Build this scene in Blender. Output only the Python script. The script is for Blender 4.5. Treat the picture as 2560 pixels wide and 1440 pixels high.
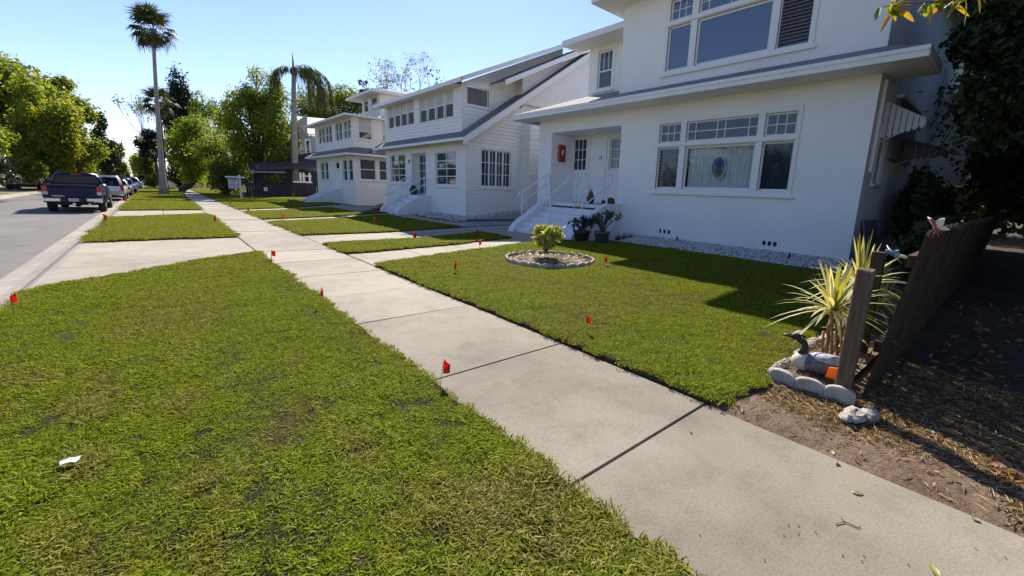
import bpy, bmesh, math, random
import numpy as np
from mathutils import Vector, Matrix
for o in list(bpy.data.objects): bpy.data.objects.remove(o)
S = bpy.context.scene; COL = S.collection
rnd = random.Random(7); RNG = np.random.default_rng(7)
R = math.radians
# ---------------------------------------------------------------- camera
H = 1.5
YAW, PITCH, ROLL = R(42.33), R(-11.32), R(2.29)
FPX, PCX, PCY = 1058.15, 1366.58, 691.27          # measured on the 2560 px wide photograph
cy_, sy_ = math.cos(YAW), math.sin(YAW)
f0, r0, u0 = Vector((sy_, cy_, 0)), Vector((cy_, -sy_, 0)), Vector((0, 0, 1))
FW = f0 * math.cos(PITCH) + u0 * math.sin(PITCH); UU = -f0 * math.sin(PITCH) + u0 * math.cos(PITCH)
RT = r0 * math.cos(ROLL) + UU * math.sin(ROLL); UP = -r0 * math.sin(ROLL) + UU * math.cos(ROLL)
cd = bpy.data.cameras.new('camera'); cam = bpy.data.objects.new('camera', cd); COL.objects.link(cam)
m = Matrix.Identity(4)
for i in range(3): m[i][0], m[i][1], m[i][2] = RT[i], UP[i], -FW[i]
m.translation = (0, 0, H); cam.matrix_world = m
cd.sensor_width = 36; cd.lens = FPX / 2560 * 36; cd.clip_start = .05; cd.clip_end = 3000
cd.shift_x = -(PCX - 1280) / 2560; cd.shift_y = -(720 - PCY) / 2560
S.camera = cam
# ---------------------------------------------------------------- world, sun, exposure
SUNV = Vector((.69, 1.0, 1.0)).normalized()
ELEV = math.asin(SUNV.z); AZ = math.atan2(SUNV.x, SUNV.y)
W = bpy.data.worlds.new("World"); S.world = W; W.use_nodes = True
nt = W.node_tree; bg = nt.nodes['Background']
sky = nt.nodes.new('ShaderNodeTexSky'); sky.sky_type = 'NISHITA'; sky.sun_disc = False
sky.sun_elevation = ELEV; sky.sun_rotation = AZ; sky.air_density = 1.0; sky.dust_density = .1; sky.ozone_density = 2.0
hue = nt.nodes.new('ShaderNodeMix'); hue.data_type = 'RGBA'; hue.blend_type = 'MULTIPLY'; hue.inputs[0].default_value = 1; hue.inputs[7].default_value = (.89, .875, 1.05, 1)
nt.links.new(sky.outputs[0], hue.inputs[6]); nt.links.new(hue.outputs[2], bg.inputs[0]); bg.inputs[1].default_value = .096
sd = bpy.data.lights.new('sun', 'SUN'); sd.energy = 4.8; sd.angle = R(.53); sd.color = (1, .92, .80)
sun = bpy.data.objects.new('sun', sd); COL.objects.link(sun)
sun.rotation_euler = (-SUNV).to_track_quat('-Z', 'Y').to_euler(); sun.location = (0, 0, 60)
S.view_settings.view_transform = 'Standard'; S.view_settings.look = 'None'
S.view_settings.exposure = .95; S.view_settings.gamma = 1; S.view_settings.use_curve_mapping = False
S.cycles.max_bounces = 6; S.cycles.transparent_max_bounces = 12; S.cycles.caustics_reflective = False; S.cycles.caustics_refractive = False
S.cycles.use_denoising = True
# ---------------------------------------------------------------- where a pixel of the photograph lies in the world
def ray(x, y): return RT * ((x - PCX) / FPX) - UP * ((y - PCY) / FPX) + FW
def G(x, y, z=0):
    d = ray(x, y); return Vector((0, 0, H)) + d * ((z - H) / d.z)
def AX(x, y, X):
    d = ray(x, y); return Vector((0, 0, H)) + d * (X / d.x)
def AY(x, y, Y):
    d = ray(x, y); return Vector((0, 0, H)) + d * (Y / d.y)
def ground(x): t = min(1, max(0, (x - 5) / 4.5)); return .1 * t * t * (3 - 2 * t)
# ---------------------------------------------------------------- materials
MATS = {}
def nodes(name):
    m = bpy.data.materials.new(name); m.use_nodes = True; n = m.node_tree
    return m, n, n.nodes['Principled BSDF'], n.nodes['Material Output']
def N(n, t, **kw):
    x = n.nodes.new(t)
    for k, v in kw.items():
        if k in x.inputs: x.inputs[k].default_value = v
        else: setattr(x, k, v)
    return x
def ramp(n, fac, stops):
    r = n.nodes.new('ShaderNodeValToRGB'); e = r.color_ramp.elements
    while len(e) < len(stops): e.new(.5)
    for el, (p, c) in zip(e, stops): el.position = p; el.color = (*c, 1)
    n.links.new(fac, r.inputs[0]); return r.outputs[0]
def mix(n, fac, a, b, mode='MIX'):
    x = n.nodes.new('ShaderNodeMix'); x.data_type = 'RGBA'; x.blend_type = mode
    for s, v in ((0, fac), (6, a), (7, b)):
        if isinstance(v, bpy.types.NodeSocket): n.links.new(v, x.inputs[s])
        else: x.inputs[s].default_value = v if not isinstance(v, tuple) else (*v, 1)
    return x.outputs[2]
def coords(n, scale=(1, 1, 1), kind='Object'):
    t = n.nodes.new('ShaderNodeTexCoord'); mp = n.nodes.new('ShaderNodeMapping'); mp.inputs['Scale'].default_value = scale
    n.links.new(t.outputs[kind], mp.inputs[0]); return mp.outputs[0]
def worldpos(n, scale=(1, 1, 1)):
    t = n.nodes.new('ShaderNodeNewGeometry'); mp = n.nodes.new('ShaderNodeMapping'); mp.inputs['Scale'].default_value = scale
    n.links.new(t.outputs['Position'], mp.inputs[0]); return mp.outputs[0]
def noise(n, vec, scale, detail=4, rough=.55):
    x = N(n, 'ShaderNodeTexNoise', Scale=scale, Detail=detail, Roughness=rough)
    n.links.new(vec, x.inputs['Vector']); return x.outputs['Fac']
def bump(n, h, strength, dist=.01, prev=None):
    b = N(n, 'ShaderNodeBump', Strength=strength, Distance=dist); n.links.new(h, b.inputs['Height'])
    if prev: n.links.new(prev, b.inputs['Normal'])
    return b.outputs[0]
def mat(name, col, rough=.6, var=.15, scale=3, bumps=None, metal=0, dirt=None, spec=None, world=True, stretch=(1, 1, 1), coat=0, grain=1.0):
    """one colour with wear: large blotches, fine grain, optional dirt colour in patches, optional bump [(scale, strength, dist)]"""
    if name in MATS: return MATS[name]
    m, n, p, o = nodes(name); v = worldpos(n, stretch) if world else coords(n, stretch)
    a = tuple(max(0, c * (1 - var)) for c in col); b = tuple(min(1, c * (1 + var)) for c in col)
    c = ramp(n, noise(n, v, scale, 6), [(.3, a), (.7, b)])
    g = ramp(n, noise(n, v, scale * 17, 3), [(.3, (.86,) * 3), (.7, (1.06,) * 3)])
    c = mix(n, .7 * grain, c, g, 'MULTIPLY')
    if dirt:
        f = ramp(n, noise(n, v, dirt[1], 8, .65), [(dirt[2], (0, 0, 0)), (dirt[2] + .18, (1, 1, 1))])
        c = mix(n, f, c, dirt[0])
    n.links.new(c, p.inputs['Base Color']); p.inputs['Roughness'].default_value = rough; p.inputs['Metallic'].default_value = metal
    if coat: p.inputs['Coat Weight'].default_value = coat; p.inputs['Coat Roughness'].default_value = .05
    if spec is not None: p.inputs['Specular IOR Level'].default_value = spec
    pr = None
    for (s, st, d) in (bumps or []): pr = bump(n, noise(n, v, s, 5, .6), st, d, pr)
    if pr: n.links.new(pr, p.inputs['Normal'])
    MATS[name] = m; return m
def leafmat(name, cols, trans=.45, rough=.5, spec=.3):
    """foliage: colour by the leaf's own random 'tint', light passes through"""
    if name in MATS: return MATS[name]
    m, n, p, o = nodes(name)
    a = n.nodes.new('ShaderNodeAttribute'); a.attribute_name = 'tint'
    k = len(cols) - 1
    c = ramp(n, a.outputs['Fac'], [(i / k, col) for i, col in enumerate(cols)])
    n.links.new(c, p.inputs['Base Color']); p.inputs['Roughness'].default_value = rough; p.inputs['Specular IOR Level'].default_value = spec
    t = n.nodes.new('ShaderNodeBsdfTranslucent'); c2 = mix(n, 1.0, c, (1.5, 1.35, .55), 'MULTIPLY'); n.links.new(c2, t.inputs[0])
    x = n.nodes.new('ShaderNodeMixShader'); x.inputs[0].default_value = trans
    n.links.new(p.outputs[0], x.inputs[1]); n.links.new(t.outputs[0], x.inputs[2]); n.links.new(x.outputs[0], o.inputs[0])
    MATS[name] = m; return m
def glassmat(name, tint=(.02, .025, .035), see=0.0, rough=.02, ior=1.75):
    """window glass: mirror by Fresnel over a dark interior, or see-through by 'see'"""
    if name in MATS: return MATS[name]
    m, n, p, o = nodes(name)
    v = worldpos(n); h = noise(n, v, 1.3, 1)
    b = bump(n, h, .12, .02)
    p.inputs['Base Color'].default_value = (*tint, 1); p.inputs['Roughness'].default_value = rough; p.inputs['IOR'].default_value = ior
    n.links.new(b, p.inputs['Normal'])
    if ior < 1.5: p.inputs['Specular IOR Level'].default_value = .25
    if see:
        t = n.nodes.new('ShaderNodeBsdfTransparent'); t.inputs[0].default_value = (.92, .95, .95, 1)
        g = N(n, 'ShaderNodeBsdfGlossy', Roughness=.02); g.inputs[0].default_value = (1, 1, 1, 1); n.links.new(b, g.inputs['Normal'])
        fr0 = N(n, 'ShaderNodeFresnel', IOR=1.6); ge = n.nodes.new('ShaderNodeNewGeometry'); iv = n.nodes.new('ShaderNodeMath'); iv.operation = 'SUBTRACT'; iv.inputs[0].default_value = 1; n.links.new(ge.outputs['Backfacing'], iv.inputs[1])
        fr = n.nodes.new('ShaderNodeMath'); fr.operation = 'MULTIPLY'; n.links.new(fr0.outputs[0], fr.inputs[0]); n.links.new(iv.outputs[0], fr.inputs[1])
        x = n.nodes.new('ShaderNodeMixShader'); n.links.new(fr.outputs[0], x.inputs[0]); n.links.new(t.outputs[0], x.inputs[1]); n.links.new(g.outputs[0], x.inputs[2])
        n.links.new(x.outputs[0], o.inputs[0])
    MATS[name] = m; return m

M_STUCCO = mat('stucco white', (.85, .835, .79), .85, .035, .9, [(55, .16, .004), (2.2, .08, .02)], dirt=((.70, .695, .665), .5, .6), grain=.12)
M_PAINT = mat('white trim paint', (.82, .81, .78), .5, .03, 2, [(30, .06, .005)])
M_SIDING = mat('white painted siding', (.85, .83, .775), .6, .035, 1.6, [(60, .08, .004)], dirt=((.68, .66, .6), 1.3, .66), stretch=(.4, .4, 3), grain=.25)
M_SIDING3 = mat('pale cream siding', (.84, .815, .74), .6, .035, 1.6, [(60, .08, .004)], dirt=((.66, .64, .58), 1.3, .66), stretch=(.4, .4, 3), grain=.25)
M_STEP = mat('painted concrete steps', (.74, .745, .75), .7, .06, 3, [(45, .15, .006)], dirt=((.5, .5, .5), 2.2, .63))
M_RAIL = mat('white painted pipe', (.78, .8, .8), .35, .05, 8)
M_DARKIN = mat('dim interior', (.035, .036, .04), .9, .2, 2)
M_GLASS = glassmat('window glass', (.02, .028, .05), rough=.05, ior=1.7)
M_GLASSB = glassmat('pale window glass', (.05, .06, .08))
M_GLASSU = glassmat('sky reflection tinted glass', (.03, .055, .115), ior=2.3)  # blue sky reflection of the upper panes put into the tint
M_SEE = glassmat('clear window glass', see=1.0)
M_SCREEN = mat('insect screen', (.085, .082, .09), .7, .2, 30)
M_SHADE = mat('pale window blind', (.55, .56, .56), .8, .06, 3)
M_CURTAIN = mat('sheer curtain', (.74, .75, .73), .9, .08, 3)
M_CONC = None
def concrete(name, base, dark, light, sc=1.0, joints=False):
    m, n, p, o = nodes(name); v = worldpos(n, (sc, sc, sc))
    big = noise(n, v, .55, 5, .6); mid = noise(n, v, 3.5, 8, .7); fine = noise(n, v, 70, 4, .7); spk = noise(n, v, 190, 2, .6)
    c = ramp(n, big, [(.3, dark), (.5, base), (.72, light)])
    c = mix(n, .55, c, ramp(n, mid, [(.3, (.62, .60, .57)), (.5, (1, 1, 1)), (.75, (1.08, 1.07, 1.05))]), 'MULTIPLY')
    c = mix(n, .8, c, ramp(n, fine, [(.28, (.66, .65, .63)), (.5, (1, 1, 1)), (.74, (1.16, 1.15, 1.13))]), 'MULTIPLY')
    c = mix(n, .6, c, ramp(n, spk, [(.27, (.45, .44, .42)), (.4, (1, 1, 1))]), 'MULTIPLY')
    oi = n.nodes.new('ShaderNodeObjectInfo'); c = mix(n, 1.0, c, ramp(n, oi.outputs['Random'], [(0, (.88, .88, .87)), (1, (1.04, 1.03, 1.02))]), 'MULTIPLY')
    n.links.new(c, p.inputs['Base Color']); p.inputs['Roughness'].default_value = .9; p.inputs['Specular IOR Level'].default_value = .25
    n.links.new(bump(n, spk, .25, .003, bump(n, fine, .35, .006)), p.inputs['Normal']); MATS[name] = m; return m
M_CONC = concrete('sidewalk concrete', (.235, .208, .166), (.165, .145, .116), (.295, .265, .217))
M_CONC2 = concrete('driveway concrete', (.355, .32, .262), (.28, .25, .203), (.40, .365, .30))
M_CONCB = concrete('sidewalk concrete two', (.255, .227, .183), (.18, .16, .13), (.31, .28, .23)); M_CONCC = concrete('sidewalk concrete three', (.283, .253, .206), (.205, .183, .15), (.34, .306, .252))  # paler copies of the slab concrete, far brightness put into the colour
M_CONC3 = concrete('far-brightened sidewalk concrete', (.315, .283, .232), (.24, .215, .176), (.37, .335, .275))  # brightness of the distant walk put into the colour
M_KERB = concrete('kerb concrete', (.34, .312, .268), (.24, .218, .185), (.40, .37, .32))
M_ASPH = concrete('worn grey asphalt', (.205, .19, .178), (.165, .153, .145), (.245, .228, .213), .8)
M_PAVER = concrete('grey paver', (.30, .29, .28), (.24, .23, .225), (.35, .34, .33))
M_THATCH = None
M_SOIL = mat('sod soil', (.055, .04, .026), .95, .45, 14, [(30, .8, .02)])
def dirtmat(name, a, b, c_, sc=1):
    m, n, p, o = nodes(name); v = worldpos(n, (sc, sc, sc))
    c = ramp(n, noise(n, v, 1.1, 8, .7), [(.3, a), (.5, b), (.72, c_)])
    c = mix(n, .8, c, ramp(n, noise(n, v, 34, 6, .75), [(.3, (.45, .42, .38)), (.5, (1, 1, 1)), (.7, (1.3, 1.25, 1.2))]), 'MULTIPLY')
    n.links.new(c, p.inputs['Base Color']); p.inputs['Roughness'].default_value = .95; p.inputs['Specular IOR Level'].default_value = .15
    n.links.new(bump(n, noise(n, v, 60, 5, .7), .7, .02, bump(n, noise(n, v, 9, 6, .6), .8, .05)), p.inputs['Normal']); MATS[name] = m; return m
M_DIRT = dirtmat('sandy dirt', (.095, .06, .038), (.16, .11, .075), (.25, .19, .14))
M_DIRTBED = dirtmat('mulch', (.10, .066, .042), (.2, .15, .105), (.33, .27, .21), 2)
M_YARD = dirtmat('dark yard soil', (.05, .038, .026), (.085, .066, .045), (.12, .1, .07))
M_DRY = dirtmat('dry lawn', (.16, .14, .06), (.22, .185, .085), (.27, .22, .12), .7)
M_LAWNFAR = dirtmat('mown grass', (.085, .105, .022), (.115, .14, .03), (.15, .16, .045), 1.4)
M_SODTOP = dirtmat('sod thatch', (.018, .015, .008), (.035, .03, .012), (.07, .055, .028), 2)
def shingle(name, a, b, sc=1.0):
    m, n, p, o = nodes(name)
    t = n.nodes.new('ShaderNodeUVMap'); bt = N(n, 'ShaderNodeTexBrick', Scale=1.0); n.links.new(t.outputs[0], bt.inputs['Vector'])
    bt.inputs['Color1'].default_value = (*a, 1); bt.inputs['Color2'].default_value = (*b, 1); bt.inputs['Mortar'].default_value = tuple(x * .45 for x in a) + (1,)
    bt.inputs['Mortar Size'].default_value = .012; bt.inputs['Brick Width'].default_value = .3; bt.inputs['Row Height'].default_value = .14
    v = worldpos(n); c = mix(n, .8, bt.outputs[0], ramp(n, noise(n, v, 45, 4, .7), [(.3, (.7, .7, .7)), (.7, (1.25, 1.25, 1.25))]), 'MULTIPLY')
    c = mix(n, .6, c, ramp(n, noise(n, v, .8, 5), [(.3, (.8, .8, .8)), (.7, (1.15, 1.12, 1.1))]), 'MULTIPLY')
    n.links.new(c, p.inputs['Base Color']); p.inputs['Roughness'].default_value = .9; p.inputs['Specular IOR Level'].default_value = .2
    n.links.new(bump(n, bt.outputs['Fac'], -.5, .015), p.inputs['Normal']); MATS[name] = m; return m
M_ROOF = shingle('grey shingles', (.25, .245, .25), (.32, .31, .31))
M_ROOF2 = shingle('slate grey shingles', (.21, .21, .225), (.26, .26, .275))
M_TINROOF = mat('pale metal roof', (.6, .57, .52), .45, .08, 2)
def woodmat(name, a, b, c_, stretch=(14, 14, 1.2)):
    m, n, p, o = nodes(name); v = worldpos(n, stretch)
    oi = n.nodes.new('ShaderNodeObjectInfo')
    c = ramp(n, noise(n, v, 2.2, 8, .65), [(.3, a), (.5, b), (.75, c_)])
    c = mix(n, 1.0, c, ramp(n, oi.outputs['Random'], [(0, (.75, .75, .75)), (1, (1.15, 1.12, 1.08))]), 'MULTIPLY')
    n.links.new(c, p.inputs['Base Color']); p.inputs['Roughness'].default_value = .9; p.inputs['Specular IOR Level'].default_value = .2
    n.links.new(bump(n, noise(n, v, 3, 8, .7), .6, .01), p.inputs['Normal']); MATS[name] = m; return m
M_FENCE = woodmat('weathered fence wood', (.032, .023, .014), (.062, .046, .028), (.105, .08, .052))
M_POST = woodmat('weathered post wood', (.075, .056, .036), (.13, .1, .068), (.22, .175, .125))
M_DFENCE = woodmat('dark stained wood', (.028, .024, .03), (.045, .04, .046), (.07, .064, .07))
M_BARK = mat('grey brown bark', (.14, .115, .09), .95, .4, 5, [(16, 1.0, .05)], stretch=(1, 1, .3))
M_DBARK = mat('dark bark', (.06, .05, .042), .95, .4, 5, [(16, 1.0, .05)], stretch=(1, 1, .3))
M_PALMTRUNK = mat('palm trunk', (.30, .265, .22), .9, .22, 2, [(9, .9, .04)], stretch=(1, 1, 2.2), dirt=((.18, .15, .12), 2.5, .58))
L_OLIVE = leafmat('olive leaves', [(.085, .135, .014), (.15, .205, .024), (.245, .28, .04), (.2, .18, .042)],.64)
L_MID = leafmat('mid green leaves', [(.05, .09, .015), (.10, .15, .026), (.17, .22, .038), (.28, .29, .06)],.64)
L_BRIGHT = leafmat('bright green leaves', [(.06, .115, .014), (.125, .2, .022), (.21, .28, .034), (.33, .35, .07)],.64)
L_DARK = leafmat('dark green leaves', [(.012, .024, .01), (.024, .042, .014), (.04, .06, .02), (.055, .08, .028)], .25)
L_PINE = leafmat('pine needles', [(.014, .024, .016), (.026, .04, .024), (.04, .055, .03)], .2)
L_BARE = leafmat('sparse dry leaves', [(.12, .13, .06), (.17, .18, .075), (.24, .23, .12)], .4)
L_PALM = leafmat('palm fronds', [(.03, .05, .02), (.05, .075, .028), (.085, .11, .04), (.13, .125, .06)], .3)
L_DEADPALM = leafmat('dead palm fronds', [(.11, .07, .045), (.17, .11, .07), (.21, .14, .1)], .2)
L_VARIEG = leafmat('variegated strap leaves', [(.22, .23, .03), (.42, .41, .10), (.62, .6, .36), (.74, .72, .56)], .4)
L_SHRUB = leafmat('yellow green shrub leaves', [(.16, .2, .02), (.27, .3, .05), (.42, .42, .13), (.5, .5, .24)], .4)
L_POT = leafmat('potted plant leaves', [(.02, .035, .018), (.035, .055, .026), (.05, .07, .035)], .25)
L_NEAR = leafmat('sunlit hanging leaves', [(.10, .16, .015), (.2, .27, .025), (.36, .32, .03), (.5, .22, .03)], .5)
L_STRAW = leafmat('straw', [(.10, .06, .035), (.30, .2, .10), (.48, .36, .2), (.68, .56, .36)], .15)
L_LITTER = leafmat('fallen leaves', [(.12, .07, .035), (.26, .13, .06), (.36, .22, .1), (.32, .1, .05)], .2)
M_TRUCK = mat('dark blue truck paint', (.006, .0065, .045), .35, .1, 3, coat=.12, spec=.25)
M_WHITECAR = mat('white car paint', (.72, .72, .72), .25, .03, 3, coat=1)
M_SILVER = mat('silver car paint', (.42, .44, .46), .25, .05, 3, metal=.6, coat=1)
M_DARKCAR = mat('dark car paint', (.03, .03, .035), .25, .1, 3, coat=1)
M_BLACKCAR = mat('maroon black car paint', (.035, .02, .022), .25, .1, 3, coat=1)
M_CARGLASS = glassmat('car glass', (.004, .0045, .012), ior=1.4)
M_TYRE = mat('tyre rubber', (.02, .02, .02), .85, .2, 9)
M_RIM = mat('wheel alloy', (.5, .5, .52), .3, .05, 4, metal=1)
M_CHROME = mat('chrome', (.72, .72, .74), .12, .03, 4, metal=1)
M_RED = mat('red lens', (.5, .012, .015), .2, .1, 5)
M_CLEARLENS = mat('clear lens', (.6, .6, .62), .2, .1, 5)
M_BLACKPL = mat('black plastic', (.02, .02, .022), .6, .2, 5)
M_PLATE = mat('licence plate', (.7, .7, .68), .5, .04, 9)
M_FLAGR = None
def clothmat(name, col):
    m, n, p, o = nodes(name); v = worldpos(n)
    c = ramp(n, noise(n, v, 20, 2), [(.3, tuple(x * .85 for x in col)), (.7, col)])
    n.links.new(c, p.inputs['Base Color']); p.inputs['Roughness'].default_value = .45
    t = n.nodes.new('ShaderNodeBsdfTranslucent'); n.links.new(c, t.inputs[0]); x = n.nodes.new('ShaderNodeMixShader'); x.inputs[0].default_value = .5
    n.links.new(p.outputs[0], x.inputs[1]); n.links.new(t.outputs[0], x.inputs[2]); n.links.new(x.outputs[0], o.inputs[0]); MATS[name] = m; return m
M_FLAGR = clothmat('red flag plastic', (.85, .035, .02)); M_FLAGO = clothmat('orange flag plastic', (.85, .30, .02))
M_WIRE = mat('flag wire', (.3, .28, .26), .5, .1, 9, metal=.6)
M_REDBOX = mat('red enamel', (.42, .02, .025), .4, .1, 6)
M_WHITE = mat('white print', (.75, .75, .73), .5, .04, 8)
M_BLACK = mat('black print', (.02, .02, .02), .6, .1, 8)
M_POT1 = mat('dark clay pot', (.06, .045, .038), .7, .2, 8, [(30, .2, .006)])
M_POT2 = mat('grey green pot', (.10, .115, .11), .7, .15, 8, [(30, .2, .006)])
M_REDPOT = mat('red glazed pot', (.25, .03, .025), .4, .15, 8)
M_EDGE = mat('weathered cast concrete', (.40, .37, .325), .9, .2, 9, [(60, .5, .01)], dirt=((.28, .25, .2), 8, .6))
M_ROCK = mat('pale limestone', (.36, .32, .27), .95, .25, 9, [(14, .8, .03), (60, .5, .01)], dirt=((.2, .16, .12), 5, .58))
M_PEB = mat('white pebbles', (.5, .49, .475), .8, .3, 23)
M_AWN = mat('white awning slats', (.6, .59, .57), .55, .06, 4)
M_DAWN = mat('dull awning slats', (.16, .14, .125), .8, .12, 4)
M_PLY = mat('grey board', (.22, .21, .23), .8, .12, 3)
M_BLUE = mat('blue ornament paint', (.08, .25, .6), .35, .1, 8)
M_LITTERW = mat('white paper scrap', (.75, .75, .75), .7, .06, 20)

# ---------------------------------------------------------------- object helpers
ORG = {}
def setp(o, label=None, cat=None, group=None, kind=None):
    if label: o['label'] = label
    if cat: o['category'] = cat
    if group: o['group'] = group
    if kind: o['kind'] = kind
    return o
def thing(name, label, cat, loc=(0, 0, 0), rz=0, group=None, local=False):
    """Empty at the thing's base; its parts are given in world coordinates unless local"""
    o = bpy.data.objects.new(name, None); COL.objects.link(o); o.location = loc; o.rotation_euler = (0, 0, rz); o.empty_display_size = .2
    ORG[o.name] = Vector((0, 0, 0)) if local else Vector(loc)
    return setp(o, label, cat, group)
class MB:
    def __init__(s): s.v = []; s.f = []; s.uv = None; s.mi = []
    def add(s, vs, fs, mi=0):
        k = len(s.v); s.v += [tuple(p) for p in vs]; s.f += [tuple(i + k for i in f) for f in fs]; s.mi += [mi] * len(fs); return s
    def box(s, x0, x1, y0, y1, z0, z1, mi=0):
        x0, x1 = sorted((x0, x1)); y0, y1 = sorted((y0, y1)); z0, z1 = sorted((z0, z1))
        return s.add([(x0, y0, z0), (x1, y0, z0), (x1, y1, z0), (x0, y1, z0), (x0, y0, z1), (x1, y0, z1), (x1, y1, z1), (x0, y1, z1)],
                     [(0, 3, 2, 1), (4, 5, 6, 7), (0, 1, 5, 4), (1, 2, 6, 5), (2, 3, 7, 6), (3, 0, 4, 7)], mi)
    def hexa(s, p, mi=0):  # eight corners: four below, four above
        return s.add(p, [(0, 3, 2, 1), (4, 5, 6, 7), (0, 1, 5, 4), (1, 2, 6, 5), (2, 3, 7, 6), (3, 0, 4, 7)], mi)
    def poly(s, pts, mi=0): return s.add(pts, [tuple(range(len(pts)))], mi)
    def slab(s, pts, th, mi=0):  # a polygon with thickness downwards along its normal
        a = [Vector(p) for p in pts]; nrm = (a[1] - a[0]).cross(a[2] - a[0]).normalized(); b = [p - nrm * th for p in a]; k = len(a)
        return s.add(a + b, [tuple(range(k)), tuple(range(2 * k - 1, k - 1, -1))] + [(i, k + i, k + (i + 1) % k, (i + 1) % k) for i in range(k)], mi)
    def prism(s, pts, ax, lo, hi, mi=0):
        def P(p, t): return {'x': (t, p[0], p[1]), 'y': (p[0], t, p[1]), 'z': (p[0], p[1], t)}[ax]
        k = len(pts)
        return s.add([P(p, lo) for p in pts] + [P(p, hi) for p in pts], [tuple(range(k - 1, -1, -1)), tuple(range(k, 2 * k))] + [(i, (i + 1) % k, k + (i + 1) % k, k + i) for i in range(k)], mi)
    def tube(s, path, rad, n=8, cap=True, mi=0):
        path = [Vector(p) for p in path]; rad = rad if isinstance(rad, (list, tuple)) else [rad] * len(path)
        vs = []; t0 = (path[1] - path[0]).normalized(); up = Vector((0, 0, 1)) if abs(t0.z) < .9 else Vector((1, 0, 0))
        for i, p in enumerate(path):
            t = (path[min(i + 1, len(path) - 1)] - path[max(i - 1, 0)]).normalized()
            a = t.cross(up); a = a.normalized() if a.length > 1e-6 else Vector((1, 0, 0)); b = t.cross(a).normalized(); up = -b if False else up
            for j in range(n): w = 2 * math.pi * j / n; vs.append(p + (a * math.cos(w) + b * math.sin(w)) * rad[i])
        fs = [(i * n + j, i * n + (j + 1) % n, (i + 1) * n + (j + 1) % n, (i + 1) * n + j) for i in range(len(path) - 1) for j in range(n)]
        if cap: fs += [tuple(range(n - 1, -1, -1)), tuple(range((len(path) - 1) * n, len(path) * n))]
        return s.add(vs, fs, mi)
    def lathe(s, prof, c=(0, 0, 0), n=16, mi=0):
        vs = [(c[0] + r * math.cos(2 * math.pi * j / n), c[1] + r * math.sin(2 * math.pi * j / n), c[2] + z) for r, z in prof for j in range(n)]
        fs = [(i * n + j, i * n + (j + 1) % n, (i + 1) * n + (j + 1) % n, (i + 1) * n + j) for i in range(len(prof) - 1) for j in range(n)]
        fs += [tuple(range(n - 1, -1, -1)), tuple(range((len(prof) - 1) * n, len(prof) * n))]
        return s.add(vs, fs, mi)
    def ell(s, c, r, nu=10, nv=7, jit=0, mi=0, rot=None):
        vs = []
        for i in range(nv + 1):
            th = math.pi * i / nv
            for j in range(nu):
                k = 1 + (rnd.uniform(-jit, jit) if jit else 0); w = 2 * math.pi * j / nu
                p = Vector((r[0] * math.sin(th) * math.cos(w) * k, r[1] * math.sin(th) * math.sin(w) * k, r[2] * math.cos(th) * k))
                if rot is not None: p = rot @ p
                vs.append(Vector(c) + p)
        return s.add(vs, [(i * nu + j, (i + 1) * nu + j, (i + 1) * nu + (j + 1) % nu, i * nu + (j + 1) % nu) for i in range(nv) for j in range(nu)], mi)
    def build(s, name, mats, parent=None, smooth=False, bevel=0, org=None, loc=None):
        me = bpy.data.meshes.new(name)
        off = org if org is not None else (ORG[parent.name] if parent else Vector((0, 0, 0)))
        if loc is not None and parent is None: off = Vector(loc)
        me.from_pydata([Vector(p) - Vector(off) for p in s.v], [], s.f)
        for mm in (mats if isinstance(mats, (list, tuple)) else [mats]): me.materials.append(mm)
        if any(s.mi): me.polygons.foreach_set('material_index', s.mi)
        if s.uv:
            u = me.uv_layers.new(); k = 0
            for f in s.uv:
                for c in f: u.data[k].uv = c; k += 1
        if bevel:
            b = bmesh.new(); b.from_mesh(me); bmesh.ops.remove_doubles(b, verts=b.verts, dist=1e-6)
            bmesh.ops.bevel(b, geom=[e for e in b.edges if len(e.link_faces) == 2 and e.calc_face_angle(0) > .6], offset=bevel, segments=1, affect='EDGES'); b.to_mesh(me); b.free()
        if smooth: me.polygons.foreach_set('use_smooth', [True] * len(me.polygons))
        me.update()
        o = bpy.data.objects.new(name, me); COL.objects.link(o)
        if parent: o.parent = parent; ORG[o.name] = Vector(off)
        elif loc is not None: o.location = loc; ORG[o.name] = Vector(loc)
        else: ORG[o.name] = Vector(off)
        return o
def link_mesh(name, me, parent=None, org=None):
    o = bpy.data.objects.new(name, me); COL.objects.link(o)
    if parent: o.parent = parent; ORG[o.name] = ORG[parent.name]
    return o
def copy_tree(o, parent=None):
    c = o.copy(); COL.objects.link(c); c.parent = parent; ORG[c.name] = ORG.get(o.name, Vector((0, 0, 0)))
    for ch in list(o.children): copy_tree(ch, c)
    return c
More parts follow.
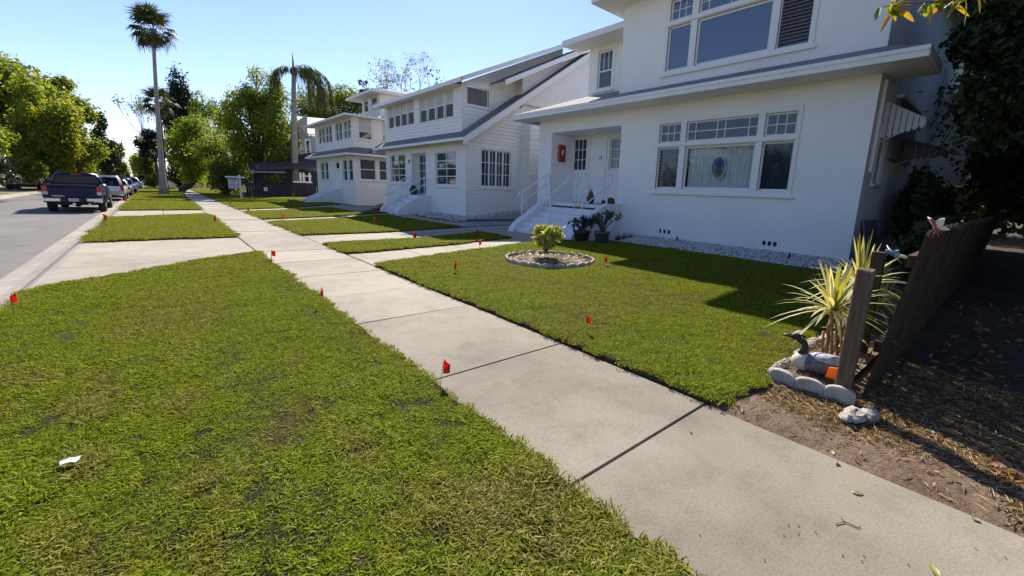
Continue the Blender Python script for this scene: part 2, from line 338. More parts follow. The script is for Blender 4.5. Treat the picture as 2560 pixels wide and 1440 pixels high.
def npmesh(name, V, F, mats, tint=None, parent=None, off=(0, 0, 0), smooth=False):
    """fast mesh from numpy quads or triangles (F: n x k), tint per vertex"""
    me = bpy.data.meshes.new(name); V = np.asarray(V, np.float32) - np.asarray(off, np.float32); F = np.asarray(F, np.int32)
    me.vertices.add(len(V)); me.vertices.foreach_set('co', V.ravel()); k = F.shape[1]
    me.loops.add(F.size); me.loops.foreach_set('vertex_index', F.ravel()); me.polygons.add(len(F))
    me.polygons.foreach_set('loop_start', np.arange(0, F.size, k, dtype=np.int32)); me.polygons.foreach_set('loop_total', np.full(len(F), k, np.int32))
    me.update(calc_edges=True)
    for mm in (mats if isinstance(mats, (list, tuple)) else [mats]): me.materials.append(mm)
    if tint is not None:
        a = me.attributes.new('tint', 'FLOAT', 'POINT'); a.data.foreach_set('value', np.asarray(tint, np.float32))
    if smooth: me.polygons.foreach_set('use_smooth', [True] * len(F))
    o = bpy.data.objects.new(name, me); COL.objects.link(o)
    if parent: o.parent = parent; ORG[o.name] = Vector(off)
    return o
def leaves_np(P, Nrm, size, aspect=.45, fold=.25, spread=.9, rng=RNG):
    """one folded rhombus leaf per point (2 triangles over 4 vertices)"""
    n = len(P); d = Nrm + rng.normal(0, spread, (n, 3)); d /= np.linalg.norm(d, axis=1)[:, None] + 1e-9
    t = rng.normal(0, 1, (n, 3)); t -= d * (t * d).sum(1)[:, None]; t /= np.linalg.norm(t, axis=1)[:, None] + 1e-9
    b = np.cross(d, t); s = size * rng.uniform(.6, 1.3, n); s = s[:, None]
    v = np.empty((n, 4, 3)); v[:, 0] = P - t * s * .5; v[:, 1] = P + b * s * aspect * .5 + d * s * fold * .3; v[:, 2] = P + t * s * .5; v[:, 3] = P - b * s * aspect * .5 + d * s * fold * .3
    k = np.arange(n)[:, None] * 4
    F = np.concatenate([k + np.array([[0, 1, 2]]), k + np.array([[0, 2, 3]])])
    return v.reshape(-1, 3), F

# ================================================================ THE SETTING
def sheet(name, prof, y0, y1, mt, kind='structure', seg=1):
    b = MB()
    for (xa, za), (xb, zb) in zip(prof, prof[1:]): b.add([(xa, y0, za), (xb, y0, zb), (xb, y1, zb), (xa, y1, za)], [(0, 1, 2, 3)])
    return setp(b.build(name, mt), kind=kind)
gx = [(-400, -.06), (-12, -.06), (-7.25, -.06), (-7.2, -.24), (-1.5, -.24), (-1.42, -.04), (5, -.04)] + [(5 + .5 * i, ground(5 + .5 * i) - .04) for i in range(1, 10)] + [(11, .06), (500, .06)]
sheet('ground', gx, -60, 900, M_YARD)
sheet('road', [(-6.95, -.155), (-5.6, -.13), (-4.35, -.118), (-3, -.13), (-1.72, -.152)], -40, 500, M_ASPH)
kb = MB()
Y = -20.0; k = 0
kerb = thing('kerb', None, None); setp(kerb, kind='structure')
while Y < 90:
    L = 3.0; pr = [(-1.95, -.2), (-1.95, -.146), (-1.72, -.148), (-1.58, -.12), (-1.46, -.03), (-1.40, -.004), (-1.34, .0), (-1.34, -.2)]
    MB().prism(pr, 'y', Y + .004, Y + L - .004).build('kerb_stone', M_KERB, kerb); Y += L
farkerb = MB().prism([(-7.3, -.2), (-7.3, -.02), (-7.0, -.02), (-6.95, -.1), (-6.8, -.145), (-6.8, -.2)][::-1], 'y', -20, 300).build('far_kerb', M_KERB); setp(farkerb, kind='structure')
sheet('dry_lawn', [(-10.6, -.03), (-7.3, -.03)], -20, 300, M_DRY)
sheet('far_sidewalk', [(-12.4, -.02), (-10.6, -.02)], -20, 300, M_CONC2)
sheet('far_lawn', [(-60, -.035), (-12.4, -.035)], -20, 300, M_DRY)
# sidewalk of separate slabs
walk = thing('sidewalk', None, None); setp(walk, kind='structure')
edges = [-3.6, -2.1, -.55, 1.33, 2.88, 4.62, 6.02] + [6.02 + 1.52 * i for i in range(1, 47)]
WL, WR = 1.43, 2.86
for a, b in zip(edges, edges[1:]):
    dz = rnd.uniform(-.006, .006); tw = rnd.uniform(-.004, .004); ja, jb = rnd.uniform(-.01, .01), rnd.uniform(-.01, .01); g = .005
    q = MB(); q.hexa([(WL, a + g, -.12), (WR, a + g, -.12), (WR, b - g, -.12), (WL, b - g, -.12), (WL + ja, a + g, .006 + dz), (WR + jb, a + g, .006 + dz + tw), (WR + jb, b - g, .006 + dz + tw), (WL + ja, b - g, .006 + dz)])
    q.build('slab', M_CONC if a < 1 else M_CONCB if a < 2.5 else M_CONCC if a < 4.3 else M_CONC3 if a < 5.9 else M_CONC2, walk, bevel=.004)  # same slabs, paler farther off: glare and haze put into the colour
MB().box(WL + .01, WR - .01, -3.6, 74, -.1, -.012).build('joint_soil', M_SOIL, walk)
def slabgroup(name, polys, mt, z=.004):
    o = thing(name, None, None); setp(o, kind='structure')
    for pl in polys:
        b = MB(); k = len(pl); zz = [z + ground(p[0]) + rnd.uniform(-.002, .002) for p in pl]
        b.add([(p[0], p[1], h) for p, h in zip(pl, zz)] + [(p[0], p[1], h - .1) for p, h in zip(pl, zz)],
              [tuple(range(k)), tuple(range(2 * k - 1, k - 1, -1))] + [(i, k + i, k + (i + 1) % k, (i + 1) % k) for i in range(k)])
        b.build('slab', mt, o)
    return o
def strip(x0, x1, y0a, y0b, y1a, y1b, n, gap=.008):
    """quads from x0 to x1; near edge runs y0a..y0b, far edge y1a..y1b"""
    out = []
    for i in range(n):
        a, b = i / n, (i + 1) / n; xa, xb = x0 + (x1 - x0) * a + gap, x0 + (x1 - x0) * b - gap
        out.append([(xa, y0a + (y0b - y0a) * a), (xb, y0a + (y0b - y0a) * b), (xb, y1a + (y1b - y1a) * b), (xa, y1a + (y1b - y1a) * a)])
    return out
apron = []
for (ya, yb) in ((8.3, 10.05), (10.05, 11.8), (11.8, 13.6)): apron += strip(-1.34, WL - .02, ya + .006, ya + .006, yb - .006, yb - .006, 1)
slabgroup('driveway_apron', apron, M_CONC2)
slabgroup('verge_path', strip(-1.34, WL - .02, 21.35, 23.0, 25.4, 25.9, 2), M_CONC2)
slabgroup('verge_path', strip(-1.34, WL - .02, 35.4, 35.4, 36.4, 36.4, 2), M_CONC2)
slabgroup('entrance_path', strip(WR + .02, 5.6, 8.02, 8.9, 9.55, 9.95, 2) + strip(5.6, 9.1, 8.9, 9.3, 9.95, 10.9, 2) + strip(7.9, 9.1, 10.2, 10.95, 11.9, 11.9, 1), M_CONC2)
slabgroup('driveway', strip(WR + .02, 5.4, 11.55, 11.6, 13.5, 13.55, 1) + strip(5.4, 16.5, 11.6, 11.95, 12.15, 12.5, 5) + strip(5.4, 16.5, 12.85, 13.1, 13.55, 14.1, 5), M_CONC2)
slabgroup('driveway_middle', strip(5.4, 16.5, 12.17, 12.52, 12.83, 13.08, 9), M_PAVER, -.006)
slabgroup('house_path', strip(WR + .02, 8.9, 18.45, 21.0, 19.6, 22.0, 4) + strip(8.0, 9.1, 14.2, 14.2, 20.9, 20.9, 1), M_CONC2)
slabgroup('house_path', strip(WR + .02, 9.0, 24.7, 29.4, 26.2, 30.6, 4), M_CONC2)
slabgroup('side_paving', strip(8.2, 20, 14.1, 14.6, 16.0, 16.2, 6), M_PAVER)
slabgroup('side_paving', strip(7.6, 9.3, 23.2, 25.5, 33, 33, 1) + strip(9.3, 16, 26.9, 27.2, 29.0, 29.2, 4), M_PAVER)

# lawns: sod cut in patches, 5 cm thick, with grass blades on top
PATCH = []
def sod(name, poly, th=.045, mt=None, wob=.022):
    pts = []
    for (a, b) in zip(poly, poly[1:] + poly[:1]):
        L = math.dist(a, b); n = max(1, int(L / .22))
        for i in range(n):
            t = i / n; j = 0 if i == 0 else wob
            pts.append((a[0] + (b[0] - a[0]) * t + rnd.uniform(-j, j), a[1] + (b[1] - a[1]) * t + rnd.uniform(-j, j)))
    bm = bmesh.new(); f = bm.faces.new([bm.verts.new((x, y, 0)) for x, y in pts]); bm.normal_update()
    if f.normal.z < 0: f.normal_flip()
    top = f; ex = bmesh.ops.extrude_face_region(bm, geom=[f]); 
    for v in ex['geom']:
        if isinstance(v, bmesh.types.BMVert): v.co.z = th
    for i in range(-3, 22):
        bmesh.ops.bisect_plane(bm, geom=bm.verts[:] + bm.edges[:] + bm.faces[:], plane_co=(i * .5 + .013, 0, 0), plane_no=(1, 0, 0))
    for v in bm.verts:
        top_ = v.co.z > .01
        v.co.z += ground(v.co.x) - (0 if top_ else .03)
        if top_: v.co.z += rnd.uniform(-.006, .006)
    bm.normal_update()
    me = bpy.data.meshes.new(name); bm.to_mesh(me); me.materials.append(mt or M_SODTOP); me.materials.append(M_SOIL)
    for p in me.polygons: p.material_index = 0 if p.normal.z > .5 else 1
    bm.free(); o = bpy.data.objects.new(name, me); COL.objects.link(o); setp(o, kind='structure'); PATCH.append((poly, th)); return o
sod('lawn', [(-1.33, -4), (1.40, -4), (1.40, 10.5), (1.05, 10.35), (.35, 9.75), (-.5, 8.95), (-1.05, 8.45), (-1.33, 8.05)])
sod('lawn', [(-1.33, 13.66), (1.40, 13.66), (1.40, 22.9), (-1.33, 21.25)])
sod('lawn', [(-1.33, 25.5), (1.40, 26.0), (1.40, 35.3), (-1.33, 35.3)])
sod('lawn', [(-1.33, 36.5), (1.40, 36.5), (1.40, 74), (-1.33, 74)])
sod('lawn', [(2.90, 1.22), (3.62, 1.16), (3.68, 1.27), (5.55, 1.32), (7.0, 1.6), (9.7, 2.2), (9.95, 4.5), (9.9, 7.9), (9.0, 8.15), (8.55, 9.15), (7.6, 9.05), (5.6, 8.82), (4.2, 8.4), (2.90, 7.95)])
sod('lawn', [(2.90, 9.62), (5.6, 10.02), (7.8, 10.25), (7.85, 11.9), (5.4, 11.52), (2.90, 11.48)])
sod('lawn', [(2.90, 13.58), (5.4, 13.62), (8.1, 13.8), (8.0, 20.5), (5.4, 19.3), (2.90, 18.35)])
sod('lawn', [(2.90, 19.75), (5.5, 20.85), (8.9, 22.2), (7.5, 23.0), (7.4, 27.6), (5.2, 26.2), (2.90, 24.6)])
sod('lawn', [(2.90, 26.4), (5.5, 28.2), (9.0, 30.8), (9.2, 34.5), (11, 43.5), (3.2, 44.5), (2.90, 36)])
sod('lawn', [(3.0, 45.5), (9, 46), (9, 74), (3.0, 74)])
# ---------------------------------------------------------------- grass blades
def tuft(i, nblade, rad, hmin, hmax, w, lean):
    rr = random.Random(100 + i); V = []; F = []; T = []
    for k in range(nblade):
        a = rr.uniform(0, 6.283); q = rad * math.sqrt(rr.random()); x, y = q * math.cos(a), q * math.sin(a)
        h = rr.uniform(hmin, hmax); d = rr.uniform(0, 6.283); ln = rr.uniform(*lean) * h; ww = w * rr.uniform(.6, 1.3)
        dx, dy = math.cos(d), math.sin(d); px, py = -dy, dx; tw = rr.uniform(-.9, .9); px, py = px * math.cos(tw) - py * math.sin(tw), px * math.sin(tw) + py * math.cos(tw)
        n = len(V)
        V += [(x - px * ww / 2, y - py * ww / 2, -.006), (x + px * ww / 2, y + py * ww / 2, -.006),
              (x + dx * ln * .45 - px * ww * .45, y + dy * ln * .45 - py * ww * .45, h * .62), (x + dx * ln * .45 + px * ww * .45, y + dy * ln * .45 + py * ww * .45, h * .62),
              (x + dx * ln, y + dy * ln, h * rr.uniform(.6, 1.0))]
        F += [(n, n + 1, n + 3, n + 2), (n + 2, n + 3, n + 4)]
        t = rr.random(); T += [t, t, t, t, min(1, t + .12)]
    me = bpy.data.meshes.new('grass_tuft'); me.from_pydata(V, [], F); at = me.attributes.new('tint', 'FLOAT', 'POINT'); at.data.foreach_set('value', T)
    me.materials.append(M_GRASS); return bpy.data.objects.new('grass_tuft', me)
def grassmat():
    m, n, p, o = nodes('grass blades')
    a = n.nodes.new('ShaderNodeAttribute'); a.attribute_name = 'tint'
    b = n.nodes.new('ShaderNodeAttribute'); b.attribute_name = 'patch'; b.attribute_type = 'INSTANCER'
    g = ramp(n, a.outputs['Fac'], [(0, (.035, .075, .004)), (.3, (.115, .18, .006)), (.72, (.25, .305, .008)), (.93, (.36, .37, .02)), (1, (.42, .38, .14))])
    s = ramp(n, a.outputs['Fac'], [(0, (.07, .065, .015)), (.35, (.14, .135, .028)), (.7, (.26, .22, .075)), (1, (.46, .38, .2))])
    c = mix(n, b.outputs['Fac'], g, s); n.links.new(c, p.inputs['Base Color']); p.inputs['Roughness'].default_value = .5; p.inputs['Specular IOR Level'].default_value = .03; p.inputs['Roughness'].default_value = .7
    t = n.nodes.new('ShaderNodeBsdfTranslucent'); n.links.new(mix(n, 1.0, c, (1.5, 1.35, .5), 'MULTIPLY'), t.inputs[0])
    x = n.nodes.new('ShaderNodeMixShader'); x.inputs[0].default_value = .42
    n.links.new(p.outputs[0], x.inputs[1]); n.links.new(t.outputs[0], x.inputs[2]); n.links.new(x.outputs[0], o.inputs[0]); return m
M_GRASS = grassmat()
tc = bpy.data.collections.new('grass_tufts')
for i in range(5): tc.objects.link(tuft(i, 66, .085, .010, .032, .0068, (.8, 2.6)))
def vnoise(x, y, s, seed):
    """smooth value noise"""
    g = np.random.default_rng(seed).random((64, 64)); x = np.asarray(x) * s + 20; y = np.asarray(y) * s + 20
    i, j = np.floor(x).astype(int), np.floor(y).astype(int); u, v = x - i, y - j; u = u * u * (3 - 2 * u); v = v * v * (3 - 2 * v)
    A = lambda a, b: g[a % 64, b % 64]
    return (A(i, j) * (1 - u) + A(i + 1, j) * u) * (1 - v) + (A(i, j + 1) * (1 - u) + A(i + 1, j + 1) * u) * v
def inside(P, poly):
    x, y = P[:, 0], P[:, 1]; r = np.zeros(len(P), bool); k = len(poly)
    for i in range(k):
        x1, y1 = poly[i]; x2, y2 = poly[(i + 1) % k]
        c = ((y1 > y) != (y2 > y)) & (x < (x2 - x1) * (y - y1) / ((y2 - y1) + 1e-12) + x1); r ^= c
    return r
gp, gs, ga, gt = [], [], [], []
BED = (6.1, 6.62, .93)
for poly, th in PATCH:
    xs = [p[0] for p in poly]; ys = [p[1] for p in poly]; x0, x1, y0, y1 = min(xs), max(xs), max(min(ys), -1.2), max(ys)
    ya = y0
    while ya < y1:
        yb = min(y1, ya + 1.0); d = max(1.5, math.hypot(max(x0, min(x1, 0)) if x0 > 0 else 0, (ya + yb) / 2)); sc = min(2.3, max(1, (d / 6) ** .6)); dens = 380 / sc ** 2 * (1.0 if d < 22 else .7)
        n = int((x1 - x0) * (yb - ya) * dens); P = np.column_stack([RNG.uniform(x0, x1, n), RNG.uniform(ya, yb, n)]); P = P[inside(P, poly)]
        P = P[np.hypot(P[:, 0] - BED[0], P[:, 1] - BED[1]) > BED[2] + .02]
        if len(P):
            h = vnoise(P[:, 0], P[:, 1], 1.7, 3) * .6 + vnoise(P[:, 0], P[:, 1], 6, 4) * .4
            bare = vnoise(P[:, 0] , P[:, 1], 2.6, 11) * .65 + vnoise(P[:, 0], P[:, 1], 9, 12) * .35
            seam = np.abs(np.sin((P[:, 1] + .25 * np.sin(P[:, 0] * 3)) * math.pi / 1.25)) < .03
            keep = (bare < .88) & ~(seam & (RNG.random(len(P)) < .45)); P, h, bare = P[keep], h[keep], bare[keep]
            pat = np.clip((vnoise(P[:, 0], P[:, 1], .9, 21) - .42) * 1.5, 0, 1) * .45 + np.clip((vnoise(P[:, 0], P[:, 1], 4.5, 22) - .55) * 2.2, 0, 1) * .4
            left = P[:, 0] < 1.45; pat = np.where(left, pat * np.clip(1.75 - .16 * (P[:, 1] - 1), .5, 1.8) * np.clip(1.2 - .25 * (P[:, 0] + .6), .6, 1.4), pat * .75)
            z = th + np.array([ground(x) for x in P[:, 0]]) - .004
            gp.append(np.column_stack([P, z])); h = h * .75 + .35 * (vnoise(P[:, 0], P[:, 1], 13, 5) - .2); gs.append(sc * np.clip(.45 + 1.0 * h, .4, 1.6)); ga.append(RNG.uniform(0, 6.283, len(P))); gt.append(np.clip(pat + RNG.normal(0, .08, len(P)), 0, 1))
        ya = yb
gp = np.concatenate(gp); gs = np.concatenate(gs); ga = np.concatenate(ga); gt = np.concatenate(gt)
me = bpy.data.meshes.new('grass'); me.vertices.add(len(gp)); me.vertices.foreach_set('co', gp.astype(np.float32).ravel())
sv = np.column_stack([gs, gs, np.minimum(gs, 1.15 + .05 * gs)]); at = me.attributes.new('gscale', 'FLOAT_VECTOR', 'POINT'); at.data.foreach_set('vector', sv.astype(np.float32).ravel())
for nm, arr in (('gang', ga), ('patch', gt)): at = me.attributes.new(nm, 'FLOAT', 'POINT'); at.data.foreach_set('value', arr.astype(np.float32))
me.materials.append(M_GRASS)
grass = bpy.data.objects.new('grass', me); COL.objects.link(grass); setp(grass, 'short mown grass covering the lawns on both sides of the sidewalk', 'grass', kind='stuff')
ng = bpy.data.node_groups.new('grass', 'GeometryNodeTree')
ng.interface.new_socket('Geometry', in_out='INPUT', socket_type='NodeSocketGeometry'); ng.interface.new_socket('Geometry', in_out='OUTPUT', socket_type='NodeSocketGeometry')
gi, go = ng.nodes.new('NodeGroupInput'), ng.nodes.new('NodeGroupOutput'); m2p = ng.nodes.new('GeometryNodeMeshToPoints'); iop = ng.nodes.new('GeometryNodeInstanceOnPoints'); ci = ng.nodes.new('GeometryNodeCollectionInfo')
ci.inputs['Collection'].default_value = tc; ci.inputs['Separate Children'].default_value = True; ci.inputs['Reset Children'].default_value = True
iop.inputs['Pick Instance'].default_value = True; ri = ng.nodes.new('FunctionNodeRandomValue'); ri.data_type = 'INT'
for s in ri.inputs:
    if s.name == 'Max' and s.type == 'INT': s.default_value = 4
an = {}
for nm in ('gscale', 'gang'):
    q = ng.nodes.new('GeometryNodeInputNamedAttribute'); q.data_type = 'FLOAT_VECTOR' if nm == 'gscale' else 'FLOAT'; q.inputs['Name'].default_value = nm; an[nm] = q.outputs['Attribute']
cx = ng.nodes.new('ShaderNodeCombineXYZ'); ng.links.new(an['gang'], cx.inputs[2])
L = ng.links.new
L(gi.outputs[0], m2p.inputs['Mesh']); L(m2p.outputs[0], iop.inputs['Points']); L(ci.outputs[0], iop.inputs['Instance'])
L([s for s in ri.outputs if s.type == 'INT'][0], iop.inputs['Instance Index']); L(cx.outputs[0], iop.inputs['Rotation']); L(an['gscale'], iop.inputs['Scale']); L(iop.outputs[0], go.inputs[0])
md = grass.modifiers.new('blades', 'NODES'); md.node_group = ng
# ================================================================ HOUSES
class Plane:
    """a wall plane: 'X' faces the street (-X), u runs along Y; 'Y' faces the camera side (-Y), u runs along X; d is the distance out of the wall"""
    def __init__(s, ax, c): s.ax = ax; s.c = c
    def p(s, u, v, d=0): return (s.c - d, u, v) if s.ax == 'X' else (u, s.c - d, v)
    def box(s, b, u0, u1, v0, v1, d0, d1, mi=0):
        return b.box(s.c - d0, s.c - d1, u0, u1, v0, v1, mi) if s.ax == 'X' else b.box(u0, u1, s.c - d0, s.c - d1, v0, v1, mi)
def cells(u0, u1, v0, v1, holes):
    us = sorted({u0, u1, *[h[0] for h in holes], *[h[1] for h in holes]}); vs = sorted({v0, v1, *[h[2] for h in holes], *[h[3] for h in holes]})
    us = [u for u in us if u0 <= u <= u1]; vs = [v for v in vs if v0 <= v <= v1]
    for a, b in zip(us, us[1:]):
        for c, d in zip(vs, vs[1:]):
            um, vm = (a + b) / 2, (c + d) / 2
            if not any(h[0] < um < h[1] and h[2] < vm < h[3] for h in holes): yield a, b, c, d
def wall(pl, u0, u1, v0, v1, holes, mt, parent, th=.16, name='wall'):
    b = MB()
    for a, bb, c, d in cells(u0, u1, v0, v1, holes): b.poly([pl.p(a, c), pl.p(bb, c), pl.p(bb, d), pl.p(a, d)])
    for h in holes:
        q = [(h[0], h[2]), (h[1], h[2]), (h[1], h[3]), (h[0], h[3])]
        for (a, c), (e, f) in zip(q, q[1:] + q[:1]): b.poly([pl.p(a, c), pl.p(e, f), pl.p(e, f, -th), pl.p(a, c, -th)])
    return b.build(name, mt, parent)
def window(parent, pl, u0, u1, v0, v1, cols=1, rows=1, cw=.09, proud=.02, glass=None, sill=True, bar=.022, sash=.045, rec=.05, backing=None, heads=None, colw=None, rail=None, name='window', mt=None, blind=None):
    """casing round the opening, a sash with bars set back in it, one pane per light. colw: relative widths; rail: height share of a double-hung meeting rail"""
    mt = mt or M_PAINT; glass = glass or M_GLASS; b = MB()
    for a in ((u0 - cw, u0, v0 - cw * .6, v1 + cw), (u1, u1 + cw, v0 - cw * .6, v1 + cw), (u0, u1, v1, v1 + cw), (u0, u1, v0 - cw * .6, v0)):
        if cw > 0: pl.box(b, *a, -.01, proud)
    if sill: pl.box(b, u0 - cw - .04, u1 + cw + .04, v0 - cw * .6 - .045, v0 - cw * .6, -.01, proud + .05)
    w = b.build(name, mt, parent)
    s = MB(); d0, d1 = -rec - .035, -rec
    for a in ((u0, u0 + sash, v0, v1), (u1 - sash, u1, v0, v1), (u0 + sash, u1 - sash, v1 - sash, v1), (u0 + sash, u1 - sash, v0, v0 + sash * 1.2)): pl.box(s, *a, d0, d1)
    iu0, iu1, iv0, iv1 = u0 + sash, u1 - sash, v0 + sash * 1.2, v1 - sash
    cwid = colw or [1] * cols; tot = sum(cwid); cu = [iu0]
    for q in cwid: cu.append(cu[-1] + (iu1 - iu0) * q / tot)
    rv = [iv0 + (iv1 - iv0) * i / rows for i in range(rows + 1)]
    if rail: rv = [iv0, iv0 + (iv1 - iv0) * rail, iv1]
    for u in cu[1:-1]: pl.box(s, u - bar / 2, u + bar / 2, iv0, iv1, d0 + .006, d1 - .004)
    for v in rv[1:-1]: pl.box(s, iu0, iu1, v - (bar / 2 if not rail else .025), v + (bar / 2 if not rail else .025), d0 + .004, d1 - .002)
    s.build('sash', mt, w)
    for i in range(len(cu) - 1):
        for j in range(len(rv) - 1):
            g = glass[j % len(glass)] if isinstance(glass, (list, tuple)) else glass
            q = MB(); pl.box(q, cu[i] + .001, cu[i + 1] - .001, rv[j] + .001, rv[j + 1] - .001, d0 + .012, d0 + .018); q.build('pane', g, w)
    if backing is not None:
        q = MB(); pl.box(q, u0, u1, v0, v1, d0 - .09, d0 - .08); q.build('blind', backing, w)
    return w
def siding(parent, pl, u0, u1, v0, v1, holes, mt, course=.15, ends=None, name='plank'):
    """lap siding: every course a board of its own (split where a window or door interrupts it)"""
    v = v0; k = 0
    while v < v1 - .02:
        t = min(v + course, v1); a0, a1 = (ends(v), ends(t)) if ends else ((u0, u1), (u0, u1))
        segs = [(max(a0[0], a1[0]) if False else a0[0], a0[1])]
        for h in holes:
            if h[2] < t - .01 and h[3] > v + .01:
                ns = []
                for s0, s1 in segs:
                    if h[1] <= s0 or h[0] >= s1: ns.append((s0, s1)); continue
                    if h[0] > s0: ns.append((s0, h[0]))
                    if h[1] < s1: ns.append((h[1], s1))
                segs = ns
        e = rnd.uniform(-.002, .002)
        for s0, s1 in segs:
            if s1 - s0 < .02: continue
            b = MB()
            lo, hi = .03 + e, .02; t_ = t; t = t - .013
            b.hexa([pl.p(s0, v, -.01), pl.p(s1, v, -.01), pl.p(s1, v, lo), pl.p(s0, v, lo), pl.p(s0 + (a1[0] - a0[0] if s0 == a0[0] else 0), t, -.01), pl.p(s1 + (a1[1] - a0[1] if s1 == a0[1] else 0), t, -.01), pl.p(s1 + (a1[1] - a0[1] if s1 == a0[1] else 0), t, hi), pl.p(s0 + (a1[0] - a0[0] if s0 == a0[0] else 0), t, hi)])
            b.build(name, mt, parent); t = t_
        v = t
def roofslab(name, quads, mt, parent, th=.12, trim=None):
    """roof planes with shingle UVs in metres (u along the eave, v up the slope)"""
    b = MB(); b.uv = []
    for pts in quads:
        a = [Vector(p) for p in pts]; nrm = (a[1] - a[0]).cross(a[2] - a[0]).normalized()
        if nrm.z < 0: a.reverse(); nrm = -nrm
        bot = [p - nrm * th for p in a]; k = len(a); base = len(b.v)
        b.add(a + bot, [tuple(range(k)), tuple(range(2 * k - 1, k - 1, -1))] + [(i, k + i, k + (i + 1) % k, (i + 1) % k) for i in range(k)])
        h = Vector((0, 0, 1)).cross(nrm); h = h.normalized() if h.length > 1e-4 else Vector((1, 0, 0)); s = nrm.cross(h)
        for f in b.f[-(k + 2):]: b.uv.append([((Vector(b.v[i]).dot(h)), Vector(b.v[i]).dot(s)) for i in f])
    return b.build(name, mt, parent)
def rail_set(parent, x0, x1, y, z0, z1, zt0, zt1, r=.022):
    """pipe stair rail with two posts, sloping top and middle pipes joined by round bends at both ends"""
    n = MB(); dx, dz = x1 - x0, zt1 - zt0; mid = .36
    path = [(x0, y, zt0), (x1, y, zt1)]
    def arc(cx, cz, rr, a0, a1, k=7): return [(cx + rr * math.cos(R(a0 + (a1 - a0) * i / k)), y, cz + rr * math.sin(R(a0 + (a1 - a0) * i / k))) for i in range(k + 1)]
    rr = mid / 2; top = [(x0, y, zt0), (x1, y, zt1)]; low = [(x1, y, zt1 - mid), (x0, y, zt0 - mid)]
    n.tube(top + arc(x1, zt1 - rr, rr, 80, -80) + low + arc(x0, zt0 - rr, rr, 260, 100) + [top[0]], r, 8)
    o = n.build('handrail', M_RAIL, parent, smooth=True)
    for (px, pz0, pz1) in ((x0 + .02, z0, zt0), (x1 - .02, z1, zt1)): MB().tube([(px, y + .001, pz0), (px, y + .001, pz1)], r * 1.05, 8).build('rail_post', M_RAIL, o, smooth=True)
    return o

# ---------------------------------------------------------------- white stucco house
F1 = 11.3; YR, YL = 2.42, 13.15; XB = 23.0
h1 = thing('stucco_house', 'white stucco two-storey house nearest the camera with oval sun-catcher in its window', 'house', (F1, 8, 0))
P1, P1s = Plane('X', F1), Plane('Y', YR)
SC = M_STUCCO
lowholes = [(9.1, 12.42, 1.15, 3.69), (6.92, 7.64, 1.73, 2.92), (4.78, 6.74, 1.73, 2.92), (3.88, 4.62, 1.73, 2.92), (6.93, 7.64, 3.04, 3.59), (4.78, 6.76, 3.04, 3.59), (3.89, 4.62, 3.04, 3.59)]
ventc = [(7.33, .46), (7.17, .455), (7.02, .455), (4.26, .44), (4.13, .44), (4.0, .44)]
wall(P1, YR, YL, -.05, 4.5, lowholes, SC, h1)
uph = [(6.93, 7.64, 5.04, 6.22), (4.78, 6.74, 5.04, 6.22), (3.9, 4.62, 5.04, 6.2), (6.93, 7.62, 6.36, 6.9), (4.8, 6.74, 6.36, 6.9), (3.9, 4.62, 6.36, 6.9)]
wall(P1, YR, 9.3, 4.5, 7.5, uph, SC, h1)
wall(Plane('Y', YR), F1, XB, -.05, 7.5, [(12.1, 12.8, 2.0, 3.2)], SC, h1)
b = MB(); b.poly([(F1, YL, -.05), (XB, YL, -.05), (XB, YL, 4.5), (F1, YL, 4.5)]); b.poly([(XB, YR, -.05), (XB, YL, -.05), (XB, YL, 7.5), (XB, YR, 7.5)])
b.poly([(F1, 9.3, 4.4), (XB, 9.3, 4.4), (XB, 9.3, 7.5), (F1, 9.3, 7.5)]); b.build('wall', SC, h1)
MB().box(F1 + .3, XB - .1, YR + .1, YL - .1, 4.38, 4.44).build('floor', M_DARKIN, h1)
MB().box(F1 + 2.4, F1 + 2.5, YR + .1, 9.0, 0, 4.35).build('partition', M_DARKIN, h1)
# upper wing, set back
XW = 12.3
PW = Plane('X', XW)
wall(PW, 9.3, 11.62, 4.4, 6.72, [(10.52, 11.18, 5.22, 6.5)], SC, h1)
MB().box(XW + .3, XB, 11.6, 11.75, 4.4, 6.7).build('wall', SC, h1)
window(h1, PW, 10.52, 11.18, 5.22, 6.5, cols=1, rows=2, cw=.12, sill=True, glass=M_GLASSB, sash=.05, rail=.47)
s = MB()
for u in (10.74, 10.96): PW.box(s, u - .012, u + .012, 5.86, 6.44, -.08, -.05)
s.build('sash_bar', M_PAINT, h1)
# skirt roof round the front and side
EX, EZ, WZ = F1 - .8, 4.36, 4.66
roofslab('roof', [[(EX, 1.62, EZ), (EX, 13.95, EZ), (F1 + .02, 12.6, WZ + .02), (F1 + .02, YR, WZ + .02)],
                  [(EX, 13.95, EZ), (XB, 13.95, EZ), (XB, 11.9, 5.2), (XW + .5, 11.65, 5.15), (F1 + .02, 12.6, WZ + .02)],
                  [(F1 + .02, 12.6, WZ + .02), (XW + .5, 11.65, 5.15), (XW + .02, 11.62, 5.06), (XW + .02, 9.3, 5.06), (F1 + .02, 9.3, WZ + .02)]], M_ROOF, h1, .05)
roofslab('roof', [[(EX, 1.62, EZ), (F1 + .02, YR, WZ + .02), (F1 + .75, YR, WZ + .02), (F1 + .75, 1.62, EZ)]], M_ROOF, h1, .05)
f = MB(); f.box(EX - .02, EX + .02, 1.6, 13.97, EZ - .09, EZ - .012); f.box(EX + .0, EX + .035, 1.62, 13.95, EZ - .2, EZ - .09)
f.box(EX + .02, F1 + .76, 1.6, 1.64, EZ - .2, EZ - .012); f.box(F1 + .74, F1 + .78, 1.64, YR - .002, EZ - .2, EZ - .05); f.box(EX + .02, XB, 13.93, 13.97, EZ - .2, EZ - .012); f.build('fascia', M_PAINT, h1)
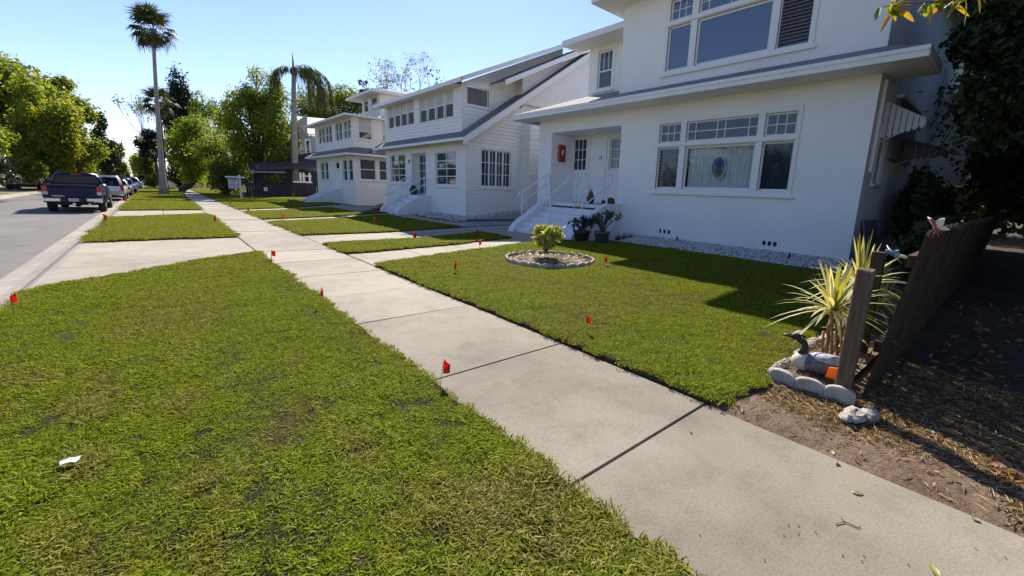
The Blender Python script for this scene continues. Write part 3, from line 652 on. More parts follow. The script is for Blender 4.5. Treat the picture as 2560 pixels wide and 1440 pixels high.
MB().box(EX + .04, F1 + .02, 1.65, 13.9, EZ - .2, EZ - .17).build('soffit', M_PAINT, h1); MB().box(F1 + .03, F1 + .73, 1.65, YR - .002, EZ - .2, EZ - .17).build('soffit', M_PAINT, h1)
# upper roof with wide eaves
UZ = 7.42
roofslab('roof', [[(EX, 1.62, UZ), (EX, 9.95, UZ), (F1 + 4.5, 5.8, 9.0)], [(EX, 9.95, UZ), (XB + .5, 9.95, UZ), (XB - 4, 5.8, 9.0), (F1 + 4.5, 5.8, 9.0)], [(EX, 1.62, UZ), (F1 + 4.5, 5.8, 9.0), (XB - 4, 5.8, 9.0), (XB + .5, 1.62, UZ)]], M_ROOF, h1, .06)
f = MB(); f.box(EX - .02, EX + .02, 1.6, 9.97, UZ - .2, UZ - .01); f.box(EX + .02, XB, 1.6, 1.64, UZ - .2, UZ - .01); f.box(EX + .02, XB, 9.93, 9.97, UZ - .2, UZ - .01); f.build('fascia', M_PAINT, h1)
MB().box(EX + .03, XB, 1.65, 9.92, UZ - .2, UZ - .17).build('soffit', M_PAINT, h1)
# wing roof
WX, WY, WEZ = XW - .85, 12.2, 6.88
roofslab('roof', [[(WX, 9.98, WEZ), (WX, WY, WEZ), (XW + 3, WY, 7.6), (XW + 3, 9.98, 7.6)], [(XW + 3, 9.98, 7.6), (XW + 3, WY, 7.6), (XB, WY, 6.9), (XB, 9.98, 6.9)]], M_ROOF, h1, .06)
f = MB(); f.box(WX - .02, WX + .02, 9.32, WY + .02, WEZ - .2, WEZ - .012); f.build('fascia', M_PAINT, h1); MB().box(WX + .03, XW + .02, 9.32, WY, WEZ - .2, WEZ - .17).build('soffit', M_PAINT, h1)
roofslab('roof', [[(WX, 9.32, WEZ), (WX, 9.97, WEZ), (XW, 9.97, WEZ + .15), (XW, 9.32, WEZ + .15)]], M_ROOF, h1, .04)
f = MB(); f.hexa([(WX, WY - .03, WEZ - .2), (XW + 3, WY - .03, 7.4), (XW + 3, WY + .03, 7.4), (WX, WY + .03, WEZ - .2), (WX, WY - .03, WEZ - .02), (XW + 3, WY - .03, 7.58), (XW + 3, WY + .03, 7.58), (WX, WY + .03, WEZ - .02)]); f.build('bargeboard', M_PAINT, h1)
f = MB(); f.poly([(XW + .3, 11.75, 6.6), (XB, 11.75, 6.6), (XB, 11.75, 6.8), (XW + 3, 11.75, 7.4)]); f.build('gable', SC, h1)
# lower picture window group: one wide casing, three transoms over three lights
def group_frame(pl, u0, u1, v0, v1, holes, parent, d=.03, cw=0):
    b = MB()
    for a, bb, c, e in cells(u0, u1, v0, v1, holes): pl.box(b, a, bb, c, e, -.02, d)
    return b
def bay(v_lo, v_mid0, v_mid1, v_hi, top_v, bottom, z_off, lower):
    hs = lowholes[1:] if lower else uph
    u0, u1 = 3.80, 7.72
    b = group_frame(P1, u0, u1, bottom, top_v, hs, h1)
    P1.box(b, u0 - .07, u1 + .07, bottom - .05, bottom, -.01, .07)
    P1.box(b, u0 + .06, u1 + .03, v_mid0 + .02, v_mid0 + .055, .03, .06)
    return b.build('window_casing', M_PAINT, h1)
bay(1.73, 2.92, 3.04, 3.59, 3.72, 1.62, 0, True); bay(5.04, 6.22, 6.36, 6.9, 7.05, 4.95, 0, False)
def sashwin(hole, **kw): return window(h1, P1, *hole, cw=0, sill=False, **kw)
LH = lowholes
wl = sashwin(LH[1], glass=M_GLASS); wc = sashwin(LH[2], glass=M_SEE, sash=.055, rec=.04); wr = sashwin(LH[3], glass=M_GLASS)
sashwin(LH[4], cols=3, rows=2); sashwin(LH[5], cols=5, rows=2, colw=[.4, 1.2, .42, 1.2, .4]); sashwin(LH[6], cols=3, rows=2)
sashwin(uph[0], glass=M_GLASSU); sashwin(uph[1], glass=M_GLASSU, sash=.055, rec=.04)
sashwin(uph[3], cols=3, rows=2, glass=M_GLASSU); sashwin(uph[4], cols=5, rows=2, colw=[.4, 1.2, .42, 1.2, .4], glass=M_GLASSU); sashwin(uph[5], cols=3, rows=2, glass=M_GLASSU)
# louvred lights: glass slats lying at a slant, one by one
def louvre(hole, n, mt, name='window'):
    u0, u1, v0, v1 = hole; b = MB()
    for a in ((u0, u0 + .03, v0, v1), (u1 - .03, u1, v0, v1), (u0 + .03, u1 - .03, v1 - .03, v1), (u0 + .03, u1 - .03, v0, v0 + .03)): P1.box(b, *a, -.1, -.02)
    w = b.build(name, M_PAINT, h1); st = (v1 - v0 - .06) / n
    for i in range(n):
        z = v0 + .03 + st * i; q = MB(); q.hexa([P1.p(u0 + .035, z, -.015), P1.p(u1 - .035, z, -.015), P1.p(u1 - .035, z + .008, -.012), P1.p(u0 + .035, z + .008, -.012), P1.p(u0 + .035, z + st * .9, -.075), P1.p(u1 - .035, z + st * .9, -.075), P1.p(u1 - .035, z + st * .9 + .008, -.07), P1.p(u0 + .035, z + st * .9 + .008, -.07)]); q.build('slat', mt, w)
    q = MB(); P1.box(q, u0, u1, v0, v1, -.13, -.12); q.build('screen', M_DARKIN, w); return w
louvre(uph[2], 14, mat('grey louvre slats', (.17, .17, .2), .4, .08, 6))
# jalousie edges on the two lower side lights
for w_, hh in ((wr, LH[3]), (wl, LH[1])):
    b = MB(); n = 12
    for i in range(n): v = hh[2] + .05 + (hh[3] - hh[2] - .1) * i / n; P1.box(b, hh[1] - .085, hh[1] - .047, v, v + .05, -.06, -.03); P1.box(b, hh[0] + .05, hh[1] - .05, v, v + .006, -.068, -.064)
    b.build('jalousie', M_BLACKPL, w_)
# curtain and sun-catcher behind the big lower light
b = MB(); V = []; n = 120
for i in range(n + 1):
    y = 4.80 + 1.92 * i / n; x = F1 + .22 + .03 * math.sin(i * .9) + .018 * math.sin(i * 2.3 + 1)
    V += [(x, y, 1.66), (x, y, 2.98)]
b.add(V, [(2 * i, 2 * i + 2, 2 * i + 3, 2 * i + 1) for i in range(n)]); b.build('curtain', M_CURTAIN, wc, smooth=True)
sc_ = thing('sun_catcher', 'oval stained glass sun-catcher with white rim hanging inside the large lower window', 'ornament', (F1 + .1, 5.74, 2.05))
def oval(cy, cz, ry, rz, x0, x1, n=28): return [(cy + ry * math.cos(2 * math.pi * i / n), cz + rz * math.sin(2 * math.pi * i / n)) for i in range(n)]
MB().prism(oval(5.74, 2.33, .19, .275, 0, 0), 'x', F1 + .095, F1 + .1).build('glass_disc', mat('grey green glass', (.16, .19, .19), .3), sc_)
b = MB(); pts = [(F1 + .085, 5.74 + .2 * math.cos(2 * math.pi * i / 28), 2.33 + .29 * math.sin(2 * math.pi * i / 28)) for i in range(29)]; b.tube(pts, .014, 6, cap=False); b.build('rim', M_PAINT, sc_, smooth=True)
MB().prism([(5.73 + .11 * math.cos(a) * (1 + .25 * math.sin(3 * a)), 2.43 + .10 * math.sin(a)) for a in [i * .449 for i in range(14)]], 'x', F1 + .088, F1 + .093).build('violet_glass', mat('violet glass', (.06, .05, .3), .25), sc_)
MB().prism([(5.72 + .09 * math.cos(a) * (1 + .3 * math.sin(4 * a)), 2.24 + .12 * math.sin(a)) for a in [i * .449 for i in range(14)]], 'x', F1 + .088, F1 + .093).build('grey_glass', mat('smoky glass', (.09, .09, .12), .25), sc_)
MB().tube([(F1 + .09, 5.74, 2.62), (F1 + .09, 5.74, 2.86)], .004, 5).build('cord', M_WIRE, sc_)
# small ornaments on the transom ledge
for i, (y, z, s_) in enumerate(((7.28, 3.1, .06), (6.2, 3.1, .05), (5.55, 3.1, .045), (4.50, 3.1, .06), (4.27, 3.1, .07), (4.05, 3.1, .05))):
    b = MB(); b.lathe([(.5 * s_, 0), (.8 * s_, .3 * s_), (.55 * s_, s_), (.2 * s_, 1.3 * s_)], (F1 + .13, y, z - .03), 8); b.ell((F1 + .13, y, z + 1.5 * s_ - .03), (.42 * s_, .42 * s_, .45 * s_), 8, 5)
    o = b.build('ornament', M_PAINT, smooth=True, loc=(F1 + .13, y, z - .03))
    setp(o, ['small white figurine behind the left-hand transom panes of the lower window', 'small figurine low in the left part of the wide middle transom', 'small figurine near the centre of the wide middle transom', 'pale rounded figurine leftmost behind the right-hand transom panes', 'pale figurine in the middle of the right-hand transom panes', 'small figurine rightmost behind the right-hand transom panes'][i], 'figurine', 'figurines on the transom ledge')
# porch recess
PB = F1 + 1.15; PBk = Plane('X', PB)
b = MB(); b.box(F1 + .155, PB, 12.42, 12.5, 1.15, 3.9); b.box(F1 + .155, PB, 9.02, 9.1, 1.15, 3.9); b.box(F1 + .155, PB + .1, 9.0, 12.5, 3.69, 3.75); b.build('porch_wall', SC, h1)
wall(PBk, 9.1, 12.42, 1.15, 3.69, [(11.66, 12.3, 2.4, 3.54), (9.85, 10.5, 2.38, 3.5)], SC, h1, .08)
MB().box(10.72, F1 + 1.3, 9.02, 12.5, 1.03, 1.15).build('porch_floor', M_STEP, h1)
d = MB(); PBk.box(d, 11.45, 11.53, 1.15, 3.63, -.01, .03); PBk.box(d, 12.36, 12.41, 1.15, 3.63, -.01, .03); PBk.box(d, 11.53, 12.36, 3.56, 3.63, -.01, .03)
PBk.box(d, 10.62, 10.70, 1.15, 3.63, -.01, .05); d.build('door_frame', M_PAINT, h1)
dr = MB(); PBk.box(dr, 11.55, 12.34, 1.17, 2.40, .0, .02); PBk.box(dr, 11.55, 11.66, 2.40, 3.55, 0, .02); PBk.box(dr, 12.3, 12.34, 2.40, 3.55, 0, .02); PBk.box(dr, 11.7, 12.25, 1.3, 2.2, .02, .026)
dr = dr.build('door', M_PAINT, h1)
s = MB()
for u in (11.66 + .64 / 3, 11.66 + 1.28 / 3): PBk.box(s, u - .012, u + .012, 2.4, 3.54, -.03, .008)
for v in (2.78, 3.16): PBk.box(s, 11.66, 12.3, v - .012, v + .012, -.028, .006)
s.build('sash_bar', M_PAINT, dr)
for i in range(3):
    for j in range(3): q = MB(); PBk.box(q, 11.66 + .64 * i / 3, 11.66 + .64 * (i + 1) / 3, 2.4 + .38 * j, 2.4 + .38 * (j + 1), -.022, -.018); q.build('pane', M_GLASS, dr)
q = MB(); q.ell((PB - .06, 11.6, 2.18), (.035, .035, .035), 8, 6); q.build('handle', M_CHROME, dr, smooth=True)
d2 = MB(); PBk.box(d2, 10.74, 11.42, 1.17, 3.55, -.005, .015); PBk.box(d2, 10.86, 11.3, 1.3, 2.5, .015, .021); PBk.box(d2, 10.86, 11.3, 2.62, 3.42, .015, .021); d2.build('door', M_PAINT, h1)
window(h1, PBk, 9.85, 10.5, 2.38, 3.5, cols=2, rows=3, cw=.06, sill=False, glass=M_GLASSB)
def text(s, size, name, mt, parent, loc, rot, ext=.003, org=None):
    c = bpy.data.curves.new(name, 'FONT'); c.body = s; c.size = size; c.extrude = ext; c.align_x = 'CENTER'; c.align_y = 'CENTER'
    t = bpy.data.objects.new('t', c); COL.objects.link(t); t.rotation_euler = rot; t.location = loc
    bpy.context.view_layer.update(); dg = bpy.context.evaluated_depsgraph_get(); me = bpy.data.meshes.new_from_object(t.evaluated_get(dg)); me.transform(t.matrix_world)
    bpy.data.objects.remove(t); off = org if org is not None else ORG[parent.name]; me.transform(Matrix.Translation(-Vector(off))); me.materials.clear(); me.materials.append(mt)
    me.name = name; o = bpy.data.objects.new(name, me); COL.objects.link(o); o.parent = parent; ORG[o.name] = Vector(off); return o
FACEX = (R(90), 0, R(-90))      # lettering read from the street side
q = MB(); PBk.box(q, 10.83, 10.99, 2.74, 2.92, .016, .022); nb = q.build('number_plate', M_WHITE, h1)
text('10', .16, 'number', M_BLACK, nb, (PB - .026, 10.91, 2.83), FACEX)
# vents
for (y, z) in ventc:
    MB().prism([(y + .045 * math.cos(2 * math.pi * i / 12), z + .065 * math.sin(2 * math.pi * i / 12)) for i in range(12)], 'x', F1 - .006, F1 + .02).build('vent_hole', M_DARKIN, h1)
MB().box(F1 - .02, F1, 7.34, 7.42, .42, .5).build('vent_cover', M_PAINT, h1)
# front steps with sloping cheek walls and three pipe rails
st = MB(); SX0 = 9.1; rise = (1.15 - .06) / 6; run = .33
steps = thing('front_steps', 'broad white painted concrete steps with three pipe handrails at the nearest porch', 'steps', (10, 10.4, 0))
for i in range(5): MB().box(SX0 + run * i, F1 - .02 if i == 4 else SX0 + run * (i + 1) + .05, 9.07, 11.68, .0, .06 + rise * (i + 1)).build('tread', M_STEP, steps, bevel=.012)
for (ya, yb) in ((8.86, 9.065), (11.685, 11.98)):
    pr = [(SX0 - .12, -.02), (SX0 - .12, .12), (SX0 - .08, .22), (SX0 + .02, .33), (SX0 + .2, .48), (F1 - .95, 1.12), (F1 - .7, 1.2), (F1 - .01, 1.2), (F1 - .01, -.02)]
    MB().prism(pr, 'y', ya, yb).build('cheek_wall', M_STEP, steps, bevel=.015)
for (y, z0, z1) in ((11.9, .2, .85), (10.4, .2, .95), (8.96, .35, 1.1)): rail_set(steps, 9.5, 10.66, y, z0, z1, 1.43, 2.13)
# awnings over the side windows: slats with rounded ends, sloping out from the wall, and a slatted cheek towards the street
def awning(parent, x0, x1, yw, zt, zb, out, drop, mt):
    b = MB(); b.hexa([(x0, yw, zt - .03), (x1, yw, zt - .03), (x1, yw - .03, zt - .03), (x0, yw - .03, zt - .03), (x0, yw, zt), (x1, yw, zt), (x1, yw - .03, zt), (x0, yw - .03, zt)])
    a = b.build('awning', mt, parent); k = 7; wd = out / k
    for i in range(k):   # cheek slats, vertical
        y1, y0 = yw - wd * i - .008, yw - wd * (i + 1) + .008; t = (i + .5) / k; zt_ = zt - drop * t - .02; zb_ = zb + (zt - drop - .14 - zb) * t; ym = (y0 + y1) / 2; r_ = (y1 - y0) / 2
        pr = [(y1, zt_ + .02), (y0, zt_ - .02)] + [(ym - r_ * math.cos(R(w)), zb_ - r_ * math.sin(R(w))) for w in range(0, 181, 30)]
        MB().prism(pr, 'x', x0 - .012, x0 + .012).build('slat', mt, a)
    n = int((x1 - x0) / .12)
    for i in range(n):
        xa, xb = x0 + .02 + .12 * i, x0 + .12 * i + .125
        MB().hexa([(xa, yw, zt - .03), (xb, yw, zt - .03), (xb, yw - out, zt - drop - .03), (xa, yw - out, zt - drop - .03), (xa, yw, zt), (xb, yw, zt), (xb, yw - out, zt - drop), (xa, yw - out, zt - drop)]).build('slat', mt, a)
        pr = [(xa, zt - drop - .02), (xb, zt - drop - .02)] + [((xa + xb) / 2 + .052 * math.cos(R(w)), zt - drop - .14 - .052 * math.sin(R(w))) for w in range(0, 181, 45)]
        MB().prism(pr, 'y', yw - out - .012, yw - out + .012).build('valance_slat', mt, a)
    MB().tube([(x0 + .02, yw - .02, zb - .1), (x0 + .02, yw - out + .05, zt - drop - .08)], .014, 6).build('awning_arm', M_RAIL, a)
awning(h1, 12.05, 12.72, YR, 3.74, 2.98, .74, .42, M_AWN)
awning(h1, 14.0, 15.0, YR, 3.2, 2.62, .9, .3, M_DAWN)
window(h1, P1s, 12.1, 12.8, 2.0, 3.2, cols=2, rows=2, cw=.08, glass=M_GLASS)
MB().box(11.62, 11.7, YR - .06, YR - .001, 2.2, 4.1).build('downpipe', M_PAINT, h1)
b = MB(); b.box(13.0, 15.8, YR - .14, YR - .002, 3.96, 4.03); b.build('batten', M_PAINT, h1); MB().box(13.1, 15.7, YR - .08, YR - .002, 2.6, 3.955).build('boarded_window', M_PLY, h1)
MB().box(19.6, 22.9, 1.55, YR - .004, 2.3, 5.2).build('rear_bay', SC, h1)
pl_ = thing('wall_board', 'grey board leaning low against the dark side wall of the nearest house', 'board', (12.4, YR, 0))
MB().hexa([(11.75, YR - .28, .12), (13.0, YR - .28, .12), (13.0, YR - .24, .12), (11.75, YR - .24, .12), (11.75, YR - .06, 1.15), (13.0, YR - .06, 1.15), (13.0, YR - .02, 1.15), (11.75, YR - .02, 1.15)]).build('panel', M_PLY, pl_)
MB().box(11.75, 13.0, YR - .3, YR - .281, .1, .16).build('ledge', M_PLY, pl_)

# ---------------------------------------------------------------- white clapboard bungalow
F2 = 10.4; S2 = 17.1
h2 = thing('clapboard_bungalow', 'white clapboard bungalow with wide front dormer, second house from the camera', 'house', (F2, 21.5, 0))
P2, P2s = Plane('X', F2), Plane('Y', S2)
hl = [(23.5, 25.55, 1.7, 3.24), (21.0, 22.65, 1.05, 3.22), (17.95, 19.95, 1.62, 3.18)]
hs = [(11.22, 12.9, 1.62, 3.3)]
wall(P2, S2, 26.2, -.05, 3.8, hl, M_SIDING, h2); siding(h2, P2, S2 + .06, 26.2, .1, 3.62, [(a - .1, b_ + .1, c - .1, d_ + .1) for a, b_, c, d_ in hl], M_SIDING, .165)
wall(P2s, F2, 20, -.05, 3.55, hs, M_SIDING, h2)
RK = .674
siding(h2, P2s, F2 + .06, 20, .1, 9.0, [(a - .1, b_ + .1, c - .1, d_ + .1) for a, b_, c, d_ in hs], M_SIDING, .165, ends=lambda v: (F2 + .06 + max(0, (v - 3.75) / RK), 20))
g = MB(); g.poly([(F2, S2 + .005, 3.55), (20, S2 + .005, 3.55), (20, S2 + .005, 9.6), (F2 + 8.6, S2 + .005, 9.5)]); g.build('gable', M_SIDING, h2)
b = MB(); b.poly([(F2, 26.2, -.05), (20, 26.2, -.05), (20, 26.2, 9.4), (F2 + 8.4, 26.2, 9.4), (F2, 26.2, 3.75)]); b.poly([(24, S2, -.05), (24, 26.2, -.05), (24, 26.2, 6), (24, S2, 6)]); b.build('wall', M_SIDING, h2)
for p_, (u, u_, d_) in ((P2, (S2 - .03, S2 + .06, .03)), (P2s, (F2 + .0, F2 + .06, .027))):
    c = MB(); (p_.box(c, u, u_, .02, 3.615, -.008, d_)); c.build('corner_board', M_PAINT, h2)
MB().box(F2 + .3, 20, S2 + .2, 26, 3.4, 3.45).build('floor', M_DARKIN, h2)
for hh, cc in ((hl[0], M_GLASSB), (hl[2], M_GLASSB)): window(h2, P2, *hh, cols=2, rows=4, cw=.11, glass=cc, bar=.045)
# side window of four narrow barred casements
w = window(h2, P2s, *hs[0], cols=8, rows=3, cw=.11, glass=M_GLASS, bar=.03, colw=[1] * 8)
s = MB()
for i in (1, 2, 3): u = 11.265 + (12.855 - 11.265) * i / 4; P2s.box(s, u - .045, u + .045, 1.66, 3.26, -.083, -.03)
s.build('mullion', M_PAINT, w)
# entry recess with glazed door
b = MB(); b.box(F2 + .155, F2 + .42, 20.95, 21.0, 1.05, 3.3); b.box(F2 + .155, F2 + .42, 22.65, 22.7, 1.05, 3.3); b.box(F2 + .155, F2 + .5, 20.95, 22.7, 3.22, 3.28); b.box(F2 + .42, F2 + .47, 20.95, 22.7, 1.05, 3.3); b.build('porch_wall', M_SIDING, h2)
Pd = Plane('X', F2 + .3)
window(h2, Pd, 21.45, 22.52, 1.1, 3.18, cols=2, rows=5, cw=.04, sill=False, glass=M_GLASS, name='door', bar=.03)
b = MB(); P2.box(b, 20.88, 21.0, 1.0, 3.32, -.01, .03); P2.box(b, 22.65, 22.77, 1.0, 3.32, -.01, .03); P2.box(b, 21.0, 22.65, 3.22, 3.34, -.01, .03); b.build('door_frame', M_PAINT, h2)
b = MB(); b.prism([(22.95 + .0, 2.95), (22.87, 2.83), (22.95, 2.71), (23.03, 2.83)], 'x', F2 - .05, F2 - .02); b.build('wall_plaque', M_BLACK, h2)
st2 = thing('front_steps', 'narrow white steps with two pipe rails at the clapboard bungalow entry', 'steps', (9.5, 21.6, 0))
for i in range(5): MB().box(8.75 + .33 * i, F2 + .4 if i == 4 else 8.75 + .33 * (i + 1) + .04, 20.75, 22.6, 0, .08 + .195 * (i + 1)).build('tread', M_STEP, st2, bevel=.012)
for ya, yb in ((20.52, 20.745), (22.61, 22.8)): MB().prism([(8.6, .0), (8.6, .2), (8.66, .34), (8.8, .45), (F2 - .55, 1.03), (F2 - .02, 1.07), (F2 - .02, 0)], 'y', ya, yb).build('cheek_wall', M_STEP, st2, bevel=.015)
rail_set(st2, 8.95, 10.1, 22.65, .3, 1.0, 1.35, 1.98); rail_set(st2, 8.95, 10.1, 20.6, .3, 1.0, 1.35, 1.98)
# pent eave / main roof
e0, z0 = F2 - .52, 3.66; RX, RZ = 18.0, 3.66 + RK * (18.0 - e0)
yR, yLf = 16.45, 26.85
roofslab('roof', [[(e0, yR, z0), (e0, yLf, z0), (RX, yLf, RZ), (RX, yR, RZ)], [(RX, yR, RZ), (RX, yLf, RZ), (26, yLf, RZ - RK * (26 - RX)), (26, yR, RZ - RK * (26 - RX))]], M_ROOF2, h2, .07)
def barge(x0, za, x1, zb, y, parent, h=.26, th=.05, tail=True):
    b = MB(); b.hexa([(x0, y - th, za - h), (x1, y - th, zb - h), (x1, y, zb - h), (x0, y, za - h), (x0, y - th, za), (x1, y - th, zb), (x1, y, zb), (x0, y, za)]); 
    return b.build('bargeboard', M_PAINT, parent)
barge(e0 - .02, z0 - .03, RX, RZ - .03, yR - .002, h2, .3); b = MB(); b.box(e0 - .03, e0 + .02, yR - .05, yLf, z0 - .13, z0 - .01); b.build('fascia', M_PAINT, h2)
b = MB(); b.hexa([(e0 + .05, yR + .02, z0 - .12), (RX, yR + .02, RZ - .12), (RX, S2 + .02, RZ - .12), (e0 + .05, S2 + .02, z0 - .12), (e0 + .05, yR + .02, z0 - .1), (RX, yR + .02, RZ - .1), (RX, S2 + .02, RZ - .1), (e0 + .05, S2 + .02, z0 - .1)]); b.build('soffit', M_PAINT, h2)
for xx in (10.9, 13.3): b = MB(); zz = z0 + RK * (xx - e0) - .34; b.box(xx, xx + .09, yR + .04, S2, zz, zz + .1); b.build('bracket', M_PAINT, h2)
barge(e0 - .02, z0 - .03, RX, RZ - .03, yLf + .05, h2, .3)
roofslab('roof', [[(e0 - .02, 26.9, z0 - .02), (e0 - .02, 27.9, z0 - .25), (F2 + 3, 27.9, 4.6), (F2 + 3, 26.9, 4.9)]], M_ROOF2, h2, .06)
# dormer
FD = F2 + .05; D0, D1 = 17.55, 26.3; DT = 6.15
PD, PDs = Plane('X', FD), Plane('Y', D0)
dh = [(22.35, 25.85, 4.75, 6.02), (18.25, 21.75, 4.72, 5.93)]
wall(PD, D0, D1, 3.85, DT, dh, M_SIDING, h2); siding(h2, PD, D0 + .05, D1, 4.0, 4.7, [], M_SIDING, .16); siding(h2, PD, D0 + .05, D1, 4.7, 5.95, [(a - .08, b_ + .08, c - .08, d_ + .08) for a, b_, c, d_ in dh], M_SIDING, .16)
dsh = [(10.72, 11.88, 5.22, 6.02)]
b = MB()
for a in cells(FD, 16.5, 4.0, 6.1, dsh): b.poly([(a[0], D0, a[2]), (a[1], D0, a[2]), (a[1], D0, a[3]), (a[0], D0, a[3])])
b.poly([(FD, D0, 6.1), (16.5, D0, 6.1), (16.5, D0, 8.9)]); b.build('wall', M_SIDING, h2)
siding(h2, PDs, FD + .05, 16.5, 4.0, 8.6, [(a - .08, b_ + .08, c - .08, d_ + .08) for a, b_, c, d_ in dsh], M_SIDING, .16, ends=lambda v: (FD + .05 + max(0, (v - 6.0) / .46), min(16.5, e0 + (v - z0) / RK + .4)))
c = MB(); PD.box(c, D0 - .03, D0 + .07, 4.0, 6.1, -.01, .03); PDs.box(c, FD + .012, FD + .07, 4.0, 6.097, -.008, .027); c.build('corner_board', M_PAINT, h2)
for hh in dh:
    n = 4; wd = (hh[1] - hh[0]) / n
    for i in range(n): window(h2, PD, hh[0] + wd * i + .04, hh[0] + wd * (i + 1) - .04, hh[2], hh[3], cols=1, rows=2, cw=.04, sill=False, glass=[M_SCREEN, M_SHADE], rail=.52, rec=.04, sash=.04)
window(h2, PDs, *dsh[0], cw=.07, glass=mat('brown window screen', (.15, .135, .13), .5, .2, 4), sill=True)
de, dz = FD - .5, 6.02; DK = .455; DX = 17.2
roofslab('roof', [[(de, 16.75, dz + .1), (de, 26.9, dz + .1), (DX, 26.9, dz + .1 + DK * (DX - de)), (DX, 16.75, dz + .1 + DK * (DX - de))]], M_ROOF, h2, .06)
barge(de - .02, dz + .08, DX, dz + .08 + DK * (DX - de), 16.75, h2, .17); b = MB(); b.box(de - .03, de + .02, 16.7, 26.9, dz - .09, dz + .085); b.build('fascia', M_PAINT, h2)
b = MB(); b.hexa([(de, 16.76, dz - .06), (DX, 16.76, dz - .06 + DK * (DX - de)), (DX, D0 + .05, dz - .06 + DK * (DX - de)), (de, D0 + .05, dz - .06), (de, 16.76, dz - .04), (DX, 16.76, dz - .04 + DK * (DX - de)), (DX, D0 + .05, dz - .04 + DK * (DX - de)), (de, D0 + .05, dz - .04)]); b.box(de, FD, D0, 26.8, dz - .05, dz - .03); b.build('soffit', M_PAINT, h2)
# upper side bay with its own small sloping roof
B0 = 16.95; PBs = Plane('Y', B0)
b = MB(); b.poly([(13.4, B0, 5.6), (18, B0, 5.6), (18, B0, 9.0), (13.4, B0, 6.75)]); b.poly([(13.4, B0, 5.4), (13.4, D0, 5.4), (13.4, D0, 6.75), (13.4, B0, 6.75)]); b.build('side_bay', M_SIDING, h2)
siding(h2, PBs, 13.46, 18, 5.7, 8.4, [], M_SIDING, .16, ends=lambda v: (13.46 + max(0, (v - 6.6) / .5), min(18, e0 + (v - z0) / RK + .4)))
roofslab('roof', [[(11.9, 16.3, 6.3), (11.9, D0, 6.3), (17.6, D0, 9.15), (17.6, 16.3, 9.15)]], M_ROOF2, h2, .06); barge(11.9, 6.28, 17.6, 9.13, 16.3, h2, .22)
# boarded chimney bay on the side wall
cb = MB(); cb.box(13.55, 14.6, 16.45, S2 - .03, .0, 4.75); cb.build('chimney_bay', M_SIDING, h2)
siding(h2, Plane('Y', 16.45), 13.55, 14.6, .1, 4.7, [], M_SIDING, .24); siding(h2, Plane('X', 13.55), 16.45, S2 - .03, .1, 4.7, [], M_SIDING, .24)
window(h2, P2s, 16.7, 17.6, 6.2, 6.62, cols=3, rows=1, cw=.06, glass=M_GLASS) if False else None
rp = thing('potted_plant', 'red pot with a small plant at the foot of the bungalow steps', 'pot', (8.75, 23.0, .1))
MB().lathe([(.13, 0), (.17, .22), (.185, .25), (.16, .25), (.15, .2)], (8.75, 23.0, .1), 14).build('pot', M_REDPOT, rp, smooth=True)
P = np.array([8.75, 23.0, .42]) + RNG.normal(0, 1, (60, 3)) * np.array([.1, .1, .06]); V, Fq = leaves_np(P, np.tile([0, 0, 1.], (60, 1)), .12); npmesh('leaves', V, Fq, L_POT, RNG.random(60).repeat(4), rp, ORG[rp.name])
db = thing('dark_urn', 'dark rounded urn standing in the bungalow doorway by the glazed door', 'urn', (F2 - .12, 22.3, 1.06))
MB().lathe([(.12, 0), (.2, .12), (.22, .25), (.14, .4), (.1, .46), (.13, .5)], (F2 - .12, 22.3, 1.06), 12).build('body', M_POT1, db, smooth=True)

# ---------------------------------------------------------------- cream two-storey house
F3 = 10.0; S3 = 30.8; L3 = 39.9; X3 = 20
h3 = thing('sided_house', 'cream two-storey house with enclosed porches and hip roof, third from the camera', 'house', (F3, 35, 0))
P3, P3s = Plane('X', F3), Plane('Y', S3)
h3l = [(37.9, 38.85, 1.75, 3.1), (36.75, 37.7, 1.75, 3.1), (33.95, 35.1, 1.12, 3.2), (32.25, 33.15, 1.72, 3.15), (31.05, 31.95, 1.72, 3.15)]
h3s = [(10.4, 11.45, 1.82, 3.2), (11.7, 12.7, 1.82, 3.2)]
wall(P3, S3, L3, -.05, 3.6, h3l, M_SIDING3, h3); wall(P3s, F3, X3, -.05, 3.6, h3s, M_SIDING3, h3)
ex = lambda hs_: [(a - .09, b_ + .09, c - .09, d_ + .09) for a, b_, c, d_ in hs_]
siding(h3, P3, S3 + .06, L3, .55, 3.4, ex(h3l), M_SIDING3, .2); siding(h3, P3s, F3 + .06, X3, .55, 3.4, ex(h3s), M_SIDING3, .2)
b = MB(); P3.box(b, S3, L3, .0, .55, -.01, .03); P3s.box(b, F3 + .015, X3, .0, .547, -.01, .028); b.build('skirting_board', M_SIDING3, h3)
for hh in (h3l[0], h3l[1], h3l[3], h3l[4]): window(h3, P3, *hh, rows=2, rail=.5, cw=.09, glass=M_GLASS)
for hh in h3s: window(h3, P3s, *hh, rows=2, rail=.5, cw=.09, glass=M_GLASSB)
d = MB(); P3.box(d, 33.95, 35.1, 1.12, 3.2, -.1, -.06); d = d.build('door', M_PAINT, h3); q = MB(); P3.box(q, 34.2, 34.85, 2.6, 3.0, -.06, -.055); q.build('pane', M_GLASS, d)
h3u = [(37.2, 38.9, 4.5, 5.68), (35.3, 37.0, 4.5, 5.7), (32.9, 34.45, 4.52, 5.74), (31.0, 32.6, 4.52, 5.74)]
h3us = [(10.42, 11.25, 4.5, 5.9), (12.0, 12.9, 4.5, 5.9)]
wall(P3, S3, L3, 3.55, 6.0, h3u, M_SIDING3, h3); wall(P3s, F3, X3, 3.55, 6.0, h3us, M_SIDING3, h3)
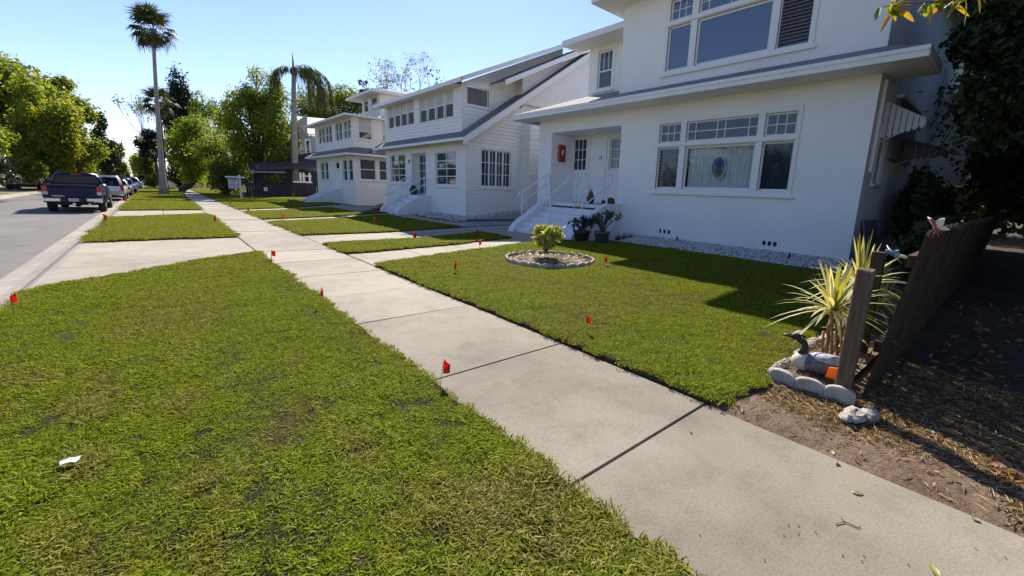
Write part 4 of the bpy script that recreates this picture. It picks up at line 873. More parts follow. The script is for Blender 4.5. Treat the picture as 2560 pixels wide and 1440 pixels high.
siding(h3, P3, S3 + .06, L3, 3.75, 4.42, [], M_SIDING3, .2); siding(h3, P3s, F3 + .06, X3, 3.75, 5.9, ex(h3us), M_SIDING3, .2)
for hh in h3u:
    for k in range(2): m_ = (hh[0] + hh[1]) / 2; a, b_ = (hh[0], m_ - .05) if k == 0 else (m_ + .05, hh[1]); window(h3, P3, a, b_, hh[2], hh[3], rows=2, rail=.5, cw=.05, sill=False, glass=[M_GLASSB, M_GLASSB])
for hh in h3us: window(h3, P3s, *hh, rows=2, rail=.35, cw=.08, glass=[M_GLASSB, M_SHADE], rec=.03)
for p_, u, u_, d_ in ((P3, S3 - .034, S3 + .09, .034), (P3s, F3 + .013, F3 + .09, .031)): c = MB(); p_.box(c, u, u_, .0, 5.95, -.012, d_); c.build('corner_board', M_PAINT, h3)
b = MB(); b.poly([(F3, L3, 0), (X3, L3, 0), (X3, L3, 6), (F3, L3, 6)]); b.poly([(X3, S3, 0), (X3, L3, 0), (X3, L3, 6), (X3, S3, 6)]); b.build('wall', M_SIDING3, h3)
MB().box(F3 + .3, X3 - .2, S3 + .3, L3 - .2, 3.5, 3.56).build('floor', M_DARKIN, h3)
a0, b0_ = F3 - .7, S3 - .8
roofslab('roof', [[(a0, b0_, 3.52), (a0, L3 + .7, 3.52), (F3 + .02, L3, 3.95), (F3 + .02, S3, 3.95)], [(a0, b0_, 3.52), (F3 + .02, S3, 3.95), (X3, S3, 3.95), (X3, b0_, 3.52)]], M_ROOF2, h3, .05)
b = MB(); b.box(a0 - .02, a0 + .03, b0_ - .02, L3 + .7, 3.38, 3.5); b.box(a0 + .03, X3, b0_ - .02, b0_ + .03, 3.38, 3.5); b.build('fascia', M_PAINT, h3); b = MB(); b.box(a0 + .04, F3, b0_ + .04, L3 + .6, 3.39, 3.41); b.box(F3 + .002, X3, b0_ + .04, S3, 3.39, 3.41); b.build('soffit', M_PAINT, h3)
u0_, v0_ = F3 - .65, S3 - .7; r0_, r1_ = (13.2, 34.0, 6.25), (13.2, 37.0, 6.25)
roofslab('roof', [[(u0_, v0_, 5.98), (u0_, L3 + .6, 5.98), r1_, r0_], [(u0_, v0_, 5.98), r0_, (X3, 34.0, 6.25), (X3, v0_, 5.98)], [r0_, r1_, (X3, 37.0, 6.25), (X3, 34.0, 6.25)]], M_ROOF2, h3, .05)
b = MB(); b.box(u0_ - .02, u0_ + .03, v0_ - .02, L3 + .6, 5.84, 5.96); b.box(u0_ + .03, X3, v0_ - .02, v0_ + .03, 5.84, 5.96); b.build('fascia', M_PAINT, h3); b = MB(); b.box(u0_ + .04, F3, v0_ + .04, L3 + .5, 5.85, 5.87); b.box(F3 + .002, X3, v0_ + .04, S3, 5.85, 5.87); b.build('soffit', M_PAINT, h3)
XT = 12.0; PT = Plane('X', XT); th_ = [(33.25, 34.1, 6.75, 7.55), (31.5, 32.6, 6.75, 7.55)]
wall(PT, 31.0, 34.5, 6.2, 7.75, th_, M_SIDING3, h3); wall(Plane('Y', 31.0), XT, X3, 5.9, 7.75, [], M_SIDING3, h3)
for hh in th_: window(h3, PT, *hh, rows=1, cw=.1, sill=False, glass=M_GLASS)
roofslab('roof', [[(XT - .8, 30.3, 7.8), (XT - .8, 35.6, 7.8), (XT + 3, 33, 8.6)], [(XT - .8, 30.3, 7.8), (XT + 3, 33, 8.6), (X3, 33, 8.6), (X3, 30.3, 7.8)], [(XT - .8, 35.6, 7.8), (X3, 35.6, 7.8), (X3, 33, 8.6), (XT + 3, 33, 8.6)]], M_ROOF, h3, .06)
b = MB(); b.box(XT - .82, XT - .77, 30.28, 35.62, 7.62, 7.78); b.box(XT - .77, X3, 30.28, 30.33, 7.62, 7.78); b.build('fascia', M_PAINT, h3); b = MB(); b.box(XT - .76, X3, 30.34, 35.5, 7.63, 7.65); b.build('soffit', M_PAINT, h3)
st3 = thing('front_steps', 'white steps with one slim rail at the cream two-storey house', 'steps', (9.2, 34.5, 0))
for i in range(5): MB().box(8.2 + .36 * i, F3 - .02, 33.8, 35.3, 0 if i == 0 else .06 + .2 * i, .06 + .2 * (i + 1) + .003 * i).build('tread', M_STEP, st3)
for ya, yb in ((33.5, 33.79), (35.31, 35.6)): MB().prism([(7.5, 0), (7.5, .12), (7.9, .3), (F3 - .5, 1.08), (F3 - .02, 1.12), (F3 - .02, 0)], 'y', ya, yb).build('cheek_wall', M_STEP, st3)
MB().tube([(8.3, 33.65, .2), (8.3, 33.65, 1.15), (9.7, 33.65, 1.95), (9.7, 33.65, 1.0)], .025, 6).build('handrail', M_RAIL, st3)
# ---------------------------------------------------------------- shaded far house with a pale metal roof and a dark porch
h4 = thing('shaded_house', 'grey house with pale metal roof and dark porch, partly behind the drooping palm', 'house', (13, 52, 0))
P4 = Plane('Y', 50.0)
w4 = mat('grey house wall', (.36, .36, .35), .8, .05, 2)
A_, B_, C_, D_ = AY(738, 290, 55), AY(830, 298, 55), AY(830, 338, 49.6), AY(771, 335, 49.6); E_ = AY(705, 335, 49.6)
xl, xr, ze = AY(712, 360, 50).x, AY(830, 360, 50).x, AY(771, 339, 50).z
wl4 = [(AY(743, 360, 50).x, AY(750, 360, 50).x, 3.9, 5.6), (AY(765, 360, 50).x, AY(774, 360, 50).x, 3.9, 5.7)]
wall(P4, xl, xr, 0, ze, wl4, w4, h4); b = MB(); b.box(xl, xr, 50.2, 58, 0, ze - .05); b.poly([(E_.x, 50, ze), (D_.x, 50, ze), (A_.x, 50, A_.z - .3)]); b.build('wall', w4, h4)
for hh in wl4: window(h4, P4, *hh, rows=2, rail=.5, cw=.1, glass=M_GLASS)
roofslab('roof', [[D_, C_, B_, A_]], M_TINROOF, h4, .12); roofslab('roof', [[E_, D_, A_]], mat('shaded shingles', (.12, .12, .13), .9), h4, .1) if False else None
pd_ = MB(); pd_.hexa([(6.6, 46.6, 2.35), (12.6, 46.6, 3.0), (12.6, 50, 3.1), (6.6, 50, 2.5), (6.6, 46.6, 2.5), (12.6, 46.6, 3.3), (12.6, 50, 4.6), (6.6, 50, 3.2)]); pd_.build('porch_roof', mat('dark porch shingles', (.05, .045, .055), .9), h4)
MB().box(6.9, 12.4, 47.6, 49.9, 0, 2.6).build('porch_wall', M_DFENCE, h4)
MB().hexa([(6.2, 46.2, 2.15), (8.9, 46.2, 2.25), (8.9, 47.6, 2.5), (6.2, 47.6, 2.4), (6.2, 46.2, 2.2), (8.9, 46.2, 2.3), (8.9, 47.6, 2.55), (6.2, 47.6, 2.45)]).build('awning', mat('pale awning sheet', (.3, .31, .33), .5), h4)
# ================================================================ TREES
def blobcloud(blobs, n, size, rng, shell=.55, flat=1.0):
    """leaf points through a set of ellipsoid clumps, denser towards their outsides; returns points, outward normals, tints"""
    vol = np.array([b[3] * b[4] * b[5] for b in blobs]) ** .67; cnt = np.maximum(1, (n * vol / vol.sum()).astype(int))
    P, Nn, T = [], [], []
    for b, c in zip(blobs, cnt):
        d = rng.normal(0, 1, (c, 3)); d /= np.linalg.norm(d, axis=1)[:, None]; r = (shell + (1 - shell) * rng.random(c)) ** .8
        q = d * r[:, None] * np.array(b[3:6]) * (1 + .18 * rng.normal(0, 1, (c, 1))) + np.array(b[:3]); P.append(q); nn = d.copy(); nn[:, 2] = nn[:, 2] * flat + .35; Nn.append(nn)
        T.append(np.clip(rng.random(c) * .65 + rng.random() * .35, 0, 1))
    return np.concatenate(P), np.concatenate(Nn), np.concatenate(T)
def tree(name, label, base, ctr, rad, nleaf, lsize, lm, bark, cat='tree', group=None, trunk=.2, nb=16, seed=1, clump=.42, spread=1.0, low=0, aspect=.5, shell=.45, lean=None, gaps=0):
    """trunk and limbs reach into separate leaf clumps that make up the crown ellipsoid (ctr, rad)"""
    rr = random.Random(seed); rng = np.random.default_rng(seed); base = Vector(base); ctr = Vector(ctr); rad = Vector(rad) * 1.13
    t = thing(name, label, cat, base, group=group); blobs = []; tips = []
    for i in range(nb):
        while True:
            p = Vector((rr.uniform(-1, 1), rr.uniform(-1, 1), rr.uniform(-1, 1)))
            if p.length < 1 and p.length > .25: break
        p = p * (.82 if i > 3 else .6); k = clump * rr.uniform(.65, 1.2)
        c = ctr + Vector((p.x * rad.x, p.y * rad.y, p.z * rad.z)); blobs.append((c.x, c.y, c.z, rad.x * k * rr.uniform(.8, 1.25), rad.y * k * rr.uniform(.8, 1.25), rad.z * k * rr.uniform(.6, .95))); tips.append(c)
    b = MB(); fork = base.lerp(Vector((ctr.x, ctr.y, ctr.z - rad.z * .75)), .8 if low == 0 else low); fork.z = max(fork.z, base.z + .6)
    m1 = base.lerp(fork, .5) + Vector((rr.uniform(-.2, .2), rr.uniform(-.2, .2), 0)) * trunk * 3
    b.tube([base - Vector((0, 0, .1)), base + Vector((0, 0, .25)), m1, fork], [trunk * 1.5, trunk * 1.1, trunk * .92, trunk * .8], 9); b.build('trunk', bark, t, smooth=True)
    l = MB()
    for c in tips[:max(6, nb)]:
        mid = fork.lerp(c, .5) + Vector((rr.uniform(-1, 1) * rad.x * .12, rr.uniform(-1, 1) * rad.y * .12, rad.z * .1)); rs = trunk * rr.uniform(.28, .5)
        l.tube([fork, mid, c], [rs, rs * .6, rs * .2], 5)
        for _ in range(3): e = c + Vector((rr.uniform(-1, 1) * rad.x, rr.uniform(-1, 1) * rad.y, rr.uniform(-.6, 1) * rad.z)) * clump * .8; l.tube([mid.lerp(c, .6), e], [rs * .3, rs * .08], 4)
    setp(l.build('limbs', bark, t, smooth=True), kind='stuff')
    P, Nn, T = blobcloud(blobs, nleaf, lsize, rng, shell); V, Fq = leaves_np(P, Nn, lsize, aspect, spread=spread, rng=rng)
    npmesh('crown', V, Fq, lm, T.repeat(4), t, base); return t
def bare_tree(name, label, base, top, width, seed, leaf=700, lsize=.14, bark=None, group=None, depth=5, r0=.16, lm=None):
    rr = random.Random(seed); rng = np.random.default_rng(seed); base = Vector(base); t = thing(name, label, 'tree', base, group=group); b = MB(); tips = []; Hh = top - base.z
    def grow(p, d, ln, r, k):
        q = p + d * ln; m_ = p.lerp(q, .5) + Vector((rr.uniform(-1, 1), rr.uniform(-1, 1), 0)) * ln * .06; b.tube([p, m_, q], [r, r * .85, r * .68], 5 if k > 1 else 4, cap=False)
        if k == 0 or r < .006: tips.append(q); return
        if k < 3: tips.append(q)
        for i in range(2 if rr.random() < .55 else 3):
            nd = (d + Vector((rr.uniform(-1, 1) * width, rr.uniform(-1, 1) * width, rr.uniform(-.25, .55)))).normalized(); grow(q, nd, ln * rr.uniform(.6, .82), r * .62, k - 1)
    grow(base, Vector((rr.uniform(-.08, .08), 0, 1)).normalized(), Hh * .34, r0, depth)
    zmax = max(v[2] for v in b.v); sc = Hh / (zmax - base.z)
    b.v = [(base.x + (x - base.x) * sc, base.y + (y - base.y) * sc, base.z + (z - base.z) * sc) for x, y, z in b.v]
    setp(b.build('branches', bark or M_BARK, t), kind='stuff')
    if leaf:
        tp = np.array([base + (p - base) * sc for p in tips]); P = tp[rng.integers(0, len(tp), leaf)] + rng.normal(0, .16 * Hh / 9, (leaf, 3)); V, Fq = leaves_np(P, np.tile([0, 0, 1.], (leaf, 1)), lsize, .5, spread=1.5, rng=rng)
        setp(npmesh('leaves', V, Fq, lm or L_BARE, rng.random(leaf).repeat(4), t, base), kind='stuff')
    return t
def crown_px(box, Y):
    """ellipsoid at depth Y whose outline fills the box (x0, x1, y0, y1) of the photograph"""
    x0, x1, y0, y1 = box; l, r_ = AY(x0, (y0 + y1) / 2, Y), AY(x1, (y0 + y1) / 2, Y); t, b = AY((x0 + x1) / 2, y0, Y), AY((x0 + x1) / 2, y1, Y)
    return ((l.x + r_.x) / 2, Y, (t.z + b.z) / 2), (abs(r_.x - l.x) / 2, abs(r_.x - l.x) / 2 * .9, abs(t.z - b.z) / 2)
def ptree(name, label, box, Y, tx, nleaf, lsize, lm, bark, trunk=.2, seed=1, nb=16, z=0, **kw):
    c, rd = crown_px(box, Y); bx = AY(tx, 440, Y).x
    return tree(name, label, (bx, Y, z), c, rd, nleaf, lsize, lm, bark, trunk=trunk, seed=seed, nb=nb, **kw)
GL, GR = 'trees along the far side of the street', 'trees beyond the lawns by the sidewalk'
ptree('oak_tree', 'tall green tree at the left picture edge rising highest of the street row', (-170, 170, 122, 345), 64, 22, 16000, .42, L_MID, M_DBARK, .3, 11, 26, group=GL)
ptree('oak_tree', 'low leafy olive tree hanging at the left edge above the dry grass', (-150, 50, 270, 425), 42, -60, 7000, .2, L_OLIVE, M_DBARK, .25, 12, 16, group=GL)
ptree('oak_tree', 'broad olive yellow tree behind the dark pickup truck', (15, 210, 215, 435), 56, 105, 15000, .3, L_OLIVE, M_BARK, .2, 13, 26, group=GL)
ptree('oak_tree', 'olive yellow tree with thin trunk just above the pickup truck cab', (120, 250, 262, 432), 58, 195, 9000, .26, L_OLIVE, M_BARK, .16, 14, 20, group=GL)
ptree('oak_tree', 'mid green tree showing over the olive trees on the far street side', (95, 228, 195, 330), 66, 150, 6000, .32, L_MID, M_BARK, .25, 15, 16, group=GL)
ptree('feathery_tree', 'tall dark feathery tree standing apart before the gap of sky', (222, 297, 272, 440), 84, 262, 6000, .34, L_DARK, M_DBARK, .22, 16, 20, clump=.32, group=GL)
ptree('oak_tree', 'small hazy green tree at the far end of the left tree row', (258, 312, 355, 450), 118, 285, 3500, .45, L_MID, M_BARK, .25, 17, 12, group=GL)
ptree('oak_tree', 'farthest dim tree of the left row down the street', (290, 326, 405, 452), 175, 306, 2500, .6, L_DARK, M_BARK, .3, 18, 10, group=GL)
for i, (x, Y, lab) in enumerate(((28, 60, 'thick dark trunked tree behind the dry grass at the left edge'), (-60, 56, 'shaded tree just outside the left edge over the far sidewalk'))):
    c, rd = crown_px((x - 60, x + 60, 300, 400), Y); tree('oak_tree', lab, (AY(x, 440, Y).x, Y, 0), c, rd, 2600, .22, L_DARK, M_DBARK, trunk=.34, seed=60 + i, nb=10, group=GL)
# shrubs under the left row
def bush(name, label, c, rad, n, size, lm, seed, group=None, cat='bush', nb=9, clump=.5, aspect=.5):
    rng = np.random.default_rng(seed); rr = random.Random(seed); t = thing(name, label, cat, (c[0], c[1], c[2] - rad[2]), group=group); blobs = []
    for i in range(nb):
        p = Vector((rr.uniform(-1, 1), rr.uniform(-1, 1), rr.uniform(-.7, .9))); p = p * (.75 / max(1, p.length)); k = clump * rr.uniform(.7, 1.2); blobs.append((c[0] + p.x * rad[0], c[1] + p.y * rad[1], c[2] + p.z * rad[2], rad[0] * k, rad[1] * k, rad[2] * k))
    b = MB()
    for q in blobs: b.tube([(c[0] + rr.uniform(-.1, .1) * rad[0], c[1] + rr.uniform(-.1, .1) * rad[1], c[2] - rad[2]), (q[0], q[1], q[2])], [.03 * rad[2], .012 * rad[2]], 5)
    setp(b.build('stems', M_BARK, t), kind='stuff'); P, Nn, T = blobcloud(blobs, n, size, rng, .3); V, Fq = leaves_np(P, Nn, size, aspect, rng=rng); npmesh('foliage', V, Fq, lm, T.repeat(4), t, ORG[t.name]); return t
for i, (bx, Y, lm, lab) in enumerate((((40, 120, 395, 462), 52, L_MID, 'mid green shrubs under the left trees beside the thick trunk'), ((125, 200, 400, 462), 62, L_OLIVE, 'bright shrub behind the pickup truck roof, under the thin trunks'), ((190, 262, 398, 465), 75, L_OLIVE, 'yellowish shrub behind the white sport utility car'), ((255, 315, 425, 468), 110, L_DARK, 'dark low shrubs behind the parked sedans'), ((-60, 60, 395, 465), 46, L_DARK, 'dark undergrowth at the left edge between the trunks'))):
    c, rd = crown_px(bx, Y); bush('shrub', lab, c, (rd[0], rd[1], rd[2]), 2600, .22, lm, 70 + i, group='shrubs under the street trees')
# right of the street
ptree('oak_tree', 'hazy olive tree closing the street at the end of the sidewalk', (318, 372, 372, 450), 150, 345, 3500, .5, L_OLIVE, M_BARK, .3, 21, 14, group=GR)
ptree('oak_tree', 'soft green tree left of the tall palm trunk', (325, 400, 345, 452), 100, 362, 5000, .38, L_MID, M_BARK, .25, 22, 16, group=GR)
ptree('pine_tree', 'dark lower pine crown left of the tall palm trunk', (338, 425, 325, 400), 92, 400, 5000, .36, L_PINE, M_DBARK, .25, 23, 16, clump=.36, group=GR)
ptree('pine_tree', 'dark round-topped pine standing highest behind the tall palm', (412, 492, 196, 400), 86, 455, 15000, .42, L_PINE, M_DBARK, .3, 24, 34, clump=.5, group=GR)
ptree('oak_tree', 'yellow green tree with low boughs over the sidewalk right of the tall palm', (412, 560, 285, 452), 60, 452, 10000, .26, L_BRIGHT, M_DBARK, .3, 25, 24, group=GR)
ptree('oak_tree', 'grey green thin tree between the pine and the large green tree', (480, 585, 222, 370), 80, 530, 4500, .3, L_MID, M_BARK, .22, 26, 18, clump=.34, group=GR)
ptree('camphor_tree', 'large glossy green tree filling the middle left of the drooping palm', (555, 735, 175, 440), 50, 640, 24000, .25, L_BRIGHT, M_DBARK, .32, 27, 34, clump=.32, group=GR)
ptree('camphor_tree', 'dark green lower tree between the rental sign and the large green tree', (490, 640, 300, 470), 54, 560, 9000, .22, L_MID, M_DBARK, .3, 28, 22, group=GR)
ptree('oak_tree', 'green tree behind the drooping palm and the cream house', (735, 910, 213, 335), 66, 810, 15000, .34, L_MID, M_BARK, .3, 29, 22, group=GR)
ptree('oak_tree', 'dark green tree low behind the grey house roof', (640, 790, 300, 420), 64, 700, 5000, .26, L_DARK, M_BARK, .25, 30, 16, group=GR)
bush('hedge_bush', 'leafy hedge beside the sidewalk left of the rental sign', *(lambda c, r_: (c, r_))(*crown_px((500, 622, 395, 490), 50)), 6000, .2, L_MID, 81, cat='hedge', nb=16)
bush('hedge_bush', 'dark bushes at the end of the sidewalk behind the palm trunk', *(lambda c, r_: (c, r_))(*crown_px((425, 500, 415, 478), 74)), 3500, .24, L_DARK, 82, cat='hedge', nb=12)
bush('hedge_bush', 'dark green thicket closing the far sidewalk right of the palm trunk', *(lambda c, r_: (c, r_))(*crown_px((412, 470, 385, 470), 84)), 4500, .34, L_DARK, 84, cat='hedge', nb=14)
bush('hedge_bush', 'yellow green bush between the tall palm trunk and the parked cars', *(lambda c, r_: (c, r_))(*crown_px((362, 402, 425, 472), 78)), 2500, .24, L_OLIVE, 83, cat='hedge', nb=9)
c, rd = crown_px((335, 425, 250, 345), 96); bare_tree('bare_tree', 'pale bare-branched tree left of the tall palm', (c[0], 96, 0), c[2] + rd[2], .34, 31, 900, .3, group='sparse trees against the sky', depth=6, r0=.13)
c, rd = crown_px((968, 1088, 148, 222), 44); bare_tree('bare_tree', 'sparse pale tree with thin branches rising behind the cream house roof', (c[0], 44, 0), c[2] + rd[2], .55, 35, 1500, .2, group='sparse trees against the sky', depth=6, r0=.16)
c, rd = crown_px((1095, 1138, 180, 222), 40); bare_tree('bare_tree', 'small dark sprig of a tree above the bungalow dormer roof', (c[0], 40, 0), c[2] + rd[2], .35, 33, 260, .32, group='sparse trees against the sky', depth=4, r0=.1, lm=L_DARK)
ptree('oak_tree', 'dark tree tip just over the left end of the cream house top roof', (880, 975, 198, 290), 50, 930, 2600, .26, L_DARK, M_BARK, .2, 36, 14, clump=.3, group=GR)
# distant woods that close the street and the horizon
def woods(name, label, x0, x1, y0, y1, zt, n, size, lm, seed, r_=4.5, j_=2.0):
    rng = np.random.default_rng(seed); k = int(max(abs(x1 - x0), abs(y1 - y0)) / 5) + 4; bl = []
    for i in range(k):
        t = rng.random(); z = zt * rng.uniform(.5, 1); bl.append((x0 + (x1 - x0) * t + rng.normal(0, j_), y0 + (y1 - y0) * t + rng.normal(0, j_), z * .5, r_, r_, z * .5))
    P, Nn, T = blobcloud(bl, n, size, rng, .5); V, Fq = leaves_np(P, Nn, size, .6, rng=rng); o = npmesh(name, V, Fq, lm, T.repeat(4)); setp(o, label, 'woods', kind='stuff')
woods('far_woods', 'distant green woods closing the end of the street', -60, 60, 330, 330, 9, 9000, 1.0, L_MID, 41)
woods('far_woods', 'woods behind the left tree row', -34, -30, 30, 300, 9, 16000, .7, L_DARK, 42)
woods('far_woods', 'dim woods behind the right-hand trees', 22, 10, 70, 300, 8, 14000, .6, L_DARK, 43)
woods('far_woods', 'leafy wood edge beyond the end of the right-hand lawns', 5.5, 9, 84, 210, 7, 12000, .45, L_MID, 45, 3, .8)
woods('far_woods', 'dark woods behind the yard at the right', 24, 33, -12, 5, 11, 26000, .55, L_DARK, 44)
# ---------------------------------------------------------------- palms
def fan_leaf(seed, n=21, L=1.0, pet=.9, droop=.35, dead=False):
    """one fan frond: petiole plus pleated segments with drooping tips; grows along +x"""
    rr = random.Random(seed); V, F, T = [], [], []
    def q(a, b, c, d, t): k = len(V); V.extend([a, b, c, d]); F.append((k, k + 1, k + 2, k + 3)); T.extend([t] * 4)
    for i in range(4):
        x0, x1 = pet * i / 4, pet * (i + 1) / 4; z0, z1 = .12 * math.sin(x0), .12 * math.sin(x1); q((x0, -.02, z0), (x1, -.016, z1), (x1, .016, z1), (x0, .02, z0), .2)
    for i in range(n):
        a = -1.9 + 3.8 * i / (n - 1); ln = L * (1 - .28 * abs(a) / 1.9) * rr.uniform(.85, 1.1); w = .085 * L; t = rr.random(); dx, dy = math.cos(a), math.sin(a); px, py = -dy, dx; dr = droop * rr.uniform(.6, 1.5)
        p0 = (pet, 0, .11); m1 = (pet + dx * ln * .55, dy * ln * .55, .11 - .04 * ln); e = (pet + dx * ln * .92, dy * ln * .92, .11 - dr * ln)
        q((p0[0] - px * .01, p0[1] - py * .01, p0[2]), (p0[0] + px * .01, p0[1] + py * .01, p0[2]), (m1[0] + px * w * .5, m1[1] + py * w * .5, m1[2] + .02), (m1[0] - px * w * .5, m1[1] - py * w * .5, m1[2]), t)
        q((m1[0] - px * w * .5, m1[1] - py * w * .5, m1[2]), (m1[0] + px * w * .5, m1[1] + py * w * .5, m1[2] + .02), (e[0] + px * w * .08, e[1] + py * w * .08, e[2]), (e[0] - px * w * .08, e[1] - py * w * .08, e[2]), t)
    return V, F, T
def frond_mesh(nm, data, mt):
    V, F, T = data; me = bpy.data.meshes.new(nm); me.from_pydata(V, [], F); at = me.attributes.new('tint', 'FLOAT', 'POINT'); at.data.foreach_set('value', T); me.materials.append(mt); return me
def fan_palm(label, base, path, r_, crown_r, seed, nf=34, dead=7, trunkmat=M_PALMTRUNK):
    rr = random.Random(seed); t = thing('fan_palm', label, 'palm tree', base, group='fan palms on the verge'); b = MB(); b.tube(path, r_, 12); b.build('trunk', trunkmat, t, smooth=True)
    top = Vector(path[-1]) - Vector(base); ms = [frond_mesh('frond', fan_leaf(seed * 10 + i, L=crown_r * .62, pet=crown_r * .52), L_PALM) for i in range(3)]; md = [frond_mesh('dead_frond', fan_leaf(seed * 10 + 5 + i, n=11, L=crown_r * .5, pet=crown_r * .4, droop=.7), L_DEADPALM) for i in range(2)]
    for i in range(nf + dead):
        d = i >= nf; o = bpy.data.objects.new('dead_frond' if d else 'frond', (md if d else ms)[i % (2 if d else 3)]); COL.objects.link(o); o.parent = t; ORG[o.name] = Vector(base)
        az = i * 2.39996 + rr.uniform(-.2, .2); el = R(rr.uniform(-84, -62)) if d else R(82 - 125 * ((i + .5) / nf) ** .9 + rr.uniform(-8, 8))
        o.location = top + Vector((0, 0, .15 - (.25 if d else .5 * i / nf))); o.rotation_euler = (rr.uniform(-.4, .4), -el, az); o.scale = (rr.uniform(.85, 1.1),) * 3
    bs = MB()
    for k in range(26): a = k * 2.4; z = -.1 - .9 * k / 26; bs.tube([top + Vector((math.cos(a) * r_[-1] * .9, math.sin(a) * r_[-1] * .9, z)), top + Vector((math.cos(a) * r_[-1] * 1.9, math.sin(a) * r_[-1] * 1.9, z + .28))], [.05, .025], 4)
    setp(bs.build('boot_stubs', M_PALMTRUNK, t, org=(0, 0, 0)), kind='stuff'); return t
b0 = G(410, 487, 0); Yp = b0.y; pth = [b0 + Vector((0, 0, -.1))] + [AY(x, y, Yp) for x, y in ((409, 468), (404, 420), (397, 330), (391, 240), (386, 150), (383, 72))]
pal = fan_palm('very tall slim fan palm leaning left over the grass verge', (b0.x, b0.y, 0), pth, [.38, .27, .19, .15, .13, .115, .11], 1.68, 3, 38, 12)
Y2 = Yp + 9; bx = AY(414, 470, Y2); pth2 = [(bx.x, Y2, -.1)] + [tuple(AY(x, y, Y2)) for x, y in ((409, 420), (402, 330), (396, 255))]
fan_palm('shorter fan palm directly behind the tall palm trunk', (bx.x, Y2, 0), pth2, [.26, .18, .15, .13], 1.45, 4, 34, 9, M_DBARK)
def feather(seed, L=3.4, n=34, droop=1.0):
    """drooping feather frond: arching rachis along +x with hanging leaflets"""
    rr = random.Random(seed); V, F, T = [], [], []; pr = None
    for i in range(n + 1):
        s = i / n; a = 1.15 - 2.55 * min(1, s * 1.7) ** .9; 
        p = Vector((0, 0, 0)) if i == 0 else pr + Vector((math.cos(a), 0, math.sin(a))) * (L / n)
        if i > 0:
            k = len(V); w = .035 * (1 - s) + .008; V += [(pr.x, -w, pr.z), (p.x, -w, p.z), (p.x, w, p.z), (pr.x, w, pr.z)]; F.append((k, k + 1, k + 2, k + 3)); T += [.3] * 4
            if s > .16:
                for sd in (-1, 1):
                    for z in range(2):
                        ln = (.75 * math.sin(min(1, s * 1.25) * math.pi * .8) + .2) * rr.uniform(.8, 1.15); q = pr.lerp(p, rr.random()); o = Vector((rr.uniform(.1, .4) * ln, sd * rr.uniform(.2, .5) * ln, -ln * .45)); e = q + o + Vector((rr.uniform(-.05, .1), 0, -ln * .6)); m_ = q + o; wx = .028; t = rr.random(); k = len(V)
                        V += [tuple(q), tuple(m_ + Vector((wx, 0, 0))), tuple(e), tuple(m_ - Vector((wx, 0, 0)))]; F.append((k, k + 1, k + 2, k + 3)); T += [t] * 4
        pr = p
    return V, F, T
Y3 = 47.6; q0 = AY(738, 470, Y3); pth3 = [(q0.x, Y3, -.1)] + [tuple(AY(x, y, Y3)) for x, y in ((738, 440), (736, 360), (735, 290), (734, 180))]
qp = thing('feather_palm', 'queen palm with drooping fronds and one upright spear above a grey trunk', 'palm tree', (q0.x, Y3, 0)); b = MB(); b.tube(pth3, [.31, .29, .27, .24, .17], 12); b.build('trunk', M_PALMTRUNK, qp, smooth=True)
tp3 = Vector(pth3[-1]) - Vector((q0.x, Y3, 0)); fms = [frond_mesh('frond', feather(i, 4.0 + .3 * i, 36, 1.05 + .08 * i), L_PALM) for i in range(3)]
for i, (az, s) in enumerate(((185, .85), (160, .9), (210, .8), (140, .8), (10, 1.25), (-20, 1.3), (35, 1.2), (-50, 1.25), (60, 1.1), (-75, 1.15), (0, 1.1), (-35, 1.05), (20, .95), (80, .9), (-100, .9))):
    o = bpy.data.objects.new('frond', fms[i % 3]); COL.objects.link(o); o.parent = qp; o.location = tp3; o.rotation_euler = (rnd.uniform(-.2, .2), rnd.uniform(-.1, .15), R(az)); o.scale = (s,) * 3
spr = MB(); spr.tube([Vector((q0.x, Y3, 0)) + tp3 - Vector((0, 0, .3)), AY(733, 165, Y3), AY(731, 132, Y3)], [.15, .1, .015], 6); spr.build('spear_leaf', M_BARK, qp, smooth=True)
bb = MB(); bb.ell(Vector((q0.x, Y3, 0)) + tp3, (.3, .3, .42), 10, 7, .1); bb.build('crown_base', M_BARK, qp, smooth=True)
